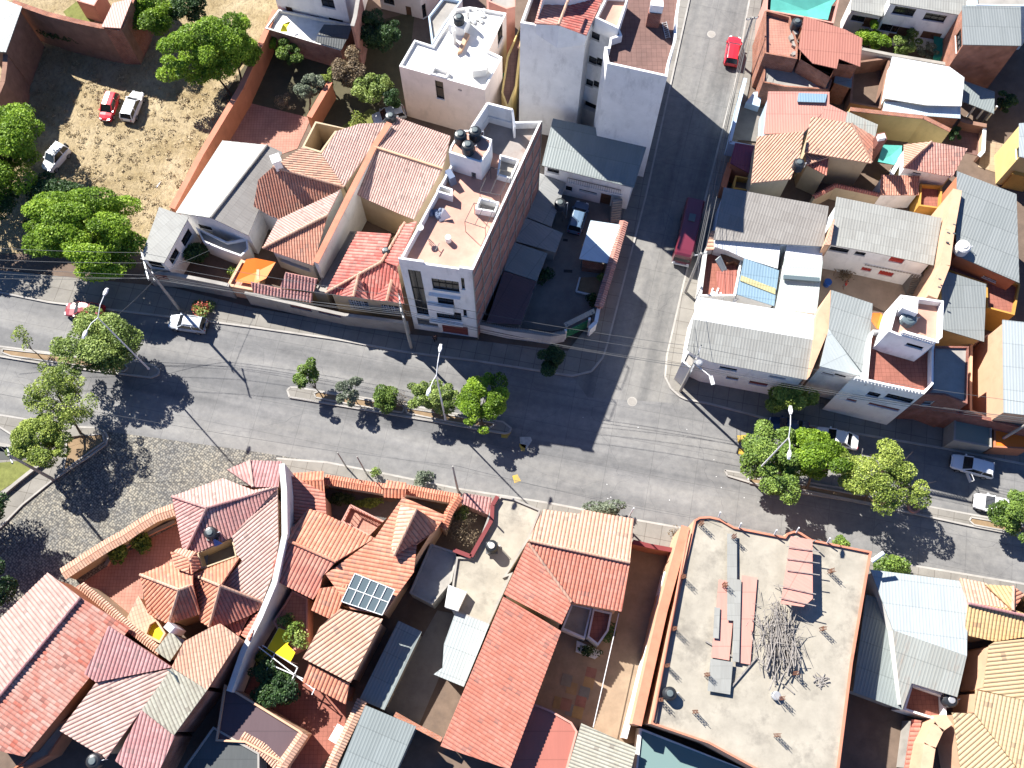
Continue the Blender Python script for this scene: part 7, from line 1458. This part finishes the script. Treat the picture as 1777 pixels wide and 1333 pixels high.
def bus(label,front,rear,Lc,Wc,Hc):
    a=P(*front,1); b=P(*rear,1); c=(a+b)/2; c.z=0; f=Vector((a.x-b.x,a.y-b.y,0)).normalized(); s=Vector((-f.y,f.x,0)); o=thing('minibus',label,'minibus',c)
    X=lambda x,y,z: c+f*(x*Lc)+s*(y*Wc/2)+Vector((0,0,z)); m=MB()
    st=[(-.5,.9,.9),(-.49,1,1),(.40,1,1),(.47,.96,.97),(.5,.9,.9)]; rg=[]
    for x,w_,k in st: rg.append([X(x,-w_,.35),X(x,-w_,1.3),X(x,-w_*.97,Hc*k-.25),X(x,-w_*.8,Hc*k),X(x,w_*.8,Hc*k),X(x,w_*.97,Hc*k-.25),X(x,w_,1.3),X(x,w_,.35)])
    for i in range(4):
        for j in range(7): m.face([rg[i][j],rg[i][j+1],rg[i+1][j+1],rg[i+1][j]])
    m.face(rg[0]); m.face(rg[-1][::-1]); m.build('body',carpaint('maroon_bus_paint',(.13,.02,.035)),o)
    g=MB(); g.face([X(.51,-.85,1.2),X(.51,.85,1.2),X(.49,.8,Hc-.35),X(.49,-.8,Hc-.35)]); g.build('windshield',G['dark'],o)
    for sg in(-1,1):
        for k in range(5): g=MB(); x0=-.44+k*.175; g.face([X(x0,1.01*sg,1.3),X(x0+.15,1.01*sg,1.3),X(x0+.15,.99*sg,Hc-.4),X(x0,.99*sg,Hc-.4)]); g.build('side_window',G['dark'],o)
        for x in(-.3,.33): g=MB(); cc=X(x,.92*sg,.42); g.tube([cc-s*.12,cc+s*.12],.42,16); g.build('wheel',G['tyre'],o)
        g=MB(); g.bar(X(.505,.6*sg,.75),X(.505,.85*sg,.75),.06,.2); g.build('headlight',G['lamp'],o)
    g=MB(); g.bar(X(.51,-.9,.5),X(.51,.9,.5),.14,.2); g.build('bumper',G['wframe'],o)
    g=MB(); g.box(X(-.15,0,Hc),.9,.7,.12,math.atan2(f.y,f.x)); g.build('roof_hatch',G['lid'],o)
bus('maroon minibus parked in the deep shade of the side street',(1184,446),(1202,366),7.2,2.1,2.7)
# ================= poles, lamps, cables =================
d1,t1=pole('concrete utility pole with long crossarm beside the narrow white house',(312,538),(250,462),arms=((1,3.4,(.35,-1)),(.78,1.2,(.35,-1))))
d2,t2=pole('concrete utility pole with bent white arms before the four-storey building',(714,604),(690,527),arms=((.98,2.0,(.15,-1)),(.8,1.4,(.2,-1))))
d3,t3_=pole('stout concrete utility pole with transformer at the junction corner',(1180,679),(1207,622),arms=((.98,3.2,(.42,1)),(.82,1.6,(.4,1))))
m=MB(); m.lathe(t3_+Vector((.55,.1,-2.2)),[(.3,0),(.34,.1),(.34,.9),(.2,1.0)],14); m.build('transformer',G['galv'],d3)
m=MB(); e=t3_+Vector((1.5,-1.7,-.6)); m.tube([t3_+Vector((0,0,-1.2)),e],.05,6); m.box(e+Vector((0,-.3,-.1)),.35,.9,.16,.2); m.build('street_light',G['wpole'],d3)
d4,t4=pole('utility pole behind the orange kiosk at the right edge',(1722,772),(1777,739),arms=((.97,2.6,(.3,1)),),hmax=10.8)
d5,t5=pole('utility pole hung with cables beside the junk-filled terrace',(1189,508),(1208,436),arms=((.97,1.4,(1,.2)),))
d6,t6=pole('utility pole at the top of the side street near the red car',(1279,110),(1299,28),arms=((.97,1.4,(1,.2)),))
d7,t7=pole('utility pole standing on the lower left island',(92,832),(15,789),arms=((.97,1.8,(.5,-1)),))
pole('thin leaning post on the south pavement, leftmost of the posts',(602,812),(588,784),r=.07,arms=(),name='post',cat='post')
pole('thin light topped post on the south pavement, between two other posts',(637,824),(628,788),r=.07,arms=(),name='post',cat='post')
pole('tall pale post at the right end of the garden wall with tile coping',(795,853),(791,808),r=.1,arms=(),name='post',cat='post')
pole('white post rising behind the red tiled front wing',(1083,912),(1097,880),r=.08,arms=(),name='post',cat='post',mat=G['wpole'])
pole('utility pole beyond the left edge beside the cobbled road',(-60,850),(-120,800),arms=((.97,1.8,(.5,-1)),),hmax=10)
lamp('double-armed white street lamp on the upper left median',(258,640),(173,549),[(181,512),(150,575)])
lamp('double-armed white street lamp on the central median',(773,728),(756,652),[(763,610),(746,674)])
lamp('double-armed white street lamp on the right-hand median',(1300,832),(1366,757),[(1372,718),(1370,783)])
def spans(a,b,offs,sag,names,r=.02):
    for (oa,ob),nm in zip(offs,names): wire(nm,a+Vector(oa),b+Vector(ob),sag,r)
far=P(-160,420,11.5)
D=Vector((.33,-.94,0))
spans(far,t1,[((0,0,0),tuple(D*-1.5)),(tuple(D*1.5),tuple(D*-.3)),(tuple(D*3),tuple(D*1.5)),((.5,-1,-2.2),(0,0,-2.2)),((.5,-2.6,-2.4),(0,-.1,-2.5))],.5,['topmost cable left of the pole by the white garden house','second cable left of the pole by the white garden house','third cable left of the pole by the white garden house','upper bundled cable left of the pole by the white garden house','lower bundled cable left of the pole by the white garden house'])
spans(t1,t2,[(tuple(D*-1.5),tuple(D*-.8)),(tuple(D*-.3),(0,0,0)),(tuple(D*1.5),tuple(D*.8)),((0,0,-2.2),(0,0,-2.2)),((0,0,-2.6),(0,-.2,-2.7)),((0,0,-3.0),(0,.2,-3.1))],.7,['north line between the two avenue poles','centre line between the two avenue poles','south line between the two avenue poles','upper telephone line between the two avenue poles','middle telephone line between the two avenue poles','lowest telephone line between the two avenue poles'])
spans(t2,t3_,[(tuple(D*-.8),(.5,1.2,0)),((0,0,0),(.2,.3,0)),(tuple(D*.8),(-.3,-1,0)),((0,0,-2.2),(0,0,-1.9)),((0,0,-2.7),(0,0,-2.4))],.9,['north line from the four-storey building to the junction pole','centre line from the four-storey building to the junction pole','south line from the four-storey building to the junction pole','upper telephone line over the junction','lower telephone line over the junction'])
spans(t3_,t4,[((.5,1.2,0),(0,.8,0)),((-.3,-1,0),(0,-.8,0)),((0,0,-1.9),(0,0,-2)),((0,0,-2.4),(0,0,-2.5)),((0,0,-2.9),(0,0,-3))],.9,['north line along the white avenue fronts','south line along the white avenue fronts','upper telephone line along the white avenue fronts','middle telephone line along the white avenue fronts','lowest telephone line along the white avenue fronts'])
spans(t4,P(1900,800,10),[((0,.8,0),(0,.8,0)),((0,-.8,0),(0,-.8,0))],.3,['north line leaving the right edge pole','south line leaving the right edge pole'])
spans(t3_,t5,[((.2,.5,0),(.3,0,0)),((0,0,-1.5),(0,0,-1)),((0,0,-2),(.1,0,-1.5))],.4,['upper cable from the junction pole up the side street','middle cable from the junction pole up the side street','lower cable from the junction pole up the side street'])
spans(t5,t6,[((-.4,0,0),(-.4,0,0)),((.4,0,0),(.4,0,0)),((0,0,-1),(0,0,-1)),((.1,0,-1.4),(.1,0,-1.4)),((-.1,0,-1.8),(-.1,0,-1.8))],.9,['left line along the side street','right line along the side street','upper telephone line along the side street','middle telephone line along the side street','lower telephone line along the side street'],.025)
wire('slanting house cable from the pole to the tank pedestal of the gabled house',t1-Vector((0,0,2)),P(405,415,4.5),.2)
wire('cable slanting from the lamp side across the avenue to the utility pole',t1-Vector((0,0,3)),P(175,570,5),.3)
wire('cable crossing the avenue to the thin posts on the south pavement',P(588,784,4),P(-20,680,9),.8)
wire('low cable linking the posts on the south pavement',P(588,784,4),P(628,788,4),.1)
wire('low cable from the thin posts to the pale post at the garden wall end',P(628,788,4),P(791,808,6.4),.2)
wire('cable from the pale post to the white post by the red tiled wing',P(791,808,6.4),P(1097,880,5),.4)
wire('cable from the white post towards the orange rimmed roof',P(1097,880,5),P(1247,905,7.5),.3)
wire('slack cable hanging from the lower left island pole',t7,P(-60,720,10),.4)
person('person in dark clothes standing on the pavement by the four-storey building',756,592,M_plain('dark_jacket',(.02,.02,.03)),M_plain('dark_trousers',(.015,.015,.02)),.14,.4)
person('person in red top walking in the beige courtyard',1463,500,M_plain('red_jacket',(.55,.04,.03)),M_plain('pale_trousers',(.3,.28,.27)),0,1.2)
m=MB(); p=P(1436,491,.5); m.lathe((p.x,p.y,0),[(.35,0),(.4,.75),(.42,.8)],16); tag(m.build('barrel',G['bluep']),'blue barrel in the beige courtyard','barrel')
m=MB(); p=P(*t(10,1080,1135)[0] if False else (275,320),.1); m.box((p.x,p.y,.02),.12,.9,.06,-.5); tag(m.build('plank',G['clo']),'white plank lying in the vacant lot','plank')
r=thing('tree_planter','small round brick planter on the right-hand median','planter',P(1585,881,.17)); p=P(1585,881,.17)
m=MB(); n=20
for i in range(n):
    a=2*math.pi*i/n; m.box(p+Vector((math.cos(a)*.5,math.sin(a)*.5,0)),.2,.18,.3,a)
m.build('brick_ring',W['pinkw'],r); m=MB(); m.lathe(p,[(.45,0),(.45,.18)],18); m.build('soil',MB_,r)
m=MB(); random.seed(2)
for k in range(14):
    x=random.uniform(1000,1330); y=random.uniform(720,880); p=P(x,y,.012); 
    m.box(p,random.uniform(.05,.1),random.uniform(.04,.09),.02,random.random()*3)
tag(m.build('litter',G['clo']),'small white litter scattered over the junction',None,None,'stuff')
for o in bpy.data.objects:
    for k in ('_o','_hr'):
        if k in o: del o[k]
